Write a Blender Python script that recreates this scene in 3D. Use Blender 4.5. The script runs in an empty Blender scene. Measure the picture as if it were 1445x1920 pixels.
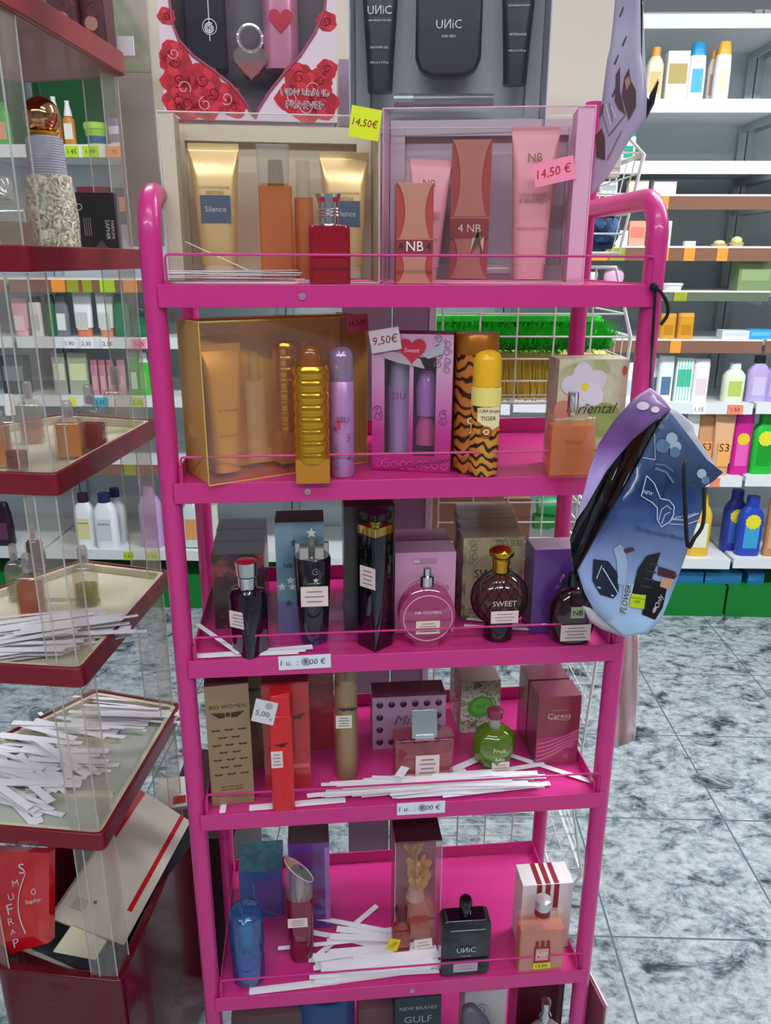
import bpy, bmesh, math, random
from mathutils import Matrix, Vector, noise
random.seed(7)
C = bpy.context.scene.collection
R = math.radians
PI = math.pi
EYE = 1.46
# ---------------------------------------------------------------- camera, world, lights, exposure
FPX, PITCH, ROLL = 1478.6, .30916, .00409
cam = bpy.data.objects.new('camera', bpy.data.cameras.new('camera'))
C.objects.link(cam); bpy.context.scene.camera = cam
cam.location = (0, 0, EYE)
cam.rotation_euler = (Matrix.Rotation(PI / 2 - PITCH, 3, 'X') @ Matrix.Rotation(ROLL, 3, 'Z')).to_euler()
cam.data.sensor_fit = 'VERTICAL'; cam.data.sensor_height = 24
cam.data.lens = FPX / 1920 * 24
cam.data.clip_start = .02
cam.data.dof.use_dof = False
w = bpy.data.worlds.new('world'); bpy.context.scene.world = w; w.use_nodes = True
w.node_tree.nodes['Background'].inputs[0].default_value = (.8, .85, .9, 1)
w.node_tree.nodes['Background'].inputs[1].default_value = .5
vs = bpy.context.scene.view_settings
vs.view_transform = 'Standard'; vs.look = 'None'; vs.exposure = .4; vs.gamma = 1
LIGHTS = [(-1.0, -1.1, 2.0, 40), (1.2, -1.1, 2.0, 42), (-1.0, 1.75, 1.8, 36), (1.6, 1.6, 2.2, 92), (.15, .1, 1.3, 16)]
CEIL = 2.75

# ---------------------------------------------------------------- unprojection and frames
cp, sp, cr, sr = math.cos(PITCH), math.sin(PITCH), math.cos(ROLL), math.sin(ROLL)
def ray(x, y):
    u, v = x - 722.5, y - 960
    u, v = u * cr + v * sr, -u * sr + v * cr
    return Vector((u / FPX, cp - v / FPX * sp, -sp - v / FPX * cp))
def proj(P):
    X, Y, Z = P[0], P[1], P[2] - EYE
    zc = Y * cp - Z * sp; yc = Y * sp + Z * cp
    u, v = FPX * X / zc, -FPX * yc / zc
    return 722.5 + u * cr - v * sr, 960 + u * sr + v * cr, zc
def PZ(x, y, z):                       # point on the horizontal plane z
    d = ray(x, y); t = (z - EYE) / d.z
    return Vector((d.x * t, d.y * t, z))
class Frame:
    def __init__(s, x0, y0, a): s.x0, s.y0, s.a = x0, y0, a; s.c, s.s = math.cos(a), math.sin(a)
    def __call__(s, u, v, z): return Vector((s.x0 + u * s.c - v * s.s, s.y0 + u * s.s + v * s.c, z))
    def inv(s, P): x, y = P[0] - s.x0, P[1] - s.y0; return x * s.c + y * s.s, -x * s.s + y * s.c
    def hit(s, px, py, v):             # point of the pixel ray on the upright plane v
        d = ray(px, py); n = (-s.s, s.c)
        t = (v + n[0] * s.x0 + n[1] * s.y0) / (n[0] * d.x + n[1] * d.y)
        return Vector((d.x * t, d.y * t, EYE + d.z * t))
    def at(s, px, v, z):               # point on plane v at height z seen at column px
        py = 600
        for _ in range(5):
            P = s.hit(px, py, v); py = proj((P.x, P.y, z))[1]
        P = s.hit(px, py, v); return Vector((P.x, P.y, z))
RK = Frame(-.2523, .8898, .0940)       # the pink rack
ST = Frame(0, 3.149, R(-1.6))          # the wall shelving and the floor tiles
SW, SD = .56, .2485
def hgt(P, py):
    lo, hi = -.5, 1.5
    for _ in range(40):
        m = (lo + hi) / 2
        if proj((P[0], P[1], P[2] + m))[1] > py: lo = m
        else: hi = m
    return lo
def wid(P, pw): return pw * proj(P)[2] / FPX

# ---------------------------------------------------------------- materials
def lin(h):
    h = h.lstrip('#'); o = []
    for i in (0, 2, 4):
        c = int(h[i:i + 2], 16) / 255
        o.append(c / 12.92 if c <= .04045 else ((c + .055) / 1.055) ** 2.4)
    return (*o, 1)
CACHE = {}
def mat(h, rough=.5, metal=0, coat=0, trans=0, emit=0, ior=1.45):
    k = ('m', h, rough, metal, coat, trans, emit)
    if k in CACHE: return CACHE[k]
    m = bpy.data.materials.new('surface_' + h.strip('#')); m.use_nodes = True
    b = m.node_tree.nodes['Principled BSDF']; i = b.inputs
    i['Base Color'].default_value = lin(h); i['Roughness'].default_value = rough; i['Metallic'].default_value = metal
    i['Coat Weight'].default_value = coat; i['Transmission Weight'].default_value = trans; i['IOR'].default_value = ior
    if emit: i['Emission Color'].default_value = lin(h); i['Emission Strength'].default_value = emit
    CACHE[k] = m; return m
def nodes(m):
    m.use_nodes = True; nt = m.node_tree; nt.nodes.clear(); return nt, nt.nodes.new, nt.links.new
def film(tint='ffffff', gloss=.12, body=.03, rough=.03, bodycol='ffffff'):   # thin clear plastic or glass wall
    k = ('f', tint, gloss, body, rough, bodycol)
    if k in CACHE: return CACHE[k]
    m = bpy.data.materials.new('clear_' + tint); nt, N, L = nodes(m)
    out = N('ShaderNodeOutputMaterial'); tr = N('ShaderNodeBsdfTransparent'); gl = N('ShaderNodeBsdfGlossy'); df = N('ShaderNodeBsdfDiffuse')
    tr.inputs[0].default_value = lin(tint); gl.inputs['Roughness'].default_value = rough; df.inputs[0].default_value = lin(bodycol)
    m1, m2 = N('ShaderNodeMixShader'), N('ShaderNodeMixShader'); lw = N('ShaderNodeLayerWeight'); lw.inputs[0].default_value = .16
    ma = N('ShaderNodeMath'); ma.operation = 'MULTIPLY_ADD'; ma.inputs[1].default_value = .35; ma.inputs[2].default_value = gloss * .25; ma.use_clamp = True
    L(lw.outputs['Facing'], ma.inputs[0])
    if gloss < .1: ma.inputs[1].default_value = .3
    m1.inputs[0].default_value = body
    L(tr.outputs[0], m1.inputs[1]); L(df.outputs[0], m1.inputs[2])
    L(ma.outputs[0], m2.inputs[0]); L(m1.outputs[0], m2.inputs[1]); L(gl.outputs[0], m2.inputs[2]); L(m2.outputs[0], out.inputs[0])
    CACHE[k] = m; return m
def ramp_mat(name, stops, kind='noise', scale=10, dist=0, rough=.5, vec='Object', stretch=(1, 1, 1), metal=0, coat=0, detail=4, rot=(0, 0, 0), bump=0, loc=(0, 0, 0)):
    m = bpy.data.materials.new(name); nt, N, L = nodes(m)
    out = N('ShaderNodeOutputMaterial'); b = N('ShaderNodeBsdfPrincipled'); tc = N('ShaderNodeTexCoord'); mp = N('ShaderNodeMapping')
    mp.inputs['Scale'].default_value = stretch; mp.inputs['Rotation'].default_value = rot; mp.inputs['Location'].default_value = loc
    L(tc.outputs[vec], mp.inputs[0])
    if kind == 'noise': t = N('ShaderNodeTexNoise'); t.inputs['Scale'].default_value = scale; t.inputs['Detail'].default_value = detail; t.inputs['Distortion'].default_value = dist; o = t.outputs[0]
    elif kind == 'wave': t = N('ShaderNodeTexWave'); t.inputs['Scale'].default_value = scale; t.inputs['Distortion'].default_value = dist; t.inputs['Detail'].default_value = detail; t.bands_direction = 'Z'; o = t.outputs[1]
    elif kind == 'voronoi': t = N('ShaderNodeTexVoronoi'); t.inputs['Scale'].default_value = scale; o = t.outputs[0]
    else: t = N('ShaderNodeTexGradient'); o = t.outputs[1]
    L(mp.outputs[0], t.inputs[0])
    r = N('ShaderNodeValToRGB'); e = r.color_ramp.elements
    while len(e) < len(stops): e.new(.5)
    for el, (p, c) in zip(e, stops): el.position = p; el.color = lin(c)
    L(o, r.inputs[0]); L(r.outputs[0], b.inputs['Base Color']); L(b.outputs[0], out.inputs[0])
    b.inputs['Roughness'].default_value = rough; b.inputs['Metallic'].default_value = metal; b.inputs['Coat Weight'].default_value = coat
    if bump:
        bp = N('ShaderNodeBump'); bp.inputs['Strength'].default_value = bump; bp.inputs['Distance'].default_value = .003
        L(o, bp.inputs['Height']); L(bp.outputs[0], b.inputs['Normal'])
    return m
def floor_mat():
    m = bpy.data.materials.new('granite_tiles'); nt, N, L = nodes(m)
    out = N('ShaderNodeOutputMaterial'); b = N('ShaderNodeBsdfPrincipled'); tc = N('ShaderNodeTexCoord')
    n1 = N('ShaderNodeTexNoise'); n1.inputs['Scale'].default_value = 11; n1.inputs['Detail'].default_value = 12; n1.inputs['Roughness'].default_value = .74; n1.inputs['Distortion'].default_value = .5
    n2 = N('ShaderNodeTexNoise'); n2.inputs['Scale'].default_value = 36; n2.inputs['Detail'].default_value = 8; n2.inputs['Roughness'].default_value = .75; n2.inputs['Distortion'].default_value = .3
    mp = N('ShaderNodeMapping'); mp.inputs['Scale'].default_value = (.8, 1.1, 1); mp.inputs['Rotation'].default_value = (0, 0, .5)
    L(tc.outputs['Object'], mp.inputs[0]); L(mp.outputs[0], n1.inputs[0]); L(mp.outputs[0], n2.inputs[0])
    r1 = N('ShaderNodeValToRGB'); e = r1.color_ramp.elements; e.new(.5); e.new(.5); e.new(.5)
    for el, (p, c) in zip(e, [(.37, '323a41'), (.43, '7d878d'), (.48, 'a7b0b4'), (.56, 'b9c0c2'), (.68, '98a2a8')]): el.position = p; el.color = lin(c)
    r2 = N('ShaderNodeValToRGB'); e = r2.color_ramp.elements; e.new(.5)
    for el, (p, c) in zip(e, [(.35, '59626a'), (.44, 'c4cacd'), (.58, 'ffffff')]): el.position = p; el.color = lin(c)
    L(n1.outputs[0], r1.inputs[0]); L(n2.outputs[0], r2.inputs[0])
    mx = N('ShaderNodeMix'); mx.data_type = 'RGBA'; mx.blend_type = 'MULTIPLY'; mx.inputs[0].default_value = .85
    L(r1.outputs[0], mx.inputs[6]); L(r2.outputs[0], mx.inputs[7])
    sx = N('ShaderNodeSeparateXYZ'); L(tc.outputs['Object'], sx.inputs[0])
    masks = []
    for ax in (0, 1):
        a = N('ShaderNodeMath'); a.operation = 'PINGPONG'; a.inputs[1].default_value = .202
        L(sx.outputs[ax], a.inputs[0])
        c = N('ShaderNodeMath'); c.operation = 'LESS_THAN'; c.inputs[1].default_value = .0024; L(a.outputs[0], c.inputs[0]); masks.append(c)
    mm = N('ShaderNodeMath'); mm.operation = 'MAXIMUM'; L(masks[0].outputs[0], mm.inputs[0]); L(masks[1].outputs[0], mm.inputs[1])
    g = N('ShaderNodeMix'); g.data_type = 'RGBA'; L(mm.outputs[0], g.inputs[0]); L(mx.outputs[2], g.inputs[6]); g.inputs[7].default_value = lin('59646b')
    L(g.outputs[2], b.inputs['Base Color']); b.inputs['Roughness'].default_value = .38
    L(b.outputs[0], out.inputs[0]); return m

PINK = mat('cb2f80', .33, 0, .3); PINKD = PINK
CHROME = mat('d8d8da', .12, 1); GOLD = mat('d9a73a', .2, 1); COPPER = mat('e0957c', .3, .6)
WHITE = mat('eceeee', .45); PAPER = mat('f1eef2', .7); INK = mat('2a2630', .6); BLACK = mat('0c0a0d', .18, 0, .5)
CREAM = mat('d8d0b4', .4); BURG = mat('7a0f22', .32, 0, .1); LABEL = mat('e6cdc9', .6)
CLEAR = film('fefefe', .10, .01); ACR = film('f6f2ec', .14, .14, .06, 'd9d2c8'); GLASS = film('f6f6f2', .3, .06)

# ---------------------------------------------------------------- mesh builder
class MB:
    def __init__(s): s.V, s.F, s.I, s.mats, s.M = [], [], [], [], Matrix()
    def add(s, vs, fs, m):
        if m not in s.mats: s.mats.append(m)
        k = s.mats.index(m); b = len(s.V)
        s.V += [s.M @ Vector(v) for v in vs]
        s.F += [tuple(b + i for i in f) for f in fs]; s.I += [k] * len(fs)
    def box(s, x0, x1, y0, y1, z0, z1, m):
        s.add([(x, y, z) for z in (z0, z1) for y in (y0, y1) for x in (x0, x1)], [(0, 2, 3, 1), (4, 5, 7, 6), (0, 1, 5, 4), (2, 6, 7, 3), (0, 4, 6, 2), (1, 3, 7, 5)], m)
    def loft(s, secs, m, n=5, x=0, y=0, cap=True):   # secs: (z, w, d, r[, dx, dy]); r in 0..1 of half the smaller side
        rings = []
        for sc in secs:
            z, ww, d = sc[:3]; r = (sc[3] if len(sc) > 3 else 1) * min(ww, d) / 2; r = max(r, 1e-5)
            dx, dy = (sc[4], sc[5]) if len(sc) > 5 else (0, 0)
            ring = []
            for qx, qy, a0 in ((1, 1, 0), (-1, 1, 90), (-1, -1, 180), (1, -1, 270)):
                for k in range(n + 1):
                    a = R(a0 + 90 * k / n)
                    ring.append((x + dx + qx * (ww / 2 - r) + r * math.cos(a), y + dy + qy * (d / 2 - r) + r * math.sin(a), z))
            rings.append(ring)
        c = len(rings[0]); vs = [p for r_ in rings for p in r_]; fs = []
        for i in range(len(rings) - 1):
            for k in range(c): fs.append((i * c + k, i * c + (k + 1) % c, (i + 1) * c + (k + 1) % c, (i + 1) * c + k))
        if cap: fs += [tuple(range(c))[::-1], tuple((len(rings) - 1) * c + k for k in range(c))]
        s.add(vs, fs, m)
    def tube(s, pts, r, m, n=8, closed=False):
        pts = [Vector(p) for p in pts]; N = len(pts); vs = []; fs = []
        t0 = (pts[1] - pts[0]).normalized(); up = Vector((0, 0, 1)) if abs(t0.z) < .9 else Vector((0, 1, 0))
        nn = t0.cross(up).normalized()
        for i, p in enumerate(pts):
            a = pts[(i - 1) % N] if (i or closed) else p; b = pts[(i + 1) % N] if (i < N - 1 or closed) else p
            t = (b - a).normalized(); nn = (nn - t * nn.dot(t)).normalized(); bb = t.cross(nn)
            for k in range(n):
                q = 2 * PI * k / n; vs.append(p + (nn * math.cos(q) + bb * math.sin(q)) * r)
        for i in range(N if closed else N - 1):
            j = (i + 1) % N
            for k in range(n): fs.append((i * n + k, i * n + (k + 1) % n, j * n + (k + 1) % n, j * n + k))
        if not closed: fs += [tuple(range(n))[::-1], tuple((N - 1) * n + k for k in range(n))]
        s.add(vs, fs, m)
    def prism(s, pts, y0, y1, m):                    # outline in x,z with thickness along y
        n = len(pts); vs = [(p[0], y0, p[1]) for p in pts] + [(p[0], y1, p[1]) for p in pts]
        s.add(vs, [tuple(range(n)), tuple(range(2 * n - 1, n - 1, -1))] + [(i, i + n, (i + 1) % n + n, (i + 1) % n) for i in range(n)], m)
    def slab(s, pts, z0, z1, m):
        n = len(pts); vs = [(p[0], p[1], z0) for p in pts] + [(p[0], p[1], z1) for p in pts]
        s.add(vs, [tuple(range(n)), tuple(range(2 * n - 1, n - 1, -1))] + [(i, i + n, (i + 1) % n + n, (i + 1) % n) for i in range(n)], m)
    def ball(s, c, rx, ry, rz, m, n=14):
        vs = []; fs = []; h = n // 2
        for i in range(h + 1):
            a = PI * i / h
            for k in range(n):
                q = 2 * PI * k / n; vs.append((c[0] + rx * math.sin(a) * math.cos(q), c[1] + ry * math.sin(a) * math.sin(q), c[2] + rz * math.cos(a)))
        for i in range(h):
            for k in range(n): fs.append((i * n + k, (i + 1) * n + k, (i + 1) * n + (k + 1) % n, i * n + (k + 1) % n))
        s.add(vs, fs, m)
    def text(s, t, x, z, h, y, m, width=None, shear=0, rot=0, vert=False):   # standing text on the plane y, centred on x, z
        vs, fs, (x0, x1, y0, y1) = glyphs(t)
        k = h / max(y1 - y0, .3) if width is None else width / (x1 - x0)
        kx = k; ca, sa = math.cos(rot), math.sin(rot); o = []
        for a, b in vs:
            a = (a - (x0 + x1) / 2) * kx; b = (b - (y0 + y1) / 2) * k; a += shear * b
            o.append((x + a * ca - b * sa, y, z + a * sa + b * ca))
        s.add(o, fs, m)
    def build(s, name, parent=None, bevel=0, sm=.7):
        me = bpy.data.meshes.new(name); me.from_pydata(s.V, [], s.F)
        for m in s.mats: me.materials.append(m)
        me.polygons.foreach_set('material_index', s.I); me.polygons.foreach_set('use_smooth', [True] * len(s.F))
        me.update(); me.set_sharp_from_angle(angle=sm)
        o = bpy.data.objects.new(name, me); C.objects.link(o)
        if parent: o.parent = parent
        if bevel:
            b = o.modifiers.new('bevel', 'BEVEL'); b.width = bevel; b.segments = 2; b.limit_method = 'ANGLE'; b.angle_limit = R(40)
        return o
GL = {}
def glyphs(t):
    if t in GL: return GL[t]
    c = bpy.data.curves.new('lettering', 'FONT'); c.body = t; c.resolution_u = 2; c.fill_mode = 'FRONT'
    o = bpy.data.objects.new('lettering', c); C.objects.link(o)
    dg = bpy.context.evaluated_depsgraph_get(); me = bpy.data.meshes.new_from_object(o.evaluated_get(dg))
    vs = [(v.co.x, v.co.y) for v in me.vertices]; fs = [tuple(p.vertices) for p in me.polygons]
    bpy.data.objects.remove(o); bpy.data.curves.remove(c); bpy.data.meshes.remove(me)
    xs = [v[0] for v in vs] or [0, 1]; ys = [v[1] for v in vs] or [0, 1]
    GL[t] = (vs, fs, (min(xs), max(xs), min(ys), max(ys))); return GL[t]

def thing(name, label, cat, P=(0, 0, 0), rz=0, group=None):
    o = bpy.data.objects.new(name, None); C.objects.link(o); o.empty_display_size = .03
    o.location = P; o.rotation_euler = (0, 0, rz); o['label'] = label; o['category'] = cat
    if group: o['group'] = group
    return o
def tag(o, label, cat, group=None):
    o['label'] = label; o['category'] = cat
    if group: o['group'] = group
    return o
def struct(o, ): o['kind'] = 'structure'; return o
def part(root, name, fn, bevel=0, label=None, sm=.7):
    m = MB(); fn(m); o = m.build(name, root, bevel, sm)
    if label: o['label'] = label
    return o
def pick(F, px, py, z, pw, ptop, d, v=None, rz=None, dr=None, dz=0):
    """front-foot pixel on the support plane z -> w, h, d, centre of the base, rotation"""
    P = PZ(px, py, z) if v is None else F.at(px, v, z)
    ww = wid(P, pw); h = hgt(P, ptop)
    if dr: d = ww * dr
    a = F.a if rz is None else rz
    Cn = Vector((P.x - math.sin(a) * d / 2, P.y + math.cos(a) * d / 2, z + dz))
    return ww, h, d, Cn, a

# ---------------------------------------------------------------- the room
m = MB(); m.box(-4, 4, -3, 5, -.05, 0, floor_mat())
fl = struct(m.build('floor')); fl.location = ST(.565, 1.83 - 3.149 + .001, 0); fl.location.z = 0; fl.rotation_euler.z = ST.a
wallm = mat('8c8e8e', .8); wallb = mat('a8aaaa', .8)
for nm, b in (('wall_back', (-3.4, 4.6, 3.78, 3.88)), ('wall_left', (-3.5, -3.4, -3.1, 3.88)), ('wall_right', (4.6, 4.7, -3.1, 3.88)), ('wall_front', (-3.4, 4.6, -3.2, -3.1))):
    m = MB(); m.box(b[0], b[1], b[2], b[3], 0, CEIL, wallm if nm == 'wall_front' else wallb); struct(m.build(nm))
m = MB(); m.box(-3.5, 4.7, -3.2, 3.9, CEIL, CEIL + .1, mat('dcdcda', .8)); struct(m.build('ceiling'))
for i, (x, y, L_, pw) in enumerate(LIGHTS):
    t = thing('ceiling_light', 'long white ceiling light panel above the ' + ['aisle, behind the viewer on the left', 'aisle, behind the viewer on the right', 'left wall shelving', 'right wall shelving', 'pink rack'][i], 'light', (x, y, CEIL - .05))
    part(t, 'housing', lambda m: m.box(-L_ / 2 - .02, L_ / 2 + .02, -.14, .14, .01, .05, WHITE))
    part(t, 'diffuser', lambda m: m.box(-L_ / 2, L_ / 2, -.12, .12, 0, .01, mat('f4f8ff', .5, emit=pw * .42)))

# ---------------------------------------------------------------- wall shelving, three bays
GB = mat('d2dce0', .6); SHW = mat('e4e7e6', .35); STEEL = mat('b8c2c8', .45)
BROWN = film('b08a70', .1, .8, .2, '99705c'); GREENT = film('b8c8b0', .1, .6, .2, '7f9078')
def sz(py, px=1300): return ST.hit(px, py, 0).z
LV = {28: 'w', 187: 'w', 303: 'w', 366: 'b', 463: 'b', 546: 'g', 637: 'b', 756: 'w', 893: 'w', 1048: 'w'}
LL = {272: 'w', 523: 'b', 633: 'w', 743: 'w', 868: 'b', 1031: 'w'}
TAGC = {'o': 'f39a35', 'r': 'f08a6a', 'y': 'b8e01f', 't': '4bb6c9', 'p': 'ff8fb8', 'w': 'f3f3f0', 'c': 'e8e84a', 'm': '9aa22a'}
def bay(x0, x1, levels, label, tags, pxref, back=GB):
    t = thing('shelving_unit', label, 'shelving', ST(x0, 0, 0), ST.a)
    W = x1 - x0
    part(t, 'back_panel', lambda m: m.box(0, W, .46, .48, 0, 2.4, back))
    for k in (0, 1): part(t, 'upright', lambda m: m.box(k * (W - .03), k * (W - .03) + .03, .43, .46, 0, 2.4, STEEL))
    part(t, 'plinth', lambda m: m.box(.003, W - .003, .0, .44, 0, .142, mat('0c7a2c', .4)))
    for py, kd in levels.items():
        z = sz(py, pxref)
        hh = {'w': .042, 'b': .05, 'g': .036}[kd]
        dep = 0
        def f(m):
            m.box(.004, W - .004, dep, .425, z - .022, z, SHW)
            m.box(.004, W - .004, dep - .006, dep, z - hh, z + .002, {'w': SHW, 'b': BROWN, 'g': GREENT}[kd])
            if kd != 'w': m.box(.004, W - .004, dep - .008, dep - .006, z - .004, z + .003, mat('f0e4d6', .4))
        s = part(t, 'shelf', f)
        for q in (.02, W - .026): part(s, 'bracket', lambda m: m.box(q, q + .006, .02, .42, z - .05, z - .0225, STEEL))
        for (tp, px, pw, c, *tx) in tags:
            if tp != py: continue
            P = ST.at(px, -.007, z); u = ST.inv(P)[0] - x0; ww = wid(P, pw)
            if u < 0 or u + ww > W: continue
            def g(m):
                m.box(u, u + ww, dep - .010, dep - .0062, z - hh, z - .004, mat(TAGC[c], .6))
                if tx: m.text(tx[0], u + ww / 2, z - hh / 2 - .002, .016, dep - .0104, INK)
            part(s, 'price_tag', g)
    m_ = [q for q in levels.items()]
    return t
tR = [(366, 1228, 26, 'o'), (463, 1110, 34, 'o'), (463, 1140, 32, 'm'), (463, 1243, 11, 'o'), (463, 1283, 20, 'o'), (463, 1345, 20, 'o'), (546, 1264, 24, 'm'), (546, 1438, 12, 'c'), (637, 1257, 20, 'o'), (637, 1419, 24, 'o'),
      (756, 1298, 26, 'w', '1.15'), (756, 1365, 28, 'r', '1.50'), (756, 1437, 16, 'c'), (893, 1332, 18, 'r'), (893, 1384, 22, 't', '0.95'), (893, 1420, 24, 't', '0.90'), (1048, 1350, 26, 'w', '1.95'), (1048, 1388, 24, 't', '1.65')]
tL = [(272, 122, 24, 'y', '1.45'), (272, 154, 30, 'y', '1.49'), (272, 197, 28, 'o', '1.95'), (523, 95, 26, 'o'), (523, 124, 22, 'm'), (523, 153, 18, 'm'), (523, 186, 28, 'y'), (523, 230, 26, 'o'),
      (633, 120, 20, 'w', '1.90'), (633, 150, 22, 'w', '2.30'), (633, 190, 22, 'w', '2.50'), (633, 247, 26, 'p', '3.75'), (743, 172, 30, 't', '2.35'), (743, 246, 22, 'y', '2.15'), (743, 130, 12, 'c'), (868, 232, 22, 'm'), (1031, 232, 18, 'y', '1.60'), (1031, 275, 20, 'c', '1.35'), (1031, 0, 10, 't')]
bay(-1.47, -.46, LL, 'grey wall shelving unit with white shelves behind the burgundy stand', tL, 200)
bay(-2.46, -1.475, LL, 'grey wall shelving unit at the left picture edge behind the clear uprights', [], 200)
bay(-.455, .50, {k: v for k, v in LV.items() if k not in (366, 546)}, 'grey wall shelving unit behind the pink rack', [], 700)
bay(.505, 1.458, LV, 'grey wall shelving unit with brown and white shelf edges right of the pink rack', tR, 1300)
bay(1.463, 2.45, LV, 'grey wall shelving unit at the right edge, dark green goods on a shelf', [], 1440)
# green bay back insert
m = MB(); P0 = ST.hit(118, 190, .44); P1 = ST.hit(245, 190, .44); u0, u1 = ST.inv(P0)[0], ST.inv(P1)[0]
m.box(u0 - .4, u1, .43, .445, sz(272, 180) + .003, sz(272, 180) + .33, mat('0d5a2a', .5))
tag(m.build('display_board'), 'dark green board behind the jars on the top left wall shelf', 'board').matrix_world = Matrix.Translation((ST.x0, ST.y0, 0)) @ Matrix.Rotation(ST.a, 4, 'Z')
for i in range(3):
    x = 1250 + i * 72 if i < 2 else 1402
    Pa = ST.hit(x, 1085, .02); Pb = ST.hit(x + (68 if i < 2 else 30), 1085, .02); ua, ub = ST.inv(Pa)[0], ST.inv(Pb)[0]
    m = MB(); zt = sz(1048) - .05; m.box(-(ub - ua) / 2, (ub - ua) / 2, 0, .2, 0, zt - .1425 - .02, mat('1f6f9c', .5)); m.box(-(ub - ua) / 2, -(ub - ua) / 2 + .03, -.001, .0, 0.02, zt - .19, mat('3d9cc4', .5))
    o = m.build('carton'); o.location = ST((ua + ub) / 2, .02, .1425); o.rotation_euler.z = ST.a
    tag(o, ['blue carton on the green plinth, nearest the hanging gift bag', 'wide blue carton on the green plinth, middle of three', 'narrow blue carton on the green plinth, farthest right'][i], 'carton')

# generic shop products on the wall shelves
def prod(kind, px, pw, ptop, lvl, cols, label, cat, name, pxref=1300, yo=.03, txt=None, group=None, dr=.6):
    z = sz(lvl, pxref) + .0005
    P = ST.at(px, yo, z); ww = wid(P, pw); h = hgt(P, ptop); d = min(ww * dr, .09)
    Cn = Vector((P.x - math.sin(ST.a) * d / 2, P.y + math.cos(ST.a) * d / 2, z))
    t = thing(name, label, cat, Cn, ST.a, group); c = [mat(q, .35) for q in cols]
    yf = -d / 2 - .0006
    if kind == 'box':
        part(t, 'carton', lambda m: m.box(-ww / 2, ww / 2, -d / 2, d / 2, 0, h, c[0]))
        def f(m):
            m.box(-ww * .42, ww * .42, yf, -d / 2, h * .35, h * .75, c[1 % len(c)])
            if txt: m.text(txt, 0, h * .8, ww * .16, yf - .0003, INK)
            if len(c) > 2:
                for k in range(5): m.box(-ww * .42 + k * ww * .18, -ww * .36 + k * ww * .18, yf, -d / 2, h * .02, h * .98, c[2])
        part(t, 'label', f)
    elif kind == 'tub':
        part(t, 'tub', lambda m: m.loft([(0, ww * .8, ww * .8), (h * .72, ww * .93, ww * .93)], c[0]))
        part(t, 'lid', lambda m: m.loft([(h * .72, ww, ww), (h * .95, ww, ww), (h, ww * .94, ww * .94)], c[1]))
        if len(c) > 2: part(t, 'label', lambda m: m.loft([(h * .12, ww * .84, ww * .84), (h * .42, ww * .9, ww * .9)], c[2]))
    elif kind == 'spray':
        part(t, 'bottle', lambda m: m.loft([(0, ww, d), (h * .06, ww, d), (h * .6, ww * .97, d * .97), (h * .66, ww * .5, ww * .5)], c[0]))
        part(t, 'nozzle', lambda m: m.loft([(h * .66, ww * .7, ww * .7), (h * .8, ww * .55, ww * .55), (h * .93, ww * .35, ww * .35), (h, ww * .4, ww * .4)], c[1]))
        part(t, 'label', lambda m: m.box(-ww * .35, ww * .35, yf, -d / 2 + .002, h * .15, h * .5, c[2 % len(c)]))
    else:
        ch = {'cap': .78, 'wide': .84, 'tall': .86, 'tube': .2}[kind]
        if kind == 'cap': sec = [(0, ww * .9, d), (h * .03, ww, d), (h * .5, ww, d), (h * ch, ww * .88, d * .85)]; cs = [(h * ch, ww * .86, d * .84), (h * .97, ww * .7, d * .75), (h, ww * .6, d * .6)]
        elif kind == 'wide': sec = [(0, ww * .95, d), (h * .03, ww, d), (h * .68, ww, d), (h * .78, ww * .75, d * .8), (h * ch, ww * .5, d * .7)]; cs = [(h * ch, ww * .52, ww * .45), (h, ww * .5, ww * .43)]
        elif kind == 'tall': sec = [(0, ww, d), (h * ch, ww, d)]; cs = [(h * ch, ww * 1.02, d * 1.02), (h, ww * .95, d * .95)]
        else: sec = [(h * ch, ww * .92, d), (h * .9, ww * 1.02, d * .3), (h, ww * 1.04, d * .1)]; cs = [(0, ww * .8, d * .9), (h * ch, ww * .8, d * .9)]
        part(t, 'bottle', lambda m: m.loft([(a, b, e, .8) for a, b, e in sec], c[0]))
        part(t, 'cap', lambda m: m.loft([(a, b, e, .9) for a, b, e in cs], c[1]))
        def f(m):
            m.box(-ww * .3, ww * .3, yf, -d / 2 + .001, h * .15, h * .55, c[2 % len(c)])
            if len(c) > 3: m.loft([(-.0008, ww * .55, ww * .55), (.0002, ww * .55, ww * .55)], c[3]) if 0 else m.prism([(ww * .3 * (1 + .12 * (k % 2)) * math.cos(k * PI / 12), h * .6 + ww * .3 * (1 + .12 * (k % 2)) * math.sin(k * PI / 12)) for k in range(24)], yf - .0006, yf, c[3])
            if txt: m.text(txt, 0, h * .46, ww * .2, yf - .0004, INK, width=ww * .5)
        part(t, 'label', f)
    return t
G = 'suncare and shower goods on the right wall shelving'
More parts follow.
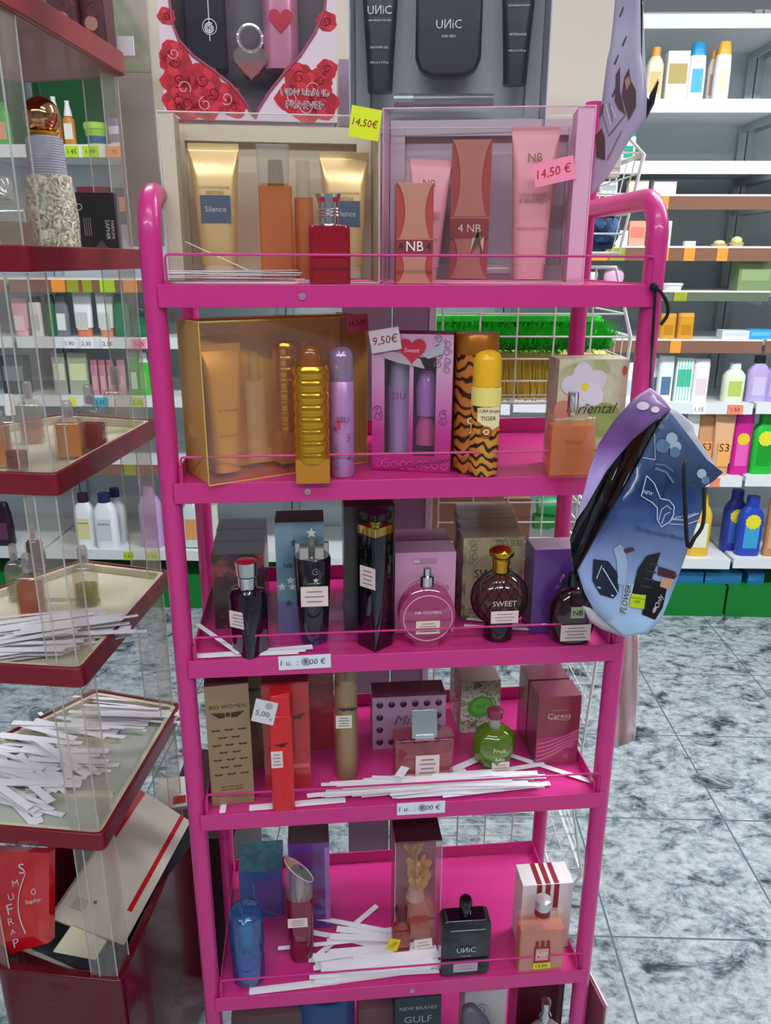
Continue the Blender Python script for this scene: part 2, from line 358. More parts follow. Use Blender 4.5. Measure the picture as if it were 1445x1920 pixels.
for a in [
 ('wide', 1224, 31, 87, 187, ['f0e3c4', 'f0a030', 'f4c070'], 'cream bottle with orange cap, leftmost on the top right wall shelf', 'bottle', 'sun_cream'),
 ('box', 1265, 40, 95, 187, ['f2eede', 'b9a255'], 'white and gold carton between orange and blue capped bottles, top right shelf', 'box', 'carton'),
 ('cap', 1302, 33, 78, 187, ['f4f6f6', '1f9ad6', '45b6e0'], 'white bottle with bright blue cap on the top right wall shelf', 'bottle', 'sun_cream'),
 ('wide', 1330, 18, 94, 187, ['ead6c0', 'ee9c4a', 'c8a0a0'], 'small orange-capped bottle between blue and yellow caps, top right shelf', 'bottle', 'sun_cream', 1300, .07),
 ('cap', 1350, 30, 76, 187, ['f6f6f2', 'f2b63a', 'f0e6c0'], 'white bottle with yellow cap, rightmost on the top right wall shelf', 'bottle', 'sun_cream'),
 ('tall', 1176, 28, 248, 303, ['d7ece4', '1f9a72', '2aa27c'], 'white and green bottle partly behind the upper hanging bag', 'bottle', 'shampoo_bottle'),
 ('box', 1196, 36, 338, 366, ['ece6cc', 'f4f2e2'], 'cream soap carton on the narrow brown-edged shelf', 'box', 'soap_box'),
 ('box', 1245, 42, 340, 366, ['e8d4dc', 'f6f0f2'], 'pale pink soap carton alone on the upper brown-edged shelf', 'box', 'soap_box'),
 ('box', 1140, 32, 340, 366, ['f0f0ee', 'a8b4bc'], 'white soap carton seen through the wire basket', 'box', 'soap_box'),
 ('box', 1192, 30, 414, 463, ['f0a890', 'e98470'], 'salmon carton seen through the top loop of the pink rack', 'box', 'carton'),
 ('box', 1247, 16, 414, 463, ['f0ecd8', 'e0dcc0'], 'thin cream carton right beside the top loop of the pink rack', 'box', 'carton'),
 ('box', 1164, 22, 432, 463, ['eff4f2', 'cfe0dc'], 'small white carton left of the salmon carton', 'box', 'carton'),
 ('box', 1293, 20, 452, 463, ['f4f4f2', 'd8d8d8'], 'small white price card standing on the brown-edged shelf', 'card', 'price_card'),
 ('tub', 1263, 38, 531, 546, ['eef0f0', 'f2f4f4'], 'low white tub on the green-edged shelf', 'tub', 'cream_tub'),
 ('tub', 1110, 18, 510, 546, ['e4e0e6', 'f0ecee'], 'small white tub seen inside the top loop of the pink rack', 'tub', 'cream_tub'),
 ('box', 1412, 62, 490, 546, ['7e9468', '96ac78'], 'large olive green carton at the right end of the green-edged shelf', 'box', 'carton', 1300, .03, None, None, 1.5),
 ('tall', 1251, 29, 588, 637, ['d99a2e', 'e0a23a', 'c08420'], 'gold bottle touching the pink rack, left of a pair', 'bottle', 'hair_bottle'),
 ('tall', 1284, 30, 587, 637, ['d99a2e', 'e0a23a', 'c08420'], 'gold bottle, right of a pair on the brown-edged shelf', 'bottle', 'hair_bottle'),
 ('box', 1378, 50, 620, 637, ['dfe6ec', 'c8d4de'], 'shallow pale soap dish on the brown-edged shelf', 'dish', 'soap_dish'),
 ('box', 1424, 40, 618, 637, ['3aa0d8', '66bdea'], 'shallow blue soap dish at the right end of the brown-edged shelf', 'dish', 'soap_dish'),
 ('wide', 1178, 20, 680, 756, ['eef2f5', 'f4f6f8', 'd0dce4'], 'white bottle seen between the floral box and the pink post', 'bottle', 'talc_bottle'),
 ('tall', 1226, 22, 672, 756, ['eef2f5', 'f4f6f8', '6a84a4'], 'white talc bottle half hidden behind the pink post', 'bottle', 'talc_bottle', 1300, .07),
 ('tall', 1244, 28, 668, 756, ['f0f3f5', 'f6f8f8', '5a7a9c'], 'white talc bottle with blue name band right of the pink post', 'bottle', 'talc_bottle'),
 ('box', 1277, 30, 672, 756, ['eafaf4', '45c79a', '7fdcbc'], 'mint green striped carton beside the white talc', 'box', 'carton'),
 ('tall', 1296, 18, 674, 756, ['e4dfe2', 'ece8ea', 'b0a8ae'], 'white talc tube behind the mint striped carton', 'tube', 'talc_tube', 1300, .08),
 ('tall', 1310, 30, 674, 756, ['f3eef0', 'f6f4f4', 'e8d4d8'], 'white talc tube with dark oval badge', 'tube', 'talc_tube'),
 ('wide', 1374, 40, 682, 756, ['dfe6c8', 'f2f2ea', 'b8cc60'], 'pale green lotion bottle with white cap', 'bottle', 'lotion_bottle'),
 ('wide', 1418, 38, 668, 756, ['b9a8d6', '3a3640', 'd0c4e6'], 'lilac lotion bottle with dark pump', 'bottle', 'lotion_bottle'),
 ('wide', 1448, 30, 676, 756, ['a896d0', '3a3640', 'c6b8e0'], 'lilac lotion bottle cut by the right picture edge', 'bottle', 'lotion_bottle'),
 ('tall', 1290, 22, 772, 893, ['e6e4e4', 'f0f0f0', 'b8c0c8'], 'white bottle directly behind the top of the blue hanging bag', 'bottle', 'body_lotion'),
 ('tube', 1318, 32, 776, 893, ['c89468', 'b8845a', 'f0a050'], 'tan tube half behind the hanging bag', 'tube', 'body_milk', 1300, .03, 'S3'),
 ('tube', 1350, 36, 776, 893, ['e0ae82', 'd8a478', 'f4b060'], 'peach tube between the tan tube and the magenta bottle', 'tube', 'body_milk', 1300, .01, 'S3'),
 ('tall', 1384, 36, 778, 893, ['cf1f92', 'c41c8a', 'e860b4', 'f2c832'], 'magenta shower gel bottle with sun badge', 'bottle', 'shower_gel'),
 ('wide', 1426, 44, 776, 893, ['22b83a', '1ea634', '189a2c', 'e8e030'], 'bright green shower gel bottle with sun badge', 'bottle', 'shower_gel'),
 ('wide', 1308, 40, 930, 1048, ['e0b63c', 'f0d020', 'e8e8d4'], 'yellow oil bottle with yellow cap right of the hanging bag', 'bottle', 'body_oil'),
 ('wide', 1373, 42, 922, 1048, ['26348f', '202c84', '3a68b0', 'd8c838'], 'dark blue shower gel bottle, rear one of the pair', 'bottle', 'shower_gel', 1300, .09),
 ('wide', 1402, 44, 934, 1048, ['2a46ad', '2440a4', '3aa0d0', 'e8dc30'], 'blue shower gel bottle with yellow badge, front one of the pair', 'bottle', 'shower_gel'),
 ('tall', 1442, 24, 932, 1048, ['c08a5c', 'b8845a', 'd8a878'], 'brown bottle cut by the right picture edge on the lowest shelf', 'bottle', 'body_oil'),
 ]: prod(*a)
for px, w_, top, lab in ((1347, 30, 450, 'flat yellow bath ball in a cup, left one on the brown-edged shelf'), (1379, 28, 443, 'round yellow bath ball in a cup, right one on the brown-edged shelf')):
    z = sz(463); P = ST.at(px, .05, z); ww = wid(P, w_); h = hgt(P, top); t = thing('bath_ball', lab, 'soap', P, ST.a)
    part(t, 'cup', lambda m: m.loft([(0, ww * .8, ww * .8), (h * .45, ww, ww)], mat('c9b774', .3)))
    part(t, 'ball', lambda m: m.ball((0, 0, h * .6), ww * .36, ww * .36, h * .4, mat('e9dfa0', .4)))
z = sz(546, 1150); P = ST.at(1148, .05, z); ww = wid(P, 38); t = thing('powder_puff_box', 'round pale pink box seen inside the top loop of the pink rack', 'box', P, ST.a)
part(t, 'base', lambda m: m.loft([(0, ww * 1.5, .09), (.012, ww * 1.5, .09)], mat('eab8d0', .4)))
part(t, 'disc', lambda m: m.ball((0, 0, .012 + ww / 2), ww / 2, .02, ww / 2, mat('dfb0cc', .4), 20))
B = 200
for a in [
 ('spray', 106, 24, 180, 272, ['e8862e', 'f2f4f2', 'f0b070'], 'orange oil bottle with white pump beside the gold ball stopper', 'bottle', 'hair_oil', B, .06),
 ('spray', 131, 22, 188, 272, ['d88a34', 'f4f4f0', 'f0efe8'], 'small white-labelled spray with white pump, upper left wall shelf', 'bottle', 'hair_oil', B),
 ('tub', 178, 44, 229, 272, ['a8d84a', 'b4e04e', '4a6a9a'], 'lime green tub with blue label', 'tub', 'hair_mask', B),
 ('tub', 222, 44, 222, 272, ['e8e0ea', '7a5aa0', '8a7a92'], 'white tub with violet lid', 'tub', 'hair_mask', B),
 ('cap', 6, 30, 190, 272, ['3ab83a', '2a9c30', 'e8a080'], 'bright green bottle at the left picture edge', 'bottle', 'shampoo_bottle', B),
 ('box', 232, 36, 352, 420, ['241c1e', 'c8703a'], 'black carton with orange panel behind the black perfume box', 'box', 'hair_dye_box', B),
 ('box', 180, 60, 350, 420, ['7a2440', '9a3050'], 'dark pink carton behind the black perfume box', 'box', 'hair_dye_box', B, .06),
 ('cap', 118, 26, 552, 633, ['7c8084', '6e7478', 'e8efe4'], 'grey bottle with white oval label on the left wall shelf', 'bottle', 'shampoo_bottle', B),
 ('cap', 98, 20, 552, 633, ['1f6a38', '1a5a30', '2a7a44'], 'dark green bottle left of the grey bottle', 'bottle', 'shampoo_bottle', B),
 ('tube', 157, 34, 548, 633, ['eef0ee', 'e08060', 'd8d0c8'], 'white tube with red price sticker, left of a pair', 'tube', 'hair_cream', B),
 ('tube', 199, 32, 548, 633, ['eef0ee', 'e09070', 'd0dcd0'], 'white tube with leaf picture, right of a pair', 'tube', 'hair_cream', B),
 ('cap', 230, 32, 552, 633, ['16805a', '127050', '1a8a62'], 'deep green bottle next to the white tubes', 'bottle', 'shampoo_bottle', B),
 ('tub', 262, 34, 578, 633, ['156a4a', '0e3a2c', '1c7a58'], 'deep green jar beside the pink post', 'jar', 'hair_mask', B),
 ('box', 116, 24, 662, 743, ['a4a898', 'd4dab8'], 'grey carton with pale green panel, left of a pair', 'box', 'hair_dye_box', B),
 ('box', 151, 36, 662, 743, ['aab098', 'd8e0a8'], 'wide grey-green carton with yellow panel, right of a pair', 'box', 'hair_dye_box', B),
 ('tall', 180, 13, 675, 743, ['c88a94', 'b8707c', 'd8a8ac'], 'slim pink tube, first of four from the left', 'tube', 'hand_cream', B),
 ('tall', 195, 13, 675, 743, ['c88a94', 'b8707c', 'd8a8ac'], 'slim pink tube, second of four from the left', 'tube', 'hand_cream', B),
 ('tall', 210, 13, 675, 743, ['c88a94', 'b8707c', 'd8a8ac'], 'slim pink tube, third of four from the left', 'tube', 'hand_cream', B),
 ('tall', 230, 15, 675, 743, ['d0a0aa', 'c08490', 'e0b8bc'], 'slim pale pink tube standing apart, fourth from the left', 'tube', 'hand_cream', B),
 ('tall', 254, 18, 662, 743, ['4aa63c', '9cc890', 'd8ecd0'], 'green and white tube left of the bright green bottle', 'tube', 'hand_cream', B),
 ('cap', 272, 20, 662, 743, ['52c040', 'e8efe4', '7ad060'], 'bright green bottle with white top beside the pink post', 'bottle', 'shampoo_bottle', B),
 ('wide', 161, 38, 928, 1031, ['eef0f2', '2c2228', 'e4e0a0'], 'white shampoo bottle with dark brown cap, left one of three', 'bottle', 'shampoo_bottle', B, .03, 'BABARIA'),
 ('wide', 200, 42, 928, 1031, ['f0f2f4', '262a52', 'd8dce4'], 'white shampoo bottle with navy cap, front one of three', 'bottle', 'shampoo_bottle', B, .01, 'BABARIA'),
 ('wide', 220, 34, 918, 1031, ['dcdede', '262a52', 'd0d4d8'], 'white bottle with navy cap standing behind the other two', 'bottle', 'shampoo_bottle', B, .10),
 ('wide', 284, 42, 912, 1031, ['c9a2d6', 'c9aad8', 'bc90cc'], 'lilac bottle on the lowest left wall shelf', 'bottle', 'bath_gel', B),
 ('cap', 8, 34, 945, 1031, ['2c1626', '1c1018', '6a3a58'], 'dark plum bottle at the left picture edge, lowest shelf', 'bottle', 'bath_gel', B),
 ('wide', 360, 34, 930, 1031, ['cfe0d8', '2c9a4c', 'e8a060'], 'white and green bottle seen just right of the left pink post', 'bottle', 'cleaner_bottle', 360),
 ('tall', 395, 30, 935, 1031, ['d8dcd0', '9ab894', 'e4e4da'], 'pale green bottle behind the dark boxes of the third pink shelf', 'bottle', 'cleaner_bottle', 360),
 ]: prod(*a)

for a in [
 ('tube', 40, 30, 560, 633, ['d8a0a8', 'e8b0b8', 'f0d0d4'], 'pink tube seen through the left clear upright on the wall shelving', 'tube', 'hair_cream', 200),
 ('tall', 70, 22, 556, 633, ['e8e4de', '2a2a30', 'c8c8c4'], 'white bottle with dark cap seen through the clear upright', 'bottle', 'shampoo_bottle', 200),
 ('box', 30, 44, 668, 743, ['3c4448', '7c8488'], 'dark grey carton at the left picture edge on the wall shelving', 'box', 'hair_dye_box', 200),
 ]: prod(*a)

# ---------------------------------------------------------------- white wire basket stand behind the rack
WIRE = mat('e6e6de', .35)
WB = Frame(.06, 1.30, R(1.5))
t = thing('wire_basket_stand', 'white wire basket stand with a cream header panel standing behind the pink rack', 'stand', WB(0, 0, 0), WB.a)
def bx2(F, xa, ya, xb, yb, v):
    A = F.hit(xa, ya, v); B_ = F.hit(xb, yb, v); return F.inv(A)[0], F.inv(B_)[0], B_.z, A.z
x0, x1, _, z1 = bx2(WB, 262, -60, 1165, 300, .06); z0 = WB.hit(700, 330, .06).z
part(t, 'header_panel', lambda m: m.box(x0, x1, .06, .085, z0, z1, mat('ece4d0', .6)), .003)
x0, x1, z0, z1 = bx2(WB, 640, 560, 798, 1000, .03)
part(t, 'spine_panel', lambda m: (m.box(x0, (x0 + x1) / 2 + .01, .05, .08, .03, 1.75, mat('a894a4', .6)), m.box((x0 + x1) / 2 + .013, x1, .05, .08, .03, 1.75, mat('a48fa6', .6)), m.box(x1, x1 + .012, .045, .085, .03, 1.75, mat('e4e2e4', .5))), .001)
part(t, 'base', lambda m: m.box(x0, x1 + .05, .0, .36, 0, .03, mat('d8d8d6', .5)), .003)
bk = [(900, 245, 1160, 475, 1207, 290), (800, 500, 1165, 755, 1182, 632), (800, 905, 1130, 1120, 1150, 1000), (800, 1200, 1085, 1440, 1118, 1240), (840, 1500, 1050, 1690, 1090, 1640)]
for i, (xa, yt, xb, yb, xm, ym) in enumerate(bk):
    A = WB.hit(xa, yt, .02); u0 = x1 + .02; u1 = WB.inv(WB.hit(xb, yb, .02))[0]; um = WB.inv(WB.hit(xm, ym, .02))[0]
    zt, zb, zm = A.z, WB.hit(xb, yb, .02).z, WB.hit(xm, ym, .02).z; ut = um - .035
    dp = .34
    def rails(m):
        for v in (.02, dp):
            m.tube([(u0, v, zt), (ut, v, zt), (um, v, zm), (u1, v, zb), (u0, v, zb)], .0032, WIRE, 6, True)
        for q in ((ut, zt), (um, zm), (u1, zb), (u0, zb)): m.tube([(q[0], .02, q[1]), (q[0], dp, q[1])], .003, WIRE, 6)
    b = part(t, 'basket', rails)
    def wires(m):
        n = 6
        for k in range(1, n):
            z = zt + (zb - zt) * k / n; ue = ut + (um - ut) * (zt - z) / max(zt - zm, .01) if z > zm else um + (u1 - um) * (zm - z) / max(zm - zb, .01)
            m.tube([(u0, .02, z), (ue, .02, z), (ue, dp, z)], .0016, WIRE, 5)
        for k in range(1, 5): u = u0 + (u1 - u0) * k / 5; m.tube([(u, .02, zb), (u, .02, zt)], .0016, WIRE, 5)
        for k in range(8): v = .02 + (dp - .02) * k / 8; m.tube([(u0, v, zb), (u1, v, zb), (um, v, zm)], .0013, WIRE, 5)
    part(b, 'wires', wires)
# brushes in the second basket
zb = WB.hit(1165, 755, .02).z
def brush(px0, px1, py_top, py_bot, col, col2, label, v, name='broom_head', ends=.5):
    A = WB.hit(px0, py_top, v); B_ = WB.hit(px1, py_bot, v); ua, ub = WB.inv(A)[0], WB.inv(B_)[0]; zt_, zl = A.z, B_.z
    t = thing(name, label, 'broom', WB((ua + ub) / 2, v + .04, zl), WB.a); L_ = ub - ua; H = zt_ - zl
    def bristles(m):
        rnd = random.Random(3)
        for k in range(3600):
            x = rnd.uniform(-L_ / 2, L_ / 2); y = rnd.uniform(-.035, .035)
            e = 1 - max(0, abs(x) / (L_ / 2) - .8) * ends * 3
            zz = H * (.5 + (rnd.random() - .5) * .1)
            a = rnd.uniform(-1, 1) * .012; c = rnd.uniform(-1, 1) * .012
            if col2: p = (x + a, y + c, -H * .0 + rnd.uniform(0, .1) * H); q = (x * .96, y * .6, H * .85)
            else: p = (x, y * .5, H * .15); th = rnd.uniform(0, PI * 2); q = (x + .012 * math.cos(th * 3), y + .045 * math.cos(th) * .8, H * .5 + H * .5 * e * math.sin(th) * rnd.uniform(.8, 1))
            m.add([(p[0] - .0012, p[1], p[2]), (p[0] + .0012, p[1], p[2]), (q[0] + .0006, q[1], q[2]), (q[0] - .0006, q[1], q[2])], [(0, 1, 2, 3)], col)
        m.loft([(H * .3, L_ * .86, .03, 1), (H * .5, L_ * .9, .05, 1), (H * .7, L_ * .86, .03, 1)], col, 6)
    b = part(t, 'bristles', bristles); b['kind'] = 'stuff'
    part(t, 'backing', lambda m: m.loft([(H * .84, L_ * .93, .05, 1), (H * .98, L_ * .9, .045, 1)], col2 or col, 6))
brush(790, 1150, 592, 668, mat('1cb820', .7), None, 'bright green bristled broom head lying in the wire basket', .08)
brush(925, 1060, 662, 752, mat('e3b93a', .7), mat('e8cf62', .5), 'yellow bristled broom head below the green one', .12)
brush(1010, 1150, 660, 700, mat('e6d260', .7), mat('e8d878', .5), 'pale yellow broom head end beside the yellow one', .20)
def wbox(xa, ya, xb, yb, v, d, col, label, name, cat):
    A = WB.hit(xa, ya, v); B_ = WB.hit(xb, yb, v); ua, ub = WB.inv(A)[0], WB.inv(B_)[0]
    m = MB(); m.box(-(ub - ua) / 2, (ub - ua) / 2, 0, d, 0, A.z - B_.z, mat(col, .7)); m.box(-(ub - ua) / 2, (ub - ua) / 2, -.0005, 0, (A.z - B_.z) * .5, (A.z - B_.z) * .53, mat('8a6a50', .7))
    o = m.build(name, None, .002); o.location = WB((ua + ub) / 2, v, B_.z); o.rotation_euler.z = WB.a; return tag(o, label, cat)
wbox(808, 925, 935, 1110, .06, .16, 'b08a6a', 'tan cardboard box in the third wire basket', 'cardboard_box', 'box')
wbox(936, 935, 985, 1110, .1, .14, '9a7458', 'brown cardboard box end beside the tan one in the wire basket', 'cardboard_box', 'box')
for k, (xa, ya, xb, yb, c, l) in enumerate([(1008, 938, 1062, 962, '2cae62', 'pale green plastic clip beside the cardboard boxes'), (1000, 968, 1052, 985, '1f9c30', 'bright green plastic clip beside the cardboard boxes')]):
    A = WB.hit(xa, ya, .1); B_ = WB.hit(xb, yb, .1); m = MB(); L_ = (B_ - A).x; m.loft([(0, .03, .03, 1), (L_ * .5, .035, .03, 1), (L_, .012, .02, 1)], mat(c, .4)); o = m.build('plastic_clip'); o.rotation_euler = (0, PI / 2, 0); o.location = (A.x, A.y, (A.z + B_.z) / 2); tag(o, l, 'clip')
A = WB.hit(1100, 400, .08); B_ = WB.hit(1160, 460, .08)
m = MB(); m.ball((0, 0, 0), .06, .06, .045, ramp_mat('blue_bristle', [(.35, '0c1a34'), (.5, '1f3f6c'), (.6, '3c628e')], 'noise', 60, 1, .8), 20)
for k in range(5): m.loft([(-.03 + k * .015, .1, .1, 1), (-.024 + k * .015, .11, .11, 1)], mat('16294a', .7), 6)
o = m.build('bath_sponge'); o.location = ((A.x + B_.x) / 2 - .02, A.y + .05, (A.z + B_.z) / 2); tag(o, 'dark blue frilly bath sponge in the top wire basket', 'sponge')

# white plastic bag hanging off the stand
def sheet(name, pts, Yf, m_, label, cat, th=.0015):
    """a crumpled sheet following a pixel outline at its own real depth"""
    bm = bmesh.new(); vs = [bm.verts.new((x, y, 0)) for x, y in pts]; bm.faces.new(vs); bm.normal_update()
    bmesh.ops.triangulate(bm, faces=bm.faces); bmesh.ops.subdivide_edges(bm, edges=bm.edges, cuts=3, use_grid_fill=True)
    for v in bm.verts:
        x, y = v.co.x, v.co.y; d = ray(x, y); Y = Yf(x, y); v.co = (d.x * Y / d.y, Y, EYE + d.z * Y / d.y)
    me = bpy.data.meshes.new(name); bm.to_mesh(me); bm.free(); me.materials.append(m_)
    for p in me.polygons: p.use_smooth = True
    o = bpy.data.objects.new(name, me); C.objects.link(o)
    s = o.modifiers.new('thickness', 'SOLIDIFY'); s.thickness = th; s.offset = 0
    return tag(o, label, cat) if label else o
sheet('plastic_bag', [(1135, 1090), (1170, 1092), (1180, 1150), (1196, 1185), (1194, 1300), (1190, 1385), (1172, 1396), (1150, 1402), (1160, 1300)], lambda x, y: 1.31 + .012 * math.sin(x * .25), mat('d6bcbc', .5, coat=.2), 'thin pale pink plastic bag hanging behind the right pink post', 'bag', .004)

# ---------------------------------------------------------------- the pink rack
SZ = [EYE - .026, EYE - .2474, EYE - .4762, EYE - .7061, EYE - 1.0244, EYE - 1.315]
rack = thing('display_rack', 'magenta metal display rack with six trays of perfume', 'rack', RK(0, 0, 0), RK.a)
HZ = EYE + .068
for u in (0, SW):
    arc = [(u, .045 - .045 * math.cos(a), HZ - .045 + .045 * math.sin(a)) for a in [PI / 2 * k / 8 for k in range(9)]]
    part(rack, 'front_post', lambda m: (m.tube([(u, 0, .01), (u, 0, .5), (u, 0, HZ - .1)] + arc + [(u, SD - .01, HZ)], .0122, PINK, 20), m.tube([(u, 0, .843), (u, 0, .847)], .0128, PINK, 20)), sm=1.2)
    part(rack, 'back_post', lambda m: (m.tube([(u, SD, .01), (u, SD, EYE + .205)], .0122, PINK, 20), m.tube([(u, SD, .60), (u, SD, .606)], .0135, PINK, 20)))
    for v in (0, SD): part(rack, 'foot', lambda m: m.loft([(0, .03, .03), (.012, .028, .028)], mat('141214', .6), x=u, y=v))
for i, z in enumerate(SZ):
    def f(m):
        a, b, t_ = .002, SW - .002, .0014
        if 1: m.box(.012, SW - .012, -.013, SD - .006, z - t_, z, PINK)
        m.box(a + .004, b + .002, -.0145, -.0125, z - .024, z + .0004, PINK)            # front lip
        m.box(a + .004, b + .002, -.0125, -.004, z - .024, z - .0226, PINK)
        m.box(.014, SW - .014, SD - .008, SD - .006, z - .004, z + (.022 if i else .003), PINK)            # back lip
        for q in (.0125, SW - .0145): m.box(q, q + .002, -.011, SD - .006, z - .012, z + (.018 if i else .002), PINK)
        m.box(.012, SW - .012, SD - .02, SD - .008, z - .03, z - .012, PINK)               # rear cross bar
    s = part(rack, 'shelf', f, .0006)
    def g(m):
        y = -.0115; h = .031; x0_, x1_ = .016, SW - .005
        for hh in (0,):
            m.tube([(x0_, y, z - .002), (x0_, y, z + h - .004), (x0_ + .001, y, z + h - .001), (x0_ + .004, y, z + h), (x1_ - .004, y, z + h), (x1_ - .001, y, z + h - .001), (x1_, y, z + h - .004), (x1_, y, z - .002)], .0014, PINK, 8)
    part(s, 'guard_rail', g)
    if i in (0, 1, 4): part(s, 'screw', lambda m: (m.tube([(.295 - .135 * (i < 2), -.0146, z - .012), (.295 - .135 * (i < 2), -.0162, z - .012)], .004, mat('c9a8b8', .35, .8), 12)))
def lip_tag(i, px0, px1, txt, label):
    z = SZ[i]; A = RK.at(px0, -.0148, z - .008); B_ = RK.at(px1, -.0148, z - .008); ua, ub = RK.inv(A)[0], RK.inv(B_)[0]
    m = MB(); L_ = ub - ua; m.box(-L_ / 2, L_ / 2, -.0008, 0, -.013, .006, mat('dfe2ea', .5)); m.text(txt, -.002, -.0035, .009, -.0011, INK, width=L_ * .85, shear=.1)
    m.loft([(0, .012, .0002, 1), (.006, .012, .0002, 1)], mat('a9a6b8', .5), y=-.001) if 0 else m.prism([(L_ * .02 + .006 * math.cos(k * PI / 8), -.003 + .006 * math.sin(k * PI / 8)) for k in range(16)], -.001, -.0008, mat('a9a6b8', .5))
    o = m.build('price_tag'); o.location = RK((ua + ub) / 2, -.0148, z - .003); o.rotation_euler = (0, R(-1 if i == 2 else 0), RK.a); tag(o, label, 'price tag')
lip_tag(2, 522, 620, '1 u.  :  9,00 €', 'white handwritten price strip taped on the lip of the third pink shelf')
lip_tag(3, 744, 834, '1 u.  :  9,00 €', 'white handwritten price strip taped on the lip of the fourth pink shelf')

# ---- helpers for goods
def plabel(m, x, z, w_, h, y, lines=4, c=LABEL):
    m.box(x - w_ / 2, x + w_ / 2, y - .0008, y, z - h / 2, z + h / 2, c)
    for k in range(lines):
        l = w_ * (.7 if k % 2 else .55); zz = z + h / 2 - h * (k + 1) / (lines + 1)
        m.box(x - l / 2, x + l / 2, y - .0011, y - .0008, zz - h * .03, zz + h * .03, mat('8c7f86', .7))
def carton(name, label, F, px, py, z, pw, ptop, d, m_, top=None, rz=None, v=None, deco=None, cover=True, group=None, cat='box', wtop=None, side=None):
    w_, h, d, Cn, a = pick(F, px, py, z, pw, ptop, d, v, rz)
    t = thing(name, label, cat, Cn, a, group)
    def f(m):
        m.box(-w_ / 2, w_ / 2, -d / 2, d / 2, 0, h, m_)
        if top: m.box(-w_ / 2 + .0005, w_ / 2 - .0005, -d / 2 + .0005, d / 2 - .0005, h, h + .0004, top)
        if side: m.box(-w_ / 2 - .0003, -w_ / 2, -d / 2, d / 2, 0, h, side)
    part(t, 'carton', f, .0006)
    if deco: part(t, 'print', lambda m: deco(m, w_, h, -d / 2 - .0004))
    if cover: part(t, 'film_wrap', lambda m: m.box(-w_ / 2 - .001, w_ / 2 + .001, -d / 2 - .0012, d / 2 + .001, 0, h + .0012, WRAP))
    return t, w_, h, d
WRAP = film('fdfdfd', .06, .02, .12)
def circ(m, x, z, r, y, mt, n=20, sx=1, th=.0003, rot=0):
    m.prism([(x + r * (sx * math.cos(2 * PI * k / n) * math.cos(rot) - math.sin(2 * PI * k / n) * math.sin(rot)), z + r * (sx * math.cos(2 * PI * k / n) * math.sin(rot) + math.sin(2 * PI * k / n) * math.cos(rot))) for k in range(n)], y - th, y, mt)
def ringp(m, x, z, r, y, mt, wd=.0006, n=28):
    m.tube([(x + r * math.cos(2 * PI * k / n), y, z + r * math.sin(2 * PI * k / n)) for k in range(n)], wd, mt, 5, True)
def curl(m, x, z, r, y, mt, turns=1.4, s=1, a0=0, wd=.0005):
    m.tube([(x + s * r * (1 - .7 * k / 18) * math.cos(a0 + turns * 2 * PI * k / 18), y, z + r * (1 - .7 * k / 18) * math.sin(a0 + turns * 2 * PI * k / 18)) for k in range(19)], wd, mt, 5)
def heart(cx, cz, r, n=24):
    o = []
    for k in range(n):
        t_ = 2 * PI * k / n; o.append((cx + r * (16 * math.sin(t_) ** 3) / 16, cz + r * (13 * math.cos(t_) - 5 * math.cos(2 * t_) - 2 * math.cos(3 * t_) - math.cos(4 * t_)) / 16))
    return o
def tubep(root, x, z, w_, h, y, mt, cap, texts=(), lean=0, sq=None, name='tube'):
    """squeeze tube standing on its cap; crimped top"""
    def f(m):
        m.M = Matrix.Translation((x, y, z)) @ Matrix.Rotation(lean, 4, 'Y')
        m.loft([(h * .1, w_ * .74, .026, .9), (h * .45, w_ * .82, .026, .9), (h * .75, w_ * .92, .02, .9), (h * .88, w_ * .98, .011, .8), (h * .94, w_, .004, .7), (h * .95, w_ * 1.02, .003, .5), (h, w_ * 1.02, .003, .5)], mt, 6)
        for (tx, tz, ww) in texts: m.text(tx, 0, h * tz, 0, -.0145 if tz < .6 else -.0125, mat('8a6a50', .6), width=w_ * ww)
        if sq: m.box(-w_ * .3, w_ * .3, -.0142, -.012, h * .42, h * .62, mat('4d5a70', .5)); m.text(sq, 0, h * .52, 0, -.0146, mat('c9c4b4', .5), width=w_ * .42)
    p = part(root, name, f)
    def g(m):
        m.M = Matrix.Translation((x, y, z)) @ Matrix.Rotation(lean, 4, 'Y'); m.loft([(0, w_ * .68, .025, .9), (h * .1, w_ * .7, .026, .9)], cap, 6)
    part(p, 'cap', g); return p
def setbox(name, label, P, rz, w_, h, d, tray, sides=None, cover=CLEAR, cat='gift set', rim=None):
    """P = front left base corner; local x along the front, y to the back"""
    t = thing(name, label, cat, P, rz)
    def f(m):
        m.box(.002, w_ - .002, d - .004, d - .001, .002, h - .002, tray)
        for a, b in ((.002, .02), (w_ - .02, w_ - .002)): m.box(a, b, d * .8, d - .004, .002, h - .002, tray)
        m.box(.02, w_ - .02, d * .8, d - .004, .002, .02, tray); m.box(.02, w_ - .02, d * .8, d - .004, h - .02, h - .002, tray)
        if sides:
            m.box(.0006, .0014, .001, d - .001, .001, h - .001, sides); m.box(w_ - .0014, w_ - .0006, .001, d - .001, .001, h - .001, sides)
    part(t, 'inner_tray', f, .001)
    part(t, 'clear_lid', lambda m: (m.box(0, w_, 0, d, 0, h, cover)), .0015)
    def e(m):
        q = rim or mat('e2dcd6', .25)
        for x in (0, w_):
            m.tube([(x, 0, 0), (x, 0, h)], .0007, q, 6); m.tube([(x, 0, h), (x, d, h)], .0007, q, 6)
        m.tube([(0, 0, h), (w_, 0, h)], .0008, q, 6); m.tube([(0, 0, 0), (w_, 0, 0)], .0007, q, 6)
    part(t, 'lid_edge', e)
    return t
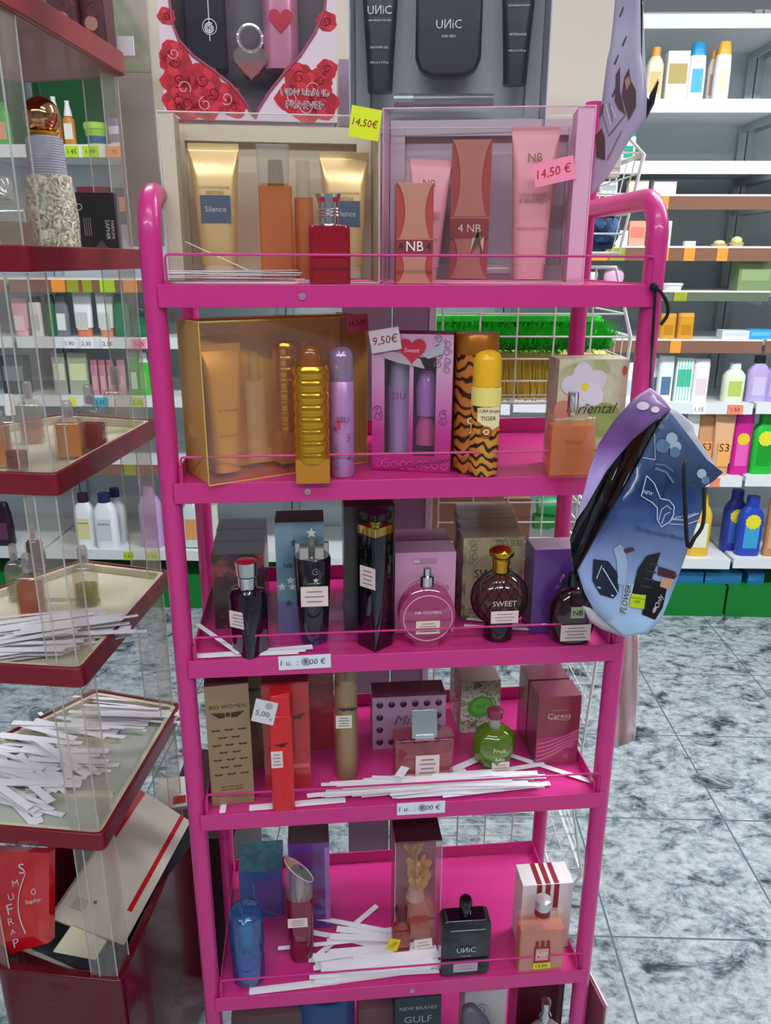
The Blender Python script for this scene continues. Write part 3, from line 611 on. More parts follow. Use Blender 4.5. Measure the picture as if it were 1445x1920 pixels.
def ptag(root, x, z, w_, h, y, col, txt, ink, rot=0):
    def f(m):
        m.M = Matrix.Translation((x, y, z)) @ Matrix.Rotation(-rot, 4, 'Y')
        m.box(-w_ / 2, w_ / 2, -.0008, 0, -h / 2, h / 2, mat(col, .6)); m.text(txt, 0, 0, 0, -.0012, mat(ink, .6), width=w_ * .82, shear=.15)
    return part(root, 'price_tag', f, label='handwritten price tag reading ' + txt)
def onbox(F, px, py, v, P0, rz):   # pixel on the front plane of a set -> local x, z
    c, s = math.cos(rz), math.sin(rz); d = ray(px, py); n = (-s, c)
    t_ = (n[0] * P0.x + n[1] * P0.y + v) / (n[0] * d.x + n[1] * d.y); X, Y, Z = d.x * t_, d.y * t_, EYE + d.z * t_
    return (X - P0.x) * c + (Y - P0.y) * s, Z - P0.z
def setup(F, pxa, va, pxb, vb, z, top_px, top_py):
    A = F.at(pxa, va, z); B_ = F.at(pxb, vb, z); rz = math.atan2(B_.y - A.y, B_.x - A.x); w_ = (B_ - A).length
    T = A if abs(top_px - pxa) < abs(top_px - pxb) else B_
    return A, rz, w_, hgt(T, top_py)

# ---------------------------------------------------------------- shelf one
z = SZ[0] + .0006
A, rz, w_, h = setup(RK, 318, .055, 711, .062, z, 318, 208)
GT = mat('ecc98c', .25, .45); CT = mat('d9c3a2', .35)
hS1 = h
s1 = setbox('perfume_gift_set', 'clear boxed gift set with two gold tubes and amber perfume, left on top pink shelf', A, rz, w_, h, .085, mat('e0d2b8', .45), mat('d9ccb0', .5))
part(s1, 'side_band', lambda m: m.box(.001, .017, .0012, .05, .001, h - .001, mat('d8cbb2', .45)), label='cream card edge')
def loc(px, py, v=.03): return onbox(RK, px, py, v, A, rz)
for xa, xb, yt in ((352, 445, 268), (600, 690, 285)):
    x1, zt = loc((xa + xb) / 2, yt); ww = loc(xb, 400)[0] - loc(xa, 400)[0]; tubep(s1, x1, .004, ww, zt - .004, .034, GT, CT, (('NEW BRAND PERFUMES', .68, .6), ('PRESTIGE', .64, .35)), 0, 'Silence')
def fb(m):
    a, c = loc(482, 300), loc(552, 530); w2 = c[0] - a[0]; x = (a[0] + c[0]) / 2
    m.loft([(.004, w2, .03, .25), (loc(515, 350)[1], w2, .03, .25)], film('ffb878', .3, .4, .04, 'e0904c'), x=x, y=.034)
b = part(s1, 'perfume_bottle', fb)
part(b, 'neck', lambda m: m.loft([(loc(515, 350)[1], .02, .018, 1), (loc(515, 300)[1], .017, .017, 1)], GOLD, x=loc(517, 350)[0], y=.034))
part(b, 'cap', lambda m: m.loft([(loc(515, 346)[1], .036, .028, .3), (loc(515, 272)[1], .038, .028, .3)], film('f8f4ec', .7, .16), x=loc(513, 350)[0], y=.034), .001)
part(s1, 'mini_bottle', lambda m: (m.loft([(.004, .022, .018, 1), (loc(570, 370)[1], .022, .018, 1)], film('ffc08a', .3, .35, .05, 'd89a60'), x=loc(570, 400)[0], y=.04), m.loft([(loc(570, 370)[1], .018, .018, 1), (loc(570, 300)[1], .016, .016, 1)], GLASS, x=loc(570, 400)[0], y=.04)))
x, zz = onbox(RK, 684, 232, 0, A, rz); ptag(s1, x, zz, .034, .032, -.002, 'e4ee1c', '14,50€', '8a2418', R(-8))
# pink set
A2, rz2, w2, h2 = setup(RK, 717, .075, 1092, .03, z, 1092, 198)
PT = mat('e59aa4', .35)
s2 = setbox('perfume_gift_set', 'clear boxed gift set with pink tubes and copper bottle, right on top pink shelf', A2, rz2, w2, h2, .085, mat('c9b4be', .45), mat('eab4cc', .35), CLEAR, rim=mat('f0b8cc', .3))
part(s2, 'side_band', lambda m: m.box(w2 - .019, w2 - .001, .0012, .05, .001, h2 - .001, mat('e9aecb', .4)), label='pale pink card edge')
def loc2(px, py, v=.03): return onbox(RK, px, py, v, A2, rz2)
for xa, xb, yt, ln in ((768, 846, 298, .06), (962, 1050, 236, 0)):
    x1, zt = loc2((xa + xb) / 2, yt); ww = loc2(xb, 400)[0] - loc2(xa, 400)[0]; tubep(s2, x1 - ln * .12, .004, ww, zt - .004, .036, PT, PT, (('NB', .8, .3), ('NEW BRAND', .56, .6), ('4 WOMEN', .52, .6), ('BODY LOTION', .34, .6)), ln)
RB = mat('b04a48', .25, 0, .4); RBG = mat('eaa58c', .25, .55)
def hourglass(m, x, z0, w_, h, y, d, dark=RB, metal=RBG, lowtext=True):
    m.box(x - w_ / 2, x + w_ / 2, y, y + d, z0, z0 + h, dark)
    n = 12; pts = []
    for k in range(n + 1): q = k / n; pts.append((x - w_ * (.49 - .22 * math.sin(PI * q) ** .7), z0 + h * (.42 + .58 * q)))
    pts2 = [(2 * x - a, b) for a, b in pts[::-1]]; m.prism([p for p in pts] + pts2, y - .0015, y, metal)
    pts = [(x - w_ * (.49 - .2 * math.sin(PI * q / 12) ** .7), z0 + h * .34 * q / 12) for q in range(13)]
    m.prism(pts + [(2 * x - a, b) for a, b in pts[::-1]], y - .0015, y, metal)
    m.box(x - w_ * .5, x + w_ * .5, y - .002, y - .0002, z0 + h * .3, z0 + h * .46, mat('8e3c40', .3)); m.box(x - w_ * .5, x + w_ * .5, y - .0022, y - .0018, z0 + h * .445, z0 + h * .455, metal)
a, c = loc2(848, 262), loc2(912, 530)
part(s2, 'perfume_bottle', lambda m: (hourglass(m, (a[0] + c[0]) / 2, .004, c[0] - a[0], a[1] - .004, .03, .025, mat('a4474a', .3), mat('c98074', .3, .4)), m.text('4 NB', (a[0] + c[0]) / 2, a[1] * .39, .009, .0275, mat('e8dcd8', .3, .4)),
     m.prism([((a[0] + c[0]) / 2 + .004, a[1] * .32), ((a[0] + c[0]) / 2 + .001, a[1] * .2), ((a[0] + c[0]) / 2 + .01, .06), ((a[0] + c[0]) / 2 + .017, a[1] * .22), ((a[0] + c[0]) / 2 + .018, a[1] * .33)], .0262, .0278, mat('f6c8b4', .25, .3))))
part(s2, 'mini_bottle', lambda m: m.tube([(loc2(845, 515)[0], .05, .014), (loc2(955, 515)[0], .05, .014)], .006, film('e8c8d0', .3, .2), 10))
x, zz = onbox(RK, 1038, 322, 0, A2, rz2); ptag(s2, x, zz, .046, .025, -.002, 'ff8fae', '14,50 €', 'b0182a', R(12))
# NB tester
w_, h, d, Cn, a = pick(RK, 776, 0, z, 68, 343, .022, v=.018)
t = thing('perfume_bottle', 'rectangular copper and red NB perfume bottle with hourglass front', 'perfume', Cn, a)
part(t, 'body', lambda m: hourglass(m, 0, 0, w_, h, -d / 2, d), .0008)
part(t, 'lettering', lambda m: (m.text('NB', 0, h * .38, .0105, -d / 2 - .003, mat('f4f0ee', .3)), m.text('4', -w_ * .38, h * .38, .008, -d / 2 - .0026, INK), m.text('4', w_ * .38, h * .38, .008, -d / 2 - .0026, INK)))
# red crown bottle
w_, h, d, Cn, a = pick(RK, 619, 0, z, 77, 362, .03, v=.012)
t = thing('perfume_bottle', 'deep red glass perfume bottle with chrome crown cap on the top pink shelf', 'perfume', Cn, a)
part(t, 'body', lambda m: m.loft([(0, w_, d, .35), (h * .60, w_, d, .35), (h * .65, w_ * .96, d * .95, .4), (h * .675, w_ * .4, d * .6, 1)], mat('8e0d22', .08, 0, .8)), label='deep red glass body')
part(t, 'cap', lambda m: (m.loft([(h * .67, w_ * .46, w_ * .4), (h * .82, w_ * .46, w_ * .4), (h * .9, w_ * .5, w_ * .42), (h, w_ * .62, w_ * .5)], CHROME, 6), [m.tube([(w_ * .24 * math.cos(q), w_ * .21 * math.sin(q), h * (.76 + k * .035) + h * .008 * math.cos(q)) for q in [2 * PI * j / 16 for j in range(16)]], .0012, mat('e8e8ea', .1, 1), 6, True) for k in range(3)], [circ(m, x, h * .93, .0028, -w_ * .24, mat('b01830', .2), 8) for x in (-.008, .008)]), sm=.5)
# paper strips lying at the left end of shelf one
def strip_mesh(L_, wd, name='paper_strip'):
    m = MB(); m.box(-L_ / 2, L_ / 2, -wd / 2, wd / 2, 0, .0005, PAPER); me = m.build(name); d_ = me.data; bpy.data.objects.remove(me); return d_
SM = [strip_mesh(.15, .009), strip_mesh(.13, .012), strip_mesh(.14, .007), strip_mesh(.085, .007)]
def strip(mesh, P, ax, ay, az, label, group):
    o = bpy.data.objects.new('paper_strip', mesh); C.objects.link(o); o.location = P; o.rotation_euler = (ax, ay, az); return tag(o, label, 'paper strip', group)
for k in range(14):
    strip(SM[0], RK(.082 + random.uniform(-.006, .006), .012 + random.uniform(-.004, .012), SZ[0] + .001 + k * .0010), 0, random.uniform(-.012, .012), RK.a + random.uniform(-.06, .06), 'white paper tester strip stacked at the left front of the top pink shelf', 'tester strips on the top pink shelf')
strip(SM[3], RK(.072, .026, SZ[0] + .027), 0, .42, RK.a, 'single pale tester strip leaning up against the gold gift set', None)

# sets standing on top of the first two
zt = z + h2 * 0
A3 = RK.at(322, .075, SZ[0] + hS1 + .003); B3 = RK.at(628, .09, A3.z); rz3 = math.atan2(B3.y - A3.y, B3.x - A3.x); w3 = (B3 - A3).length; h3 = .22
A3 = RK.at(310, .12, A3.z); B3 = RK.at(632, .125, A3.z); rz3 = math.atan2(B3.y - A3.y, B3.x - A3.x); w3 = (B3 - A3).length
hs = thing('perfume_gift_set', 'rose-printed gift set with heart-shaped window standing above the gold tube set', 'gift set', A3, rz3)
def l3(px, py, v=0): return onbox(RK, px, py, v, A3, rz3)
ROSE = mat('c8102e', .45, coat=.3); PALE = mat('e6cfd8', .35, coat=.5)
hw = [l3(*p) for p in [(318, -60), (318, 0), (322, 40), (335, 75), (362, 105), (400, 132), (432, 158), (455, 185), (472, 214), (478, 222), (484, 205), (505, 172), (535, 135), (562, 105), (590, 62), (608, 20), (614, -60)]]
def card(m):
    L_ = [(0, 0)] + [(0, hw[0][1])] + hw[:10] + [(hw[9][0], 0)]; L_ = [p for p in L_]
    m.prism([(0, -.0), (0, h3)] + [(hw[0][0], h3)] + hw[:10] + [(hw[9][0], 0)], 0, .0015, PALE)
    m.prism([(w3, 0), (hw[9][0], 0)] + hw[9:] + [(hw[-1][0], h3), (w3, h3)], 0, .0015, PALE)
    m.box(0, .0015, .0015, .06, 0, h3, PALE); m.box(w3 - .0015, w3, .0015, .06, 0, h3, PALE); m.box(0, w3, .06, .0615, 0, h3, mat('6a6168', .5)); m.box(0, w3, .0015, .06, 0, .0015, PALE)
part(hs, 'carton', card, label='pale pink card with a heart-shaped cut-out')
def roses(m):
    rnd = random.Random(5)
    rr1 = [(305, 100, .016), (330, 115, .018), (312, 150, .02), (345, 165, .02), (380, 150, .02), (400, 175, .018), (425, 185, .018), (350, 195, .02), (320, 190, .018), (385, 200, .02), (440, 200, .014), (312, 30, .01), (560, 145, .018), (585, 170, .022), (545, 185, .018), (600, 150, .014), (610, 195, .02), (575, 205, .02), (622, 130, .012), (620, 40, .012)]
    for px, py, r in rr1:
        x, zz = l3(px, py); x = max(r * .9, min(w3 - r * .9, x)); zz = max(r * .8, zz)
        n = 16; m.prism([(x + r * (1 + .12 * math.sin(5 * q + px)) * math.cos(q), zz + r * .85 * (1 + .1 * math.sin(4 * q)) * math.sin(q)) for q in [2 * PI * k / n for k in range(n)]], -.0006 - .00002 * (px % 7), -.0001, ROSE)
        for j in range(6): q0 = j * 1.05 + px; circ(m, x + r * .45 * math.cos(q0), zz + r * .4 * math.sin(q0), r * (.42 - .03 * j), -.0006 - .00006 * (j + 1), mat(('a80c24', 'd82840', 'b81028')[j % 3], .45, coat=.3), 12, 1.2, .00005, q0)
        curl(m, x, zz, r * .4, -.0012, mat('f0b8c0', .4) if px % 2 else mat('8e0a20', .5), 1.1, 1, px, .0006)
part(hs, 'print', roses)
x, zz = l3(572, 174)
part(hs, 'lettering', lambda m: [(m.text(a_, x + b_ + .0006 * q, zz + c_ - .0005 * q, 0, -.0022 - .0005 * (1 - abs(q)), mt, width=ww) if 1 else 0) for a_, b_, c_, ww in (('NEW BRAND', 0, 0, .056), ('FOREVER', 0, -.0135, .045)) for q, mt in ((1, mat('f4eef0', .5)), (-1, mat('f4eef0', .5)), (0, mat('8a2a3c', .5)))])
part(hs, 'window_film', lambda m: (m.add([(p[0], -.0004, p[1]) for p in hw], [tuple(range(len(hw)))], CLEAR), m.tube([(p[0], -.001, p[1]) for p in hw], .0016, mat('a85068', .3), 6)))
a_, b_ = l3(345, 130, .02), l3(428, 130, .02)
bt = part(hs, 'perfume_bottle', lambda m: m.box(a_[0] + .002, b_[0], .018, .045, .055, h3 - .004, mat('2e2838', .15, 0, .5)), .004, label='dark violet bottle with a white emblem')
part(bt, 'emblem', lambda m: (ringp(m, l3(390, 42)[0], l3(390, 42)[1], .008, .0175, mat('e8e8ec', .3), .0005), curl(m, l3(390, 45)[0], l3(390, 45)[1], .006, .0172, mat('f4f4f6', .3), 2, 1, 1, .0008), m.box(l3(386, 0)[0], l3(388, 0)[0], .0172, .0178, .085, h3 - .01, mat('d8d4dc', .2))))
x, zz = l3(470, 115, .02)
part(hs, 'heart_bottle', lambda m: (m.prism(heart(x, zz, .02), .02, .04, film('f0e0e0', .5, .12)), m.prism([(x - .015, zz), (x - .01, zz - .012), (x, zz - .018), (x + .01, zz - .012), (x + .015, zz)], .022, .038, mat('b8424a', .2)), ringp(m, x, zz + .026, .014, .03, film('e8e0dc', .7, .4), .002)))
part(hs, 'body_spray', lambda m: (m.loft([(.06, .042, .03, 1), (h3 - .004, .042, .03, 1)], mat('d68aa6', .2, .3), x=l3(527, 80, .02)[0], y=.035), m.prism(heart(l3(527, 72, .02)[0], .11, .014), .0175, .0195, mat('c02040', .3))))
# UNIC set
zt2 = A2.z + h2
A4 = RK.at(656, .135, SZ[0] + hgt(RK.at(717, .075, SZ[0]), 232) + .003); B4 = RK.at(1022, .10, A4.z); rz4 = math.atan2(B4.y - A4.y, B4.x - A4.x); w4 = (B4 - A4).length; h4 = .20
us = setbox('perfume_gift_set', 'clear boxed gift set with black UNIC tubes and bottle standing above the pink set', A4, rz4, w4, h4, .07, mat('b0b6ba', .4), mat('9ca5b6', .4), CLEAR, rim=mat('c8ccd8', .3))
def l4(px, py, v=.03): return onbox(RK, px, py, v, A4, rz4)
DK = mat('23262c', .35, 0, .2); LW = mat('d8dade', .4)
for px, py0, wpx, tx in ((712, 172, 76, 22), (965, 158, 72, -6)):
    x, zb_ = l4(px, py0); ww = l4(px + wpx / 2, 80)[0] - l4(px - wpx / 2, 80)[0]
    def f(m):
        m.loft([(max(zb_, .004), ww * .62, .024, .9), (zb_ + .03, ww * .68, .026, .9), (h4 - .008, ww * .98, .014, .9)], DK, 6, x=x, y=.036)
        zt_ = l4(px, tx)[1]
        if zt_ < h4 - .006: m.text('UИiC', x, zt_, 0, .0215, LW, width=ww * .58); m.text('NEW BRAND FOR MEN', x, zt_ - .011, 0, .0215, LW, width=ww * .55)
        else: m.text('UИiC', x, l4(px, 8)[1], 0, .0215, LW, width=ww * .58)
        m.text('SHOWER GEL' if px < 800 else 'AFTERSHAVE', x, l4(px, 68 if px > 800 else 92)[1], 0, .0215, LW, width=ww * .45); m.text('100 ml 3.4 Fl.oz', x, l4(px, 98 if px > 800 else 120)[1], 0, .0215, LW, width=ww * .45)
    part(us, 'tube', f)
x0_, zb_ = l4(778, 145); x1_, _ = l4(900, 145)
ub_ = part(us, 'perfume_bottle', lambda m: m.prism([(x0_, h4 - .005), (x0_, zb_ + .02), (x0_ + .006, zb_ + .006), (x0_ + .02, zb_), (x1_ - .02, zb_), (x1_ - .006, zb_ + .006), (x1_, zb_ + .02), (x1_, h4 - .005)], .024, .048, DK), .004)
part(ub_, 'lettering', lambda m: (m.text('UИiC', (x0_ + x1_) / 2, l4(838, 48)[1], 0, .0225, LW, width=.03), m.text('FOR MEN', (x0_ + x1_) / 2, l4(838, 71)[1], 0, .0225, LW, width=.016)))
part(us, 'mini_bottle', lambda m: (m.tube([(l4(745, 188)[0], .034, l4(745, 190)[1] + .002), (l4(925, 182)[0], .034, l4(925, 190)[1] + .002)], .0075, film('c8ccd0', .4, .35, .05, '8a9094'), 12), m.tube([(l4(738, 188)[0], .034, l4(745, 190)[1] + .002), (l4(775, 186)[0], .034, l4(745, 190)[1] + .002)], .008, mat('9aa0a4', .3, .6), 12)))

# ---------------------------------------------------------------- shelf two
z = SZ[1] + .0006
PA = PZ(392, 911, z); PB_ = PZ(688, 866, z); A5 = PA; rz5 = math.atan2(PB_.y - PA.y, PB_.x - PA.x); w5 = (PB_ - PA).length; h5 = hgt(PA, 598)
s5 = setbox('perfume_gift_set', 'gold shrink-wrapped gift set with ribbed bottle, left on the second pink shelf', A5, rz5, w5, h5 * .98, .075, mat('f0c45c', .4), mat('c9a850', .45), film('fff0c8', .12, .06), rim=mat('d8b860', .3))
def l5(px, py, v=.03): return onbox(RK, px, py, v, A5, rz5)
x1, zt_ = l5(408, 655); ww = l5(452, 700)[0] - l5(368, 700)[0]; tubep(s5, x1 + .004, .006, ww * .9, zt_, .034, mat('e2ae62', .3, .3), mat('eab070', .3, .3), (('W Woman', .5, .5), ('BODY LOTION', .3, .45)))
part(s5, 'mini_bottle', lambda m: (m.loft([(.012, .026, .018, 1), (.11, .026, .018, 1)], film('fff0d0', .4, .2), x=l5(480, 700)[0], y=.036), m.loft([(.11, .014, .014, 1), (.145, .013, .013, 1)], GLASS, x=l5(480, 700)[0], y=.036)))
GR = mat('e0a634', .2, .9)
def ribs(m, x, y, z0, z1, w_, n, mt):
    sec = []
    for k in range(n):
        a_, b_ = z0 + (z1 - z0) * k / n, z0 + (z1 - z0) * (k + 1) / n
        for q in range(5): f_ = q / 5; sec.append((a_ + (b_ - a_) * f_, w_ * (.9 + .1 * math.sin(PI * f_)), w_ * (.9 + .1 * math.sin(PI * f_)), .85))
    sec.append((z1, w_ * .9, w_ * .9, .85)); m.loft(sec, mt, 6, x=x, y=y)
part(s5, 'perfume_bottle', lambda m: (ribs(m, l5(542, 700)[0], .038, .045, h5 * .82, .033, 8, GR), m.box(l5(542, 700)[0] - .016, l5(542, 700)[0] + .016, .024, .052, .006, .045, mat('c88a2a', .2, .3))), sm=1)
x, zz = onbox(RK, 668, 602, 0, A5, rz5); ptag(s5, min(x, w5 - .012), zz - .002, .03, .02, -.002, 'e8607c', '14,50€', 'a01020', R(4))
w_, h, d, Cn, a = pick(RK, 587, 906, z, 64, 650, .03)
t = thing('perfume_bottle', 'gold ribbed perfume bottle with amber domed cap on the second pink shelf', 'perfume', Cn, a)
part(t, 'base', lambda m: m.loft([(0, w_, d * 1.1, .12), (h * .18, w_, d * 1.1, .12)], mat('c9862c', .12, .2, .6)), label='square amber base')
part(t, 'body', lambda m: ribs(m, 0, 0, h * .15, h * .86, w_ * 1.04, 8, GR), sm=1)
part(t, 'cap', lambda m: m.loft([(h * .86, w_ * .62, w_ * .55), (h * .95, w_ * .58, w_ * .5), (h * .985, w_ * .4, w_ * .36), (h, w_ * .2, w_ * .2)], mat('8a4a1c', .15, 0, .6)), label='dark amber cap')
def spray(px, py, zz, pw, ptop, lab, body, cap, capf, F=RK, name='body_spray', deco=None, dome=True, v=None, collar=None):
    w_, h, d, Cn, a = pick(F, px, py, zz, pw, ptop, .03, v, dr=1)
    t = thing(name, lab, 'spray', Cn, a)
    part(t, 'can', lambda m: m.loft([(0, w_ * .94, w_ * .94), (h * .01, w_, w_), (h * capf, w_, w_)] + ([(h * capf + .002, w_ * .9, w_ * .9)]), body, 8))
    top = [(h * capf, w_ * .97, w_ * .97)] + ([(h * .93, w_ * .94, w_ * .94), (h * .97, w_ * .8, w_ * .8), (h * .99, w_ * .55, w_ * .55), (h, w_ * .2, w_ * .2)] if dome else [(h * .99, w_ * .93, w_ * .93), (h, w_ * .85, w_ * .85)])
    part(t, 'cap', lambda m: m.loft(top, cap, 8), sm=1)
    if deco: part(t, 'print', lambda m: deco(m, w_, h))
    return t
LIL = ramp_mat('lilac_can', [(0, 'b4489a'), (.3, 'c07ab8'), (.6, 'bfa6c8')], 'grad', rough=.25, metal=.4, vec='Generated', rot=(0, PI / 2, 0), stretch=(1, 1, 1))
def d1(m, w_, h):
    m.text('SSU', w_ * .02, h * .46, 0, -w_ / 2 - .001, mat('6a3a68', .5), width=w_ * .5, rot=0); circ(m, -w_ * .1, h * .42, .006, -w_ / 2 + .0005, mat('c04060', .4), 14)
    for k in range(5): curl(m, (k % 2 - .5) * w_ * .4, h * (.38 - .07 * k), .005, -w_ / 2 + .0012, mat('7a3a78', .5), 1.2, 1 if k % 2 else -1, k)
spray(643, 896, z, 46, 652, 'slim lilac body spray can with domed metallic cap', mat('c08cc4', .25, .3), mat('a88cb0', .2, .5), .74, deco=d1)
# magenta windowed gift box
PA = PZ(697, 880, z); PB_ = PZ(843, 887, z); rz6 = math.atan2(PB_.y - PA.y, PB_.x - PA.x) ; w6 = (PB_ - PA).length; h6 = hgt(PA, 625)
t = thing('perfume_gift_box', 'magenta gift box with two windows and red heart on the second pink shelf', 'gift set', PA, rz6)
MG = ramp_mat('magenta_fade', [(0, 'b0106c'), (.3, 'bc3088'), (.8, 'cf9cbc')], 'grad', rough=.35, coat=.3, vec='Generated', rot=(0, PI / 2, 0))
d6 = .05
def f(m):
    def fr(x0, x1, z0, z1): m.box(x0 * w6, x1 * w6, 0, .0015, z0 * h6, z1 * h6, mg[0] if z1 < .2 else (mg[1] if z0 > .83 else mg[2]))
    mg = [MG, MG, MG]
    fr(0, 1, 0, .12); fr(0, 1, .84, 1); fr(0, .16, .12, .84); fr(.80, 1, .12, .84); fr(.47, .52, .12, .84)
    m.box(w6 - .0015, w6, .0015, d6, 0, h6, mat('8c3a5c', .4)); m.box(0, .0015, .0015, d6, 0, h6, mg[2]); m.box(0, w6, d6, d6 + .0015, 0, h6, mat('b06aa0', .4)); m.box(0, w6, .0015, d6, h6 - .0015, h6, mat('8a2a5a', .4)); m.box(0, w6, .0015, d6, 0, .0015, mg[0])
part(t, 'carton', f)
part(t, 'window_film', lambda m: (m.box(.16 * w6, .47 * w6, -.0006, -.0002, .12 * h6, .84 * h6, CLEAR), m.box(.52 * w6, .80 * w6, -.0006, -.0002, .12 * h6, .84 * h6, CLEAR)))
part(t, 'body_spray', lambda m: (m.loft([(.004, .03, .03), (h6 * .62, .03, .03)], mat('b98cc4', .25, .4), 8, x=w6 * .32, y=.024), m.loft([(h6 * .62, .028, .028), (h6 * .82, .024, .024)], mat('b0a4bc', .25, .4), 8, x=w6 * .32, y=.024), m.text('SSU', w6 * .32, h6 * .55, 0, .0085, mat('6a3a68', .5), width=.018)))
part(t, 'perfume_bottle', lambda m: (m.loft([(.03, .026, .026), (h6 * .3, .026, .026), (h6 * .4, .016, .016)], mat('c04a8a', .2, 0, .5), 8, x=w6 * .66, y=.024), m.loft([(h6 * .4, .024, .024), (h6 * .6, .026, .026), (h6 * .7, .02, .02), (h6 * .73, .01, .01)], mat('a468b0', .2), 8, x=w6 * .66, y=.024)), sm=1)
part(t, 'heart_badge', lambda m: (m.prism(heart(w6 * .5, h6 * .895, .0165), -.0026, -.0008, mat('c02a44', .35)), m.text('Sweet', w6 * .5, h6 * .89, 0, -.0029, mat('f0b8c0', .5), width=.018, shear=.2), m.prism([(w6 * .62, h6 * .86), (w6 * .9, h6 * .95), (w6 * .88, h6 * .87), (w6 * .7, h6 * .83)], -.0018, -.0008, mat('a8a8b0', .4)), m.prism([(w6 * .38, h6 * .86), (w6 * .12, h6 * .9), (w6 * .15, h6 * .83), (w6 * .32, h6 * .8), (w6 * .5, h6 * .78), (w6 * .66, h6 * .76), (w6 * .6, h6 * .83)], -.0016, -.0008, mat('b8a0a8', .4))))
def f(m):
    for k in range(9): curl(m, w6 * (.08 + .105 * k), h6 * .05, .006, -.0006, mat('d858a8', .4), 1.3, 1 if k % 2 else -1, k)
    for k in range(8): curl(m, w6 * (.93 if k % 2 else .82), h6 * (.97 - .03 * k), .005, -.0006, mat('8a7888', .4), 1.4, 1 if k % 2 else -1, k * 2)
    for k in range(4): curl(m, w6 * (.9 if k % 2 else .08), h6 * (.45 - .02 * k), .006, -.0006, mat('8a3a88', .4), 1.3, 1 if k % 2 else -1, k)
part(t, 'print', f)
x, zz = onbox(RK, 723, 637, 0, PA, rz6); ptag(t, x, zz, .036, .026, -.004, 'dcc8d0', '9,50€', '8a1826', R(10))
# tiger sprays
TIG = ramp_mat('tiger_print', [(.0, '2a1608'), (.20, '3a1e0c'), (.27, 'c87a24'), (.6, 'e09a34')], 'wave', 26, 9, .35, stretch=(2.2, 2.2, 1), detail=1.5)
TIG2 = ramp_mat('tiger_print_dark', [(.0, '2c1208'), (.22, '44200e'), (.3, 'a85a22'), (.6, 'c07028')], 'wave', 22, 9, .3, stretch=(2.0, 2.0, 1), detail=1.5)
w_, h, d, Cn, a = pick(RK, 893, 890, z, 80, 628, .05, dr=1)
t = thing('perfume_tin', 'tall round tin with dark orange tiger stripes on the second pink shelf', 'tin', Cn, a)
part(t, 'body', lambda m: m.loft([(0, w_ * .97, w_ * .97), (.004, w_, w_), (h * .93, w_, w_)], TIG2, 10))
part(t, 'lid', lambda m: m.loft([(h * .86, w_ * 1.02, w_ * 1.02), (h * .99, w_ * 1.02, w_ * 1.02), (h, w_ * .98, w_ * .98)], mat('a8641e', .25, .4), 10))
part(t, 'lettering', lambda m: (m.text('CUBA', .002, h * .40, 0, -w_ / 2 - .001, mat('efe2b8', .4), width=w_ * .62), m.text('Jungle', .002, h * .34, 0, -w_ / 2 - .001, mat('efe2b8', .4), width=w_ * .5), ringp(m, 0, h * .58, .008, -w_ / 2 - .0004, mat('efe2b8', .4), .0008)))
def d2(m, w_, h):
    y = -w_ / 2 - .0005
    m.loft([(h * .57, w_ * 1.01, w_ * 1.01), (h * .715, w_ * 1.01, w_ * 1.01)], mat('ecdc7c', .4), 10)
    m.text('CUBA Jungle', 0, h * .535, 0, y - .001, mat('3a2410', .4), width=w_ * .72); m.text('TIGER', 0, h * .48, 0, y - .001, mat('3a2410', .4), width=w_ * .5)
    m.prism([(-w_ * .36, h * .56), (w_ * .36, h * .57), (w_ * .36, h * .42), (w_ * .1, h * .38), (-w_ * .36, h * .46)], y - .0005, y + .002, mat('ead9a8', .4))
    ringp(m, -.002, h * .37, .0062, y - .0008, mat('b04818', .4), .0011); ringp(m, -.002, h * .37, .003, y - .0008, mat('f0e0b0', .4), .0008)
spray(910, 895, z, 57, 658, 'tiger-striped body spray with yellow domed cap', TIG, mat('e8b220', .25, 0, .2), .715, deco=d2)
# floral box with amber bottle before it
FLR = ramp_mat('floral_card', [(.35, '8e9a50'), (.45, 'b8b88a'), (.55, 'cfc8ae'), (.68, 'd0b48e')], 'noise', 22, .8, .4)
def d3(m, w_, h, y):
    cx, cz = -w_ * .12, h * .76; pm = mat('d5cdd8', .5)
    for k in range(5): q = k * 2 * PI / 5 + .5; circ(m, cx + .014 * math.cos(q), cz + .014 * math.sin(q), .0125, y - .0002 * k, pm, 14, 1.25, rot=q)
    circ(m, cx, cz, .005, y - .0012, mat('e8c832', .5), 10); circ(m, w_ * .44, h * .9, .006, y, mat('c8543a', .5), 8, .5)
    circ(m, w_ * .2, h * .45, .022, y, mat('8c9a4a', .5), 18); circ(m, -w_ * .4, h * .55, .012, y, mat('d89078', .5), 14)
    m.text('Oriental', w_ * .0, h * .565, 0, y - .0014, mat('3a3a20', .5), width=w_ * .7, shear=.4)
carton('perfume_box', 'pale green floral perfume carton behind an amber bottle, second pink shelf', RK, 1098, 878, z, 130, 674, .04, FLR, mat('c0bfa0', .5), deco=d3, rz=RK.a + .02)
w_, h, d, Cn, a = pick(RK, 1070, 896, z, 86, 738, .026)
t = thing('perfume_bottle', 'flat square amber perfume bottle before the floral carton', 'perfume', Cn, a)
part(t, 'body', lambda m: m.loft([(0, w_, d, .15), (h * .70, w_ * .98, d, .2), (h * .72, w_ * .95, d * .9, .3)], film('fff2e0', .2, .05), 4), .001)
part(t, 'liquid', lambda m: m.loft([(.003, w_ * .95, d * .85, .15), (h * .62, w_ * .94, d * .85, .2)], film('ffb848', .1, .4, .1, 'f0a030'), 4))
part(t, 'pump', lambda m: m.loft([(h * .71, w_ * .18, w_ * .18), (h * .78, w_ * .18, w_ * .18), (h * .8, w_ * .24, w_ * .24), (h, w_ * .24, w_ * .24)], CHROME, 6))
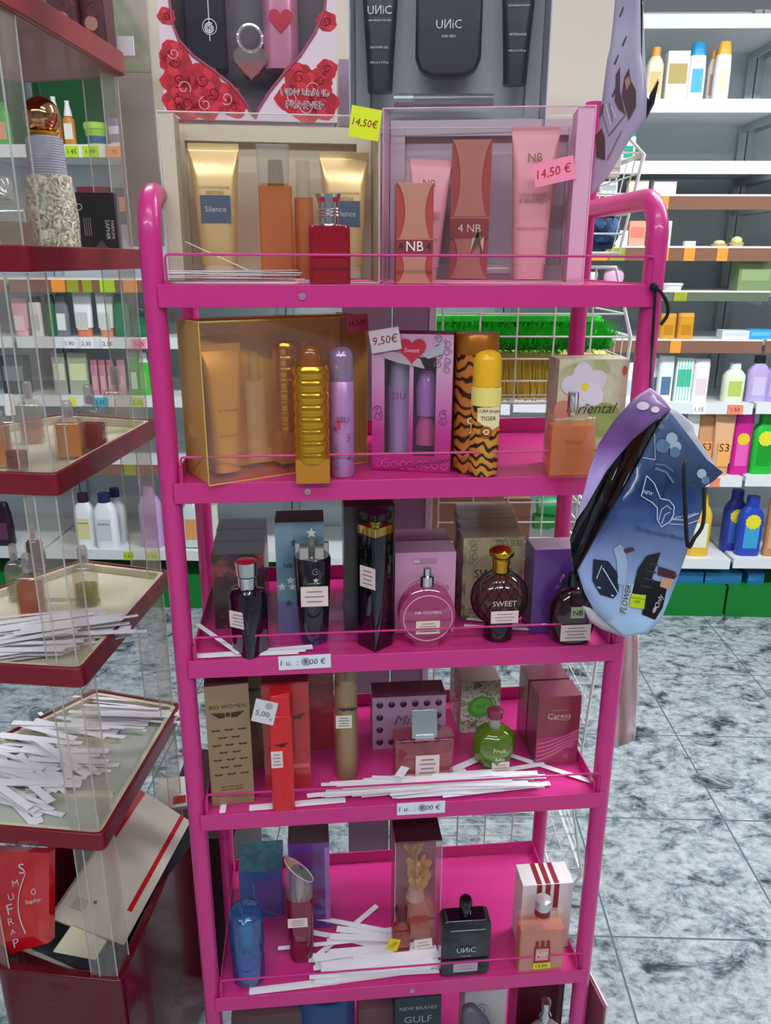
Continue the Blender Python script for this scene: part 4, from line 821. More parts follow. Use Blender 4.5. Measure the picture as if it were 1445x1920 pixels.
part(t, 'print', lambda m: (m.text('Oriental', 0, h * .44, 0, -d / 2 - .0006, mat('9a6420', .5), width=w_ * .4, shear=.3), m.box(-w_ * .14, w_ * .14, -d / 2 - .0006, -d / 2, h * .35, h * .352, mat('9a6420', .5))))

# ---------------------------------------------------------------- shelf three
z = SZ[2] + .0006
DKR = ramp_mat('dark_red_floral', [(.42, '2c1418'), (.5, '3c161c'), (.56, 'a03a38'), (.7, '7c2228')], 'noise', 24, .3, .35)
DBR = mat('352226', .4)
def d4(m, w_, h, y):
    for k in range(12): circ(m, (random.random() - .5) * w_ * .8, random.uniform(.05, .95) * h, random.uniform(.003, .008), y, mat('9a3430' if k % 2 else '5a181e', .5), 12)
f0 = 0
for k, (px, py, pt, lab) in enumerate([(452, 1196, 1038, 'dark red-patterned perfume carton, front one of a row of three'), (455, 1172, 985 + 22, 'dark brown-topped perfume carton, middle one of a row of three'), (457, 1152, 963 + 20, 'dark brown-topped perfume carton, rear one of a row of three')]):
    P = RK.at([452, 455, 458][k], .075 + k * .052, z); hh = hgt(RK.at(452, .075, z), 1040)
    w_ = wid(RK.at(452, .075, z), 95); t = thing('perfume_box', lab, 'box', P + Vector((-math.sin(RK.a) * .025, .025, 0)), RK.a)
    part(t, 'carton', lambda m: (m.box(-w_ / 2, w_ / 2, -.025, .025, 0, hh, DKR), m.box(-w_ / 2 + .0004, w_ / 2 - .0004, -.0246, .0246, hh, hh + .0004, DBR)), .0006)
    if k == 0: part(t, 'print', lambda m: d4(m, w_, hh, -.0254))
    part(t, 'film_wrap', lambda m: m.box(-w_ / 2 - .0008, w_ / 2 + .0008, -.0258, .0255, 0, hh + .001, WRAP))
def crown(m, w_, z0, z1, red=True):
    h = z1 - z0; m.loft([(z0, w_ * .84, w_ * .84), (z0 + h * .45, w_ * .86, w_ * .86), (z0 + h * .5, w_ * .95, w_ * .95), (z0 + h * .9, w_ * 1.02, w_ * 1.02), (z1, w_ * 1.05, w_ * 1.05)], CHROME, 6)
    m.loft([(z1 + .0001, w_ * .98, w_ * .98), (z1 + .001, w_ * .8, w_ * .8)], mat('a01428', .2), 6)
w_, h, d, Cn, a = pick(RK, 468, 1236, z, 72, 1063, .04, rz=RK.a + .0)
t = thing('perfume_bottle', 'near-black squared perfume bottle with chrome crown cap and paper label', 'perfume', Cn, a)
part(t, 'body', lambda m: (setattr(m, 'M', Matrix.Rotation(R(45), 4, 'Z')), m.loft([(0, w_ * .68, w_ * .68, .25), (.004, w_ * .72, w_ * .72, .25), (h * .64, w_ * .76, w_ * .76, .25), (h * .70, w_ * .66, w_ * .66, .4), (h * .71, w_ * .3, w_ * .3, 1)], mat('150810', .06, 0, .8), 5)))
part(t, 'cap', lambda m: crown(m, w_ * .56, h * .71, h), label='chrome crown cap with dark red top', sm=.5)
part(t, 'label', lambda m: (setattr(m, 'M', Matrix.Rotation(R(-30), 4, 'Z')), plabel(m, -.002, h * .42, .026, .022, -w_ * .40)))
BLU = ramp_mat('blue_grey_card', [(.3, '58788a'), (.6, '7e9fae')], 'noise', 14, 0, .4)
def star(x, z_, r, n=5): return [(x + (r if k % 2 == 0 else r * .45) * math.sin(k * PI / n), z_ + (r if k % 2 == 0 else r * .45) * math.cos(k * PI / n)) for k in range(2 * n)]
def d5(m, w_, h, y):
    for k in range(8): m.prism(star((random.random() - .5) * w_ * .8, random.uniform(.08, .92) * h, .006), y - .0003, y, mat('c8d8de' if k % 2 else '2e4a64', .4))
    m.text('NB', -w_ * .25, h * .62, .006, y - .0004, mat('26303a', .4)); m.box(-w_ / 2, w_ / 2, y, y + .0002, 0, h * .3, mat('6e6e9c', .4))
carton('perfume_box', 'tall blue-grey star-printed perfume carton on the third pink shelf', RK, 567, 1186, z, 88, 979, .05, BLU, mat('4a1a2c', .4), deco=d5, cover=False)
w_, h, d, Cn, a = pick(RK, 589, 1212, z, 56, 1008, .04, dr=1)
t = thing('perfume_bottle', 'tapered dark glass perfume bottle with silver star stopper', 'perfume', Cn, a)
W9 = wid(Cn, 68)
part(t, 'body', lambda m: m.loft([(0, w_ * .85, w_ * .85), (.005, w_ * .95, w_ * .95), (h * .1, w_, w_), (h * .77, W9, W9), (h * .79, W9 * .96, W9 * .96)], ramp_mat('smoke_glass', [(0, '4a3c78'), (.12, '2c2030'), (.5, '1c1216')], 'grad', rough=.06, vec='Generated', rot=(0, PI / 2, 0), coat=.6), 8))
def f(m):
    m.loft([(h * .79, W9 * .9, W9 * .9), (h * .8, W9 * .92, W9 * .92)], CHROME, 8)
    for q in range(5): m.loft([(h * .8, .012, .008, .3), (h * .9, .012, .008, .3)], mat('b8b4b0', .15, .8), 3, x=W9 * .34 * math.cos(q * 1.256 + .3), y=W9 * .34 * math.sin(q * 1.256 + .3))
    m.loft([(h * .8, .018, .018), (h * .9, .014, .014), (h * .93, .007, .007), (h * .97, .006, .006)], GLASS, 6); m.prism(star(0, h, .007), -.002, .002, CHROME)
part(t, 'stopper', f)
part(t, 'label', lambda m: (plabel(m, .002, h * .48, W9 * .72, .027, -W9 / 2 + .001, 3), m.prism(star(.004, h * .63, .004), -W9 / 2 - .0012, -W9 / 2 - .0002, CHROME), m.box(-.005, .01, -W9 / 2 - .001, -W9 / 2, h * .6, h * .604, CHROME), curl(m, .004, h * .7, .005, -W9 / 2, CHROME, 1.3)))
carton('perfume_box', 'tall black shrink-wrapped perfume carton with crinkled film', RK, 693, 1186, z, 92, 950, .06, mat('1c161a', .3), mat('2c1c24', .35))
w_, h, d, Cn, a = pick(RK, 706, 1222, z, 66, 968, .04)
t = thing('perfume_bottle', 'very tall black square perfume bottle with gold collar', 'perfume', Cn, a)
q_ = w_ * .72; rot45 = Matrix.Rotation(R(40), 4, 'Z')
part(t, 'body', lambda m: (setattr(m, 'M', rot45), m.loft([(0, q_ * .95, q_ * .95, .06), (.004, q_, q_, .06), (h * .85, q_, q_, .06)], mat('08070a', .07, 0, .8), 3)))
part(t, 'collar', lambda m: (setattr(m, 'M', rot45), m.loft([(h * .85, q_ * 1.01, q_ * 1.01, .06), (h * .91, q_ * 1.01, q_ * 1.01, .06)], mat('d8b660', .15, 1), 3), m.loft([(h * .91, q_ * .5, q_ * .5, 1), (h * .95, q_ * .48, q_ * .48, 1)], mat('c8c060', .15, 1), 6)), label='gold collar')
part(t, 'cap', lambda m: (setattr(m, 'M', rot45), m.loft([(h * .95, q_ * .9, q_ * .9, .1), (h * 1.0, q_ * .9, q_ * .9, .1)], mat('08070a', .1, 0, .6), 3)))
part(t, 'label', lambda m: (setattr(m, 'M', Matrix.Rotation(R(-50), 4, 'Z') if 0 else Matrix.Rotation(R(-44), 4, 'Z')), plabel(m, .002, h * .55, q_ * .75, .028, -q_ / 2 - .0012)), label='pink-white paper label')
PKC = mat('cf96b8', .35, 0, .2)
def d6_(m, w_, h, y):
    m.box(-w_ * .2, w_ * .18, y - .0004, y, h * .87, h * .93, mat('b084a0', .4)); m.box(-w_ * .2, -w_ * .1, y - .0008, y - .0004, h * .88, h * .92, mat('d8c0cc', .2, .6))
    ringp(m, 0, h * .4, w_ * .42, y, mat('e2b8d0', .4), .0006); m.text('LOVE NB', w_ * .1, h * .56, 0, y, mat('a06488', .4), width=w_ * .6)
carton('perfume_box', 'pink perfume carton, front one, behind the round pink bottle', RK, 795, 1186, z, 112, 1036, .045, PKC, mat('a8809c', .4), deco=d6_, cover=False)
P = RK.at(790, .16, z); t = thing('perfume_box', 'pink perfume carton, rear one, mostly hidden by the front pink carton', 'box', P, RK.a)
hh = hgt(P, 1012); part(t, 'carton', lambda m: m.box(-.045, .04, 0, .05, 0, hh, mat('c89ab8', .35)), .0006)
w_, h, d, Cn, a = pick(RK, 801, 1213, z, 106, 1073, .03)
t = thing('perfume_bottle', 'flat round pink glass perfume bottle with chrome cap', 'perfume', Cn, a)
rr = w_ / 2
PG = film('f4a8cc', .35, .35, .05, 'd0609c')
def disk(m, x, z_, rx, rz_, y0, y1, mt, ins=.15):
    n = 28; R_ = [(y0, 1 - ins), (y0 + (y1 - y0) * .15, 1), (y1 - (y1 - y0) * .15, 1), (y1, 1 - ins)]; vs = []
    for y, s_ in R_: vs += [(x + rx * s_ * math.cos(2 * PI * k / n), y, z_ + rz_ * s_ * math.sin(2 * PI * k / n)) for k in range(n)]
    fs = [(i * n + k, (i + 1) * n + k, (i + 1) * n + (k + 1) % n, i * n + (k + 1) % n) for i in range(3) for k in range(n)] + [tuple(range(n)), tuple(range(4 * n - 1, 3 * n - 1, -1))]
    m.add(vs, fs, mt)
part(t, 'body', lambda m: (disk(m, 0, h * .39, rr, h * .385, -d / 2, d / 2, PG), m.loft([(0, w_ * .5, d * .9, .5), (h * .06, w_ * .55, d * .9, .5)], PG, 4), ringp(m, 0, h * .39, rr * .86, -d / 2 - .0002, mat('e8a8cc', .3), .0007)))
part(t, 'cap', lambda m: m.loft([(h * .76, w_ * .22, w_ * .22), (h * .77, w_ * .25, w_ * .25), (h * .9, w_ * .25, w_ * .25), (h * .91, w_ * .14, w_ * .14), (h, w_ * .14, w_ * .14)], CHROME, 6))
part(t, 'label', lambda m: (m.text('NB WOMEN', 0, h * .47, 0, -d / 2 - .001, mat('f0d0e0', .3), width=w_ * .45), plabel(m, 0, h * .27, w_ * .42, h * .17, -d / 2 - .0004, 4, mat('e8d6c4', .5))))
SWM = ramp_mat('beige_scroll_card', [(.38, '6d6a48'), (.46, 'a89c78'), (.6, 'c2b48e')], 'noise', 26, 1.5, .45)
def d7(m, w_, h, y):
    m.box(-w_ * .44, w_ * .44, y - .0002, y, h * .05, h * .95, mat('bcae88', .45))
    for k in range(5): curl(m, -w_ * .36 + .004 * (k % 2), h * (.93 - .05 * k), .006, y - .0004, mat('6d7448', .5), 1.3, 1 if k % 2 else -1, k)
    for k in range(5): curl(m, w_ * (.1 + .08 * k), h * .93, .005, y - .0004, mat('6d7448', .5), 1.3, 1 if k % 2 else -1, k)
    for k in range(4): curl(m, -w_ * .38 + .006 * k, h * .1, .005, y - .0004, mat('8a7a5a', .5), 1.3, 1, k)
    m.text('SWEET', 0, h * .57, 0, y - .0006, mat('2c2818', .5), width=w_ * .62); ringp(m, 0, h * .57, w_ * .33, y, mat('8a7a52', .5), .0005)
for k in range(4):
    P = RK.at([917, 912, 908, 904][k], .075 + k * .041, z); P0 = RK.at(917, .075, z); hh = hgt(P0, 1008); w_ = wid(P0, 113)
    t = thing('perfume_box', ['beige scroll-printed SWEET perfume carton, front one of four', 'beige perfume carton, second in the row of four behind the black net bottle', 'beige perfume carton, third in the row of four behind the black net bottle', 'beige perfume carton, rearmost in the row of four behind the black net bottle'][k], 'box', P + Vector((0, .02, 0)), RK.a)
    part(t, 'carton', lambda m: (m.box(-w_ / 2, w_ / 2, -.0195, .0195, 0, hh, SWM), m.box(-w_ / 2 + .0004, w_ / 2 - .0004, -.0192, .0192, hh, hh + .0004, mat('7c6656', .4))), .0006)
    if k == 0: part(t, 'print', lambda m: d7(m, w_, hh, -.0198))
    part(t, 'film_wrap', lambda m: m.box(-w_ / 2 - .0008, w_ / 2 + .0008, -.0208, .0198, 0, hh + .001, WRAP))
w_, h, d, Cn, a = pick(RK, 942, 1213, z, 108, 1038, .05, dr=.8)
t = thing('perfume_bottle', 'round black net-patterned perfume bottle with gold cap', 'perfume', Cn, a)
zc_ = h * .44; rb = w_ / 2
part(t, 'body', lambda m: (m.ball((0, 0, zc_), rb, rb * .75, h * .29, mat('4a1c1e', .12, 0, .6), 24), m.loft([(0, w_ * .5, w_ * .45), (.003, w_ * .54, w_ * .48), (h * .2, w_ * .5, w_ * .45)], mat('120c0e', .1, 0, .6), 8)), sm=1.2)
def net(m):
    for s_ in (1, -1):
        for k in range(16):
            pts = []
            for j in range(13):
                th = PI * (.08 + .84 * j / 12); ph = s_ * j * .14 + k * 2 * PI / 16
                pts.append((rb * 1.012 * math.sin(th) * math.cos(ph), rb * .76 * math.sin(th) * math.sin(ph), zc_ + h * .294 * math.cos(th)))
            m.tube(pts, .0007, mat('100a0a', .4), 4)
part(t, 'net', net, label='black diamond net over the globe')
part(t, 'cap', lambda m: m.loft([(h * .72, w_ * .28, w_ * .28), (h * .74, w_ * .31, w_ * .31), (h * .78, w_ * .27, w_ * .27), (h * .82, w_ * .31, w_ * .31), (h * .87, w_ * .29, w_ * .29), (h * .9, w_ * .42, w_ * .4), (h * .95, w_ * .44, w_ * .42), (h * .985, w_ * .3, w_ * .3), (h, w_ * .12, w_ * .12)], GOLD, 8), label='ornate gold cap', sm=.9)
part(t, 'label', lambda m: (m.text('SWEET', 0, h * .47, 0, -rb * .78, mat('e0c8b8', .4), width=w_ * .42), plabel(m, .001, h * .32, w_ * .48, h * .13, -rb * .74, 3), ))
PURB = mat('5a1c84', .35, 0, .2)
def d8(m, w_, h, y): m.text('NB', w_ * .2, h * .66, .012, y, mat('b89ac8', .4), shear=.3); m.text('for her', w_ * .12, h * .56, .006, y, mat('b89ac8', .4), shear=.3); circ(m, w_ * .3, h * .6, .016, y, mat('34145a', .4))
carton('perfume_box', 'violet perfume carton half behind the hanging gift bag', RK, 1040, 1186, z, 96, 1030, .045, PURB, mat('a890a4', .4), deco=d8)
w_, h, d, Cn, a = pick(RK, 1076, 1210, z, 92, 1085, .045, dr=.6)
t = thing('perfume_bottle', 'dark plum rounded bottle with paper label beside the hanging gift bag', 'perfume', Cn, a)
part(t, 'body', lambda m: m.loft([(0, w_ * .7, d * .9, 1), (h * .05, w_ * .84, d, 1), (h * .3, w_, d, 1), (h * .55, w_ * .92, d, 1), (h * .75, w_ * .6, d * .8, 1), (h * .82, w_ * .25, d * .4, 1)], mat('2a0a18', .08, 0, .8), 8), sm=1)
part(t, 'cap', lambda m: m.loft([(h * .82, w_ * .28, w_ * .25), (h, w_ * .26, w_ * .22)], BLACK, 6))
part(t, 'label', lambda m: (plabel(m, 0, h * .2, w_ * .62, h * .24, -d / 2 - .001, 4), m.box(-.008, .01, -d / 2 - .0014, -d / 2 + .001, h * .42, h * .58, mat('a8b890', .5)), m.text('NB', .001, h * .5, .007, -d / 2 - .002, INK)))
for a_, lab in (((.03, .03, .6), 'white tester strip slanting at the left end of the third pink shelf'),):
    strip(SM[3], RK(.040, .022, SZ[2] + .012), 0, .16, RK.a - .8, lab, None)
for k in range(3): strip(SM[1], RK(.078 + k * .009, -.002 + k * .001, SZ[2] + .0012 + k * .0009), 0, -.004 * k, RK.a + .04 * k, 'white tester strip in the flat stack at the front left of the third pink shelf', 'strips flat on the third pink shelf')
strip(SM[2], RK(.44, .05, SZ[2] + .002), 0, 0, RK.a - .35, 'narrow tester strip lying behind the black net bottle, farther one', None)
strip(SM[2], RK(.435, .038, SZ[2] + .002), 0, 0, RK.a - .22, 'narrow tester strip lying behind the black net bottle, nearer one', None)

# ---------------------------------------------------------------- shelf four
z = SZ[3] + .0006
BRZ = mat('a08466', .4, .35)
WINGD = mat('3a2c20', .4)
def wings(m, x, zz, s, y, mt):
    m.prism([(x - s, zz + s * .18), (x - s * .2, zz + s * .12), (x - s * .18, zz - s * .2), (x - s * .55, zz - s * .22)], y - .0003, y, mt); m.prism([(x + s, zz + s * .18), (x + s * .2, zz + s * .12), (x + s * .18, zz - s * .2), (x + s * .55, zz - s * .22)], y - .0003, y, mt)
    circ(m, x, zz, s * .15, y, mt, 10)
def d9(m, w_, h, y):
    m.text('BIO WOMEN', 0, h * .83, 0, y, WINGD, width=w_ * .82); wings(m, 0, h * .765, w_ * .38, y, WINGD)
    for r_ in range(7):
        for c_ in range(3 - r_ % 2): wings(m, (c_ - 1 + .5 * (r_ % 2)) * w_ * .3, h * (.64 - .062 * r_), w_ * .11, y, WINGD)
    m.text('EAU DE PARFUM', 0, h * .16, 0, y, WINGD, width=w_ * .5); m.text('NATURAL SPRAY', 0, h * .135, 0, y, WINGD, width=w_ * .5)
carton('perfume_box', 'tall bronze BIOWOMEN carton with winged emblem at the left end of the fourth pink shelf', RK, 438, 1508, z, 78, 1285, .035, BRZ, mat('5a2a34', .4), deco=d9, rz=RK.a + .1, cover=False)
carton('perfume_box', 'second bronze carton partly hidden behind the BIOWOMEN carton', RK, 478, 1440, z, 44, 1268, .04, mat('97785c', .4, .35), mat('7a5a48', .4), deco=lambda m, w_, h, y: wings(m, w_ * .1, h * .86, w_ * .3, y, WINGD))
REDB = mat('c20f1c', .25, 0, .5)
def d10(m, w_, h, y): m.prism([(w_ * .1, h * .68), (w_ * .42, h * .72), (w_ * .3, h * .66)], y - .0003, y, mat('5a0c14', .4)); m.box(-w_ * .05, w_ * .47, y - .0003, y, h * .2, h * .24, mat('e86a70', .4))
carton('perfume_box', 'glossy red perfume carton directly behind the red bottle', RK, 541, 1478, z, 84, 1280, .05, REDB, mat('8c0c1c', .3), deco=d10)
carton('perfume_box', 'glossy red perfume carton, farther back and right of the other', RK, 604, 1404, z, 46, 1262, .045, mat('b40f22', .25, 0, .5), mat('8c0c1c', .3))
w_, h, d, Cn, a = pick(RK, 532, 1521, z, 42, 1303, .026)
t = thing('perfume_bottle', 'tall scarlet perfume bottle with slanted shoulder and paper label', 'perfume', Cn, a)
RD = mat('d01018', .15, 0, .6)
part(t, 'body', lambda m: m.loft([(0, w_, d, .3), (h * .82, w_ * .98, d * .98, .3)], RD, 4), .0006)
part(t, 'cap', lambda m: (m.loft([(h * .82, w_ * .9, d * .9, .3), (h * .98, w_ * .86, d * .86, .3)], RD, 4), m.prism([(-w_ * .43, h * .98), (w_ * .43, h * .98), (w_ * .43, h), (-w_ * .2, h * .985)], -d * .4, d * .4, RD)), .0006)
part(t, 'label', lambda m: (plabel(m, -w_ * .2, h * .46, w_ * .5, h * .14, -d / 2 - .0002, 4), m.prism([(-w_ * .3, h * .58), (w_ * .3, h * .6), (w_ * .1, h * .56)], -d / 2 - .0004, -d / 2, mat('4a0c10', .4))))
P = RK.hit(496, 1335, -.013); m = MB(); m.box(-.0145, .0145, -.0006, .0006, -.0165, .0165, mat('d6d3d6', .55)); m.text('5,00', -.002, -.003, 0, -.001, mat('5a5460', .6), width=.018); m.text('€', .010, -.009, .004, -.001, mat('5a5460', .6)); circ(m, .004, .01, .005, -.0006, mat('a8a4ac', .6), 10)
o = m.build('price_tag'); o.location = P; o.rotation_euler = (0, R(14), RK.a - .1); tag(o, 'white square price tag reading 5,00 stuck before the red carton', 'price tag')
m = MB(); m.box(-.0008, .0008, 0, .03, -.0008, .0008, mat('d0ccd0', .5)); 
spray(651, 1464, z, 42, 1250, 'slim bronze body spray with matt beige cap and winged emblem', mat('a28a66', .35, .3), mat('b0a078', .4), .84, deco=lambda m, w_, h: (plabel(m, -w_ * .12, h * .53, w_ * .7, h * .11, -w_ / 2 + .0003, 4, mat('e4dccc', .5)), wings(m, w_ * .06, h * .64, w_ * .45, -w_ / 2 - .0006, WINGD)), dome=False)
LVB = mat('b496b6', .35, .1)
def d11(m, w_, h, y):
    for k in range(6):
        for zz in (.86, .14): m.ball((-w_ * .4 + w_ * .16 * k, y, h * zz), .0052, .0025, .0052, mat('3a2038', .12, 0, .6), 12)
    for k in (1, 2):
        for x in (-.4, .4): m.ball((w_ * x, y, h * (.86 - .24 * k)), .0052, .0025, .0052, mat('3a2038', .12, 0, .6), 12)
    m.text('Miss', 0, h * .56, 0, y - .0003, mat('6a5474', .3), width=w_ * .36, shear=.35)
carton('perfume_box', 'lilac perfume carton bordered with round dark gems', RK, 766, 1402, z, 136, 1306, .045, LVB, mat('702a50', .4), deco=d11)
w_, h, d, Cn, a = pick(RK, 795, 1462, z, 114, 1388, .035)
t = thing('perfume_bottle', 'low wide pinkish glass bottle with mirrored square cap', 'perfume', Cn, a)
part(t, 'body', lambda m: m.loft([(0, w_ * .96, d, .35), (h, w_, d, .35)], film('f8c4cc', .35, .12, .05, 'd08a9a'), 5), .001)
part(t, 'liquid', lambda m: m.loft([(.004, w_ * .88, d * .8, .35), (h * .6, w_ * .9, d * .8, .35)], film('f0a0a0', .2, .4, .1, 'c86a70'), 5))
part(t, 'cap', lambda m: (m.box(-.0135, .0135, -d * .45, d * .3, h * .96, h * 1.12, mat('d8dcde', .1, .9)), setattr(m, 'M', Matrix.Translation((0, -d * .3, h)) @ Matrix.Rotation(R(-12), 4, 'X')), m.box(-.018, .018, -.004, -.001, 0, .042, mat('c9d6da', .12, .8))), .001, label='mirrored square cap')
part(t, 'label', lambda m: (plabel(m, .004, h * .36, .034, h * .55, -d / 2 - .001, 4), m.box(-.013, .021, -d / 2 - .001, -d / 2, 0.001, h * .1, mat('5a3a98', .4))))
GWM = ramp_mat('green_scroll_card', [(.40, '6a7a52'), (.46, 'b0b49c'), (.6, 'd2ccc0')], 'noise', 85, 2, .45)
def d12(m, w_, h, y):
    circ(m, w_ * .0, h * .5, w_ * .30, y, mat('49a02c', .35), 24, 1.12, rot=.3); circ(m, w_ * .02, h * .52, w_ * .22, y - .0004, mat('5fb53c', .35), 20, 1.1, rot=.3); m.text('NB', w_ * .02, h * .52, .007, y - .001, mat('3a8a24', .4))
    for k in range(10): curl(m, w_ * random.uniform(-.42, .42), h * random.choice((.08, .15, .85, .92, .95)), .005, y - .0003, mat('68794a', .5), 1.3, 1 if k % 2 else -1, k)
carton('perfume_box', 'white and green scroll-printed carton with a green oval', RK, 898, 1372, z, 74, 1277, .075, GWM, mat('c4b8a8', .45), deco=d12, rz=RK.a + .05)
w_, h, d, Cn, a = pick(RK, 930, 1457, z, 80, 1346, .05, dr=.8)
t = thing('perfume_bottle', 'green apple-shaped perfume bottle with burgundy cap', 'perfume', Cn, a)
GAP = film('b4dc5c', .35, .45, .05, '6f9a26')
def gap(m):
    n = 32; vs = []; fs = []; prof = [(0, .35), (.04, .5), (.14, .78), (.3, .97), (.45, 1), (.58, .92), (.66, .7), (.70, .3)]
    for zz, r_ in prof:
        for k in range(n): q = 2 * PI * k / n; rr_ = r_ * (1 + .045 * math.cos(8 * q)) / 2; vs.append((w_ * rr_ * math.cos(q), w_ * .85 * rr_ * math.sin(q), zz * h))
    for i in range(len(prof) - 1):
        for k in range(n): fs.append((i * n + k, i * n + (k + 1) % n, (i + 1) * n + (k + 1) % n, (i + 1) * n + k))
    fs += [tuple(range(n))[::-1], tuple((len(prof) - 1) * n + k for k in range(n))]; m.add(vs, fs, GAP)
part(t, 'body', gap, sm=1.2)
part(t, 'neck', lambda m: m.loft([(h * .69, .014, .014), (h * .73, .018, .018), (h * .88, .013, .013)], film('e4e0d8', .5, .3), 6))
part(t, 'cap', lambda m: m.loft([(h * .86, .021, .019), (h * .9, .022, .02), (h * .97, .025, .022), (h, .018, .016)], mat('8a3850', .35), 6), label='burgundy cap')
part(t, 'label', lambda m: (plabel(m, .006, h * .14, w_ * .42, h * .19, -w_ * .36, 3), m.text('Fruit', .003, h * .46, 0, -w_ * .44, mat('d8e0a8', .4), width=.018), m.text('Kess', .004, h * .31, 0, -w_ * .43, mat('f2f2e4', .4), width=.013)))
CAR = mat('8c1a38', .3, 0, .3)
def d13(m, w_, h, y):
    m.box(-w_ / 2, w_ / 2, y - .0002, y, 0, h * .42, mat('a82a5c', .35))
    for k in range(5): m.tube([(-w_ * .48 + w_ * .96 * j / 10, y - .0004, h * (.08 + .06 * k) + h * .3 * (j / 10) ** 1.5 * (1 - .1 * k)) for j in range(11)], .0006, mat('d878a0', .35), 5)
    circ(m, w_ * .3, h * .3, .008, y - .0006, mat('b85484', .35)); circ(m, w_ * .36, h * .44, .005, y - .0006, mat('b85484', .35)); circ(m, w_ * .22, h * .12, .005, y - .0006, mat('b85484', .35))
    m.text('NEW BRAND', 0, h * .8, 0, y, mat('c88a8c', .4), width=w_ * .35); m.text('Caress', 0, h * .72, 0, y, mat('e8c4b4', .4), width=w_ * .55); m.tube([(-w_ * .2 + w_ * .045 * j, y, h * .665 + .0012 * math.sin(j * .6)) for j in range(11)], .0004, mat('e8c4b4', .4), 4)
t, w_, h, d = carton('perfume_box', 'burgundy Caress perfume carton, front one of two', RK, 1041, 1432, z, 80, 1306, .045, CAR, mat('7c2c46', .35), deco=d13, side=mat('7a1e3c', .35), rz=RK.a + .02)
Pq = t.location; t2 = thing('perfume_box', 'burgundy perfume carton behind the Caress carton', 'box', Pq + Vector((-.007, .0495, 0)), RK.a + .02)
part(t2, 'carton', lambda m: (m.box(-w_ / 2, w_ / 2, -.0225, .0225, 0, h, CAR), m.box(-w_ / 2, w_ / 2, -.0225, .0225, h, h + .0004, mat('7c2c46', .35))), .0006); part(t2, 'film_wrap', lambda m: m.box(-w_ / 2 - .0008, w_ / 2 + .0008, -.0232, .0232, 0, h + .001, WRAP))
def pile(zs, u0, u1, v0, v1, n, hmax, label, group, amax=.05, a0=0, seed=1):
    rnd = random.Random(seed)
    for k in range(n):
        f_ = k / n; u = rnd.uniform(u0, u1); v = v0 + (v1 - v0) * rnd.random() ** 1.2
        strip(SM[rnd.randrange(3)], RK(u, v, zs + .0012 + hmax * f_), rnd.uniform(-.03, .03), rnd.uniform(-.02, .02), RK.a + a0 + rnd.gauss(0, amax), label, group)
L4 = 'white tester strip in the loose pile along the front of the fourth pink shelf'
pile(SZ[3], .215, .43, -.003, .028, 50, .014, L4, 'tester strips piled on the fourth pink shelf', .05, -.01, 3)
pile(SZ[3], .25, .43, .02, .045, 14, .008, L4, 'tester strips piled on the fourth pink shelf', .08, .05, 4)
strip(SM[0], RK(.49, .05, SZ[3] + .003), 0, 0, RK.a - .62, 'long tester strip slanting before the burgundy carton', None)
strip(SM[1], RK(.135, -.002, SZ[3] + .0015), 0, 0, RK.a + .05, 'tester strip lying under the scarlet bottle at the front edge', None)
strip(SM[1], RK(.375, .06, SZ[3] + .004), 0, 0, RK.a + .5, 'tester strip pointing back beside the apple-shaped bottle', None)
m = MB(); m.M = Matrix.Rotation(0, 4, 'Z'); m.box(-.007, .007, -.0005, 0, 0, .018, PAPER); o = m.build('paper_curl'); 
o.location = RK(.275, .018, SZ[3] + .022); o.rotation_euler = (.2, .5, RK.a + .3); tag(o, 'small curled scrap of white paper before the low pinkish bottle', 'paper')
m = MB(); m.box(-.004, .004, -.02, .02, 0, .0005, PAPER); o = m.build('paper_strip'); o.location = RK(.035, .008, SZ[3] + .0015); o.rotation_euler.z = RK.a; tag(o, 'short white strip under the corner of the bronze BIOWOMEN carton', 'paper strip')

# ---------------------------------------------------------------- shelf five
z = SZ[4] + .0006
BLC = mat('2d5a9c', .35, 0, .2)
def d14(m, w_, h, y): m.prism([(w_ / 2 - .001, h * .85), (-w_ * .1, h * .8), (-w_ * .18, h * .55), (w_ * .05, h * .15), (w_ / 2 - .001, 0.002)], y - .0003, y, mat('5c4a9c', .35)); m.tube([(-w_ * .18, y, h * .75), (-w_ * .15, y, h * .45), (w_ * .05, y, h * .15), (w_ * .4, y, h * .03)], .0006, mat('8a94c8', .3), 5)
carton('perfume_box', 'blue perfume carton with violet curve at the left of the fifth pink shelf', RK, 492, 1720, z, 78, 1634, .07, BLC, ramp_mat('teal_top', [(.4, '1e5a6c'), (.6, '2f7c8c')], 'noise', 40, 1, .3), deco=d14)
def d15(m, w_, h, y): m.box(w_ * .38, w_ / 2, y - .0003, y, h * .05, h * .95, mat('b464b8', .3)); m.box(-w_ * .4, w_ * .3, y - .0003, y, h * .75, h * .9, mat('6a1a6c', .35)); circ(m, w_ * .1, h * .4, .014, y, mat('8a1c6c', .35))
carton('perfume_box', 'violet perfume carton behind the slanted-cap bottle', RK, 583, 1742, z, 74, 1582, .05, mat('64288c', .3, 0, .3), mat('4c1434', .35), deco=d15)
w_, h, d, Cn, a = pick(RK, 465, 1858, z, 64, 1728, .045, dr=1)
t = thing('perfume_bottle', 'translucent blue cylindrical perfume bottle at the left end of the fifth pink shelf', 'perfume', Cn, a)
BG = film('84d0ec', .4, .22, .05, '3c8ac8')
part(t, 'body', lambda m: (m.loft([(0, w_ * .8, w_ * .8), (.004, w_ * .94, w_ * .94), (h * .45, w_ * .96, w_ * .96), (h * .5, w_ * .8, w_ * .8)], film('a4c4f0', .4, .25, .05, '4468ac'), 10), m.loft([(.006, w_ * .7, w_ * .7), (h * .4, w_ * .7, w_ * .7)], mat('7c94cc', .2, 0, .3), 8)))
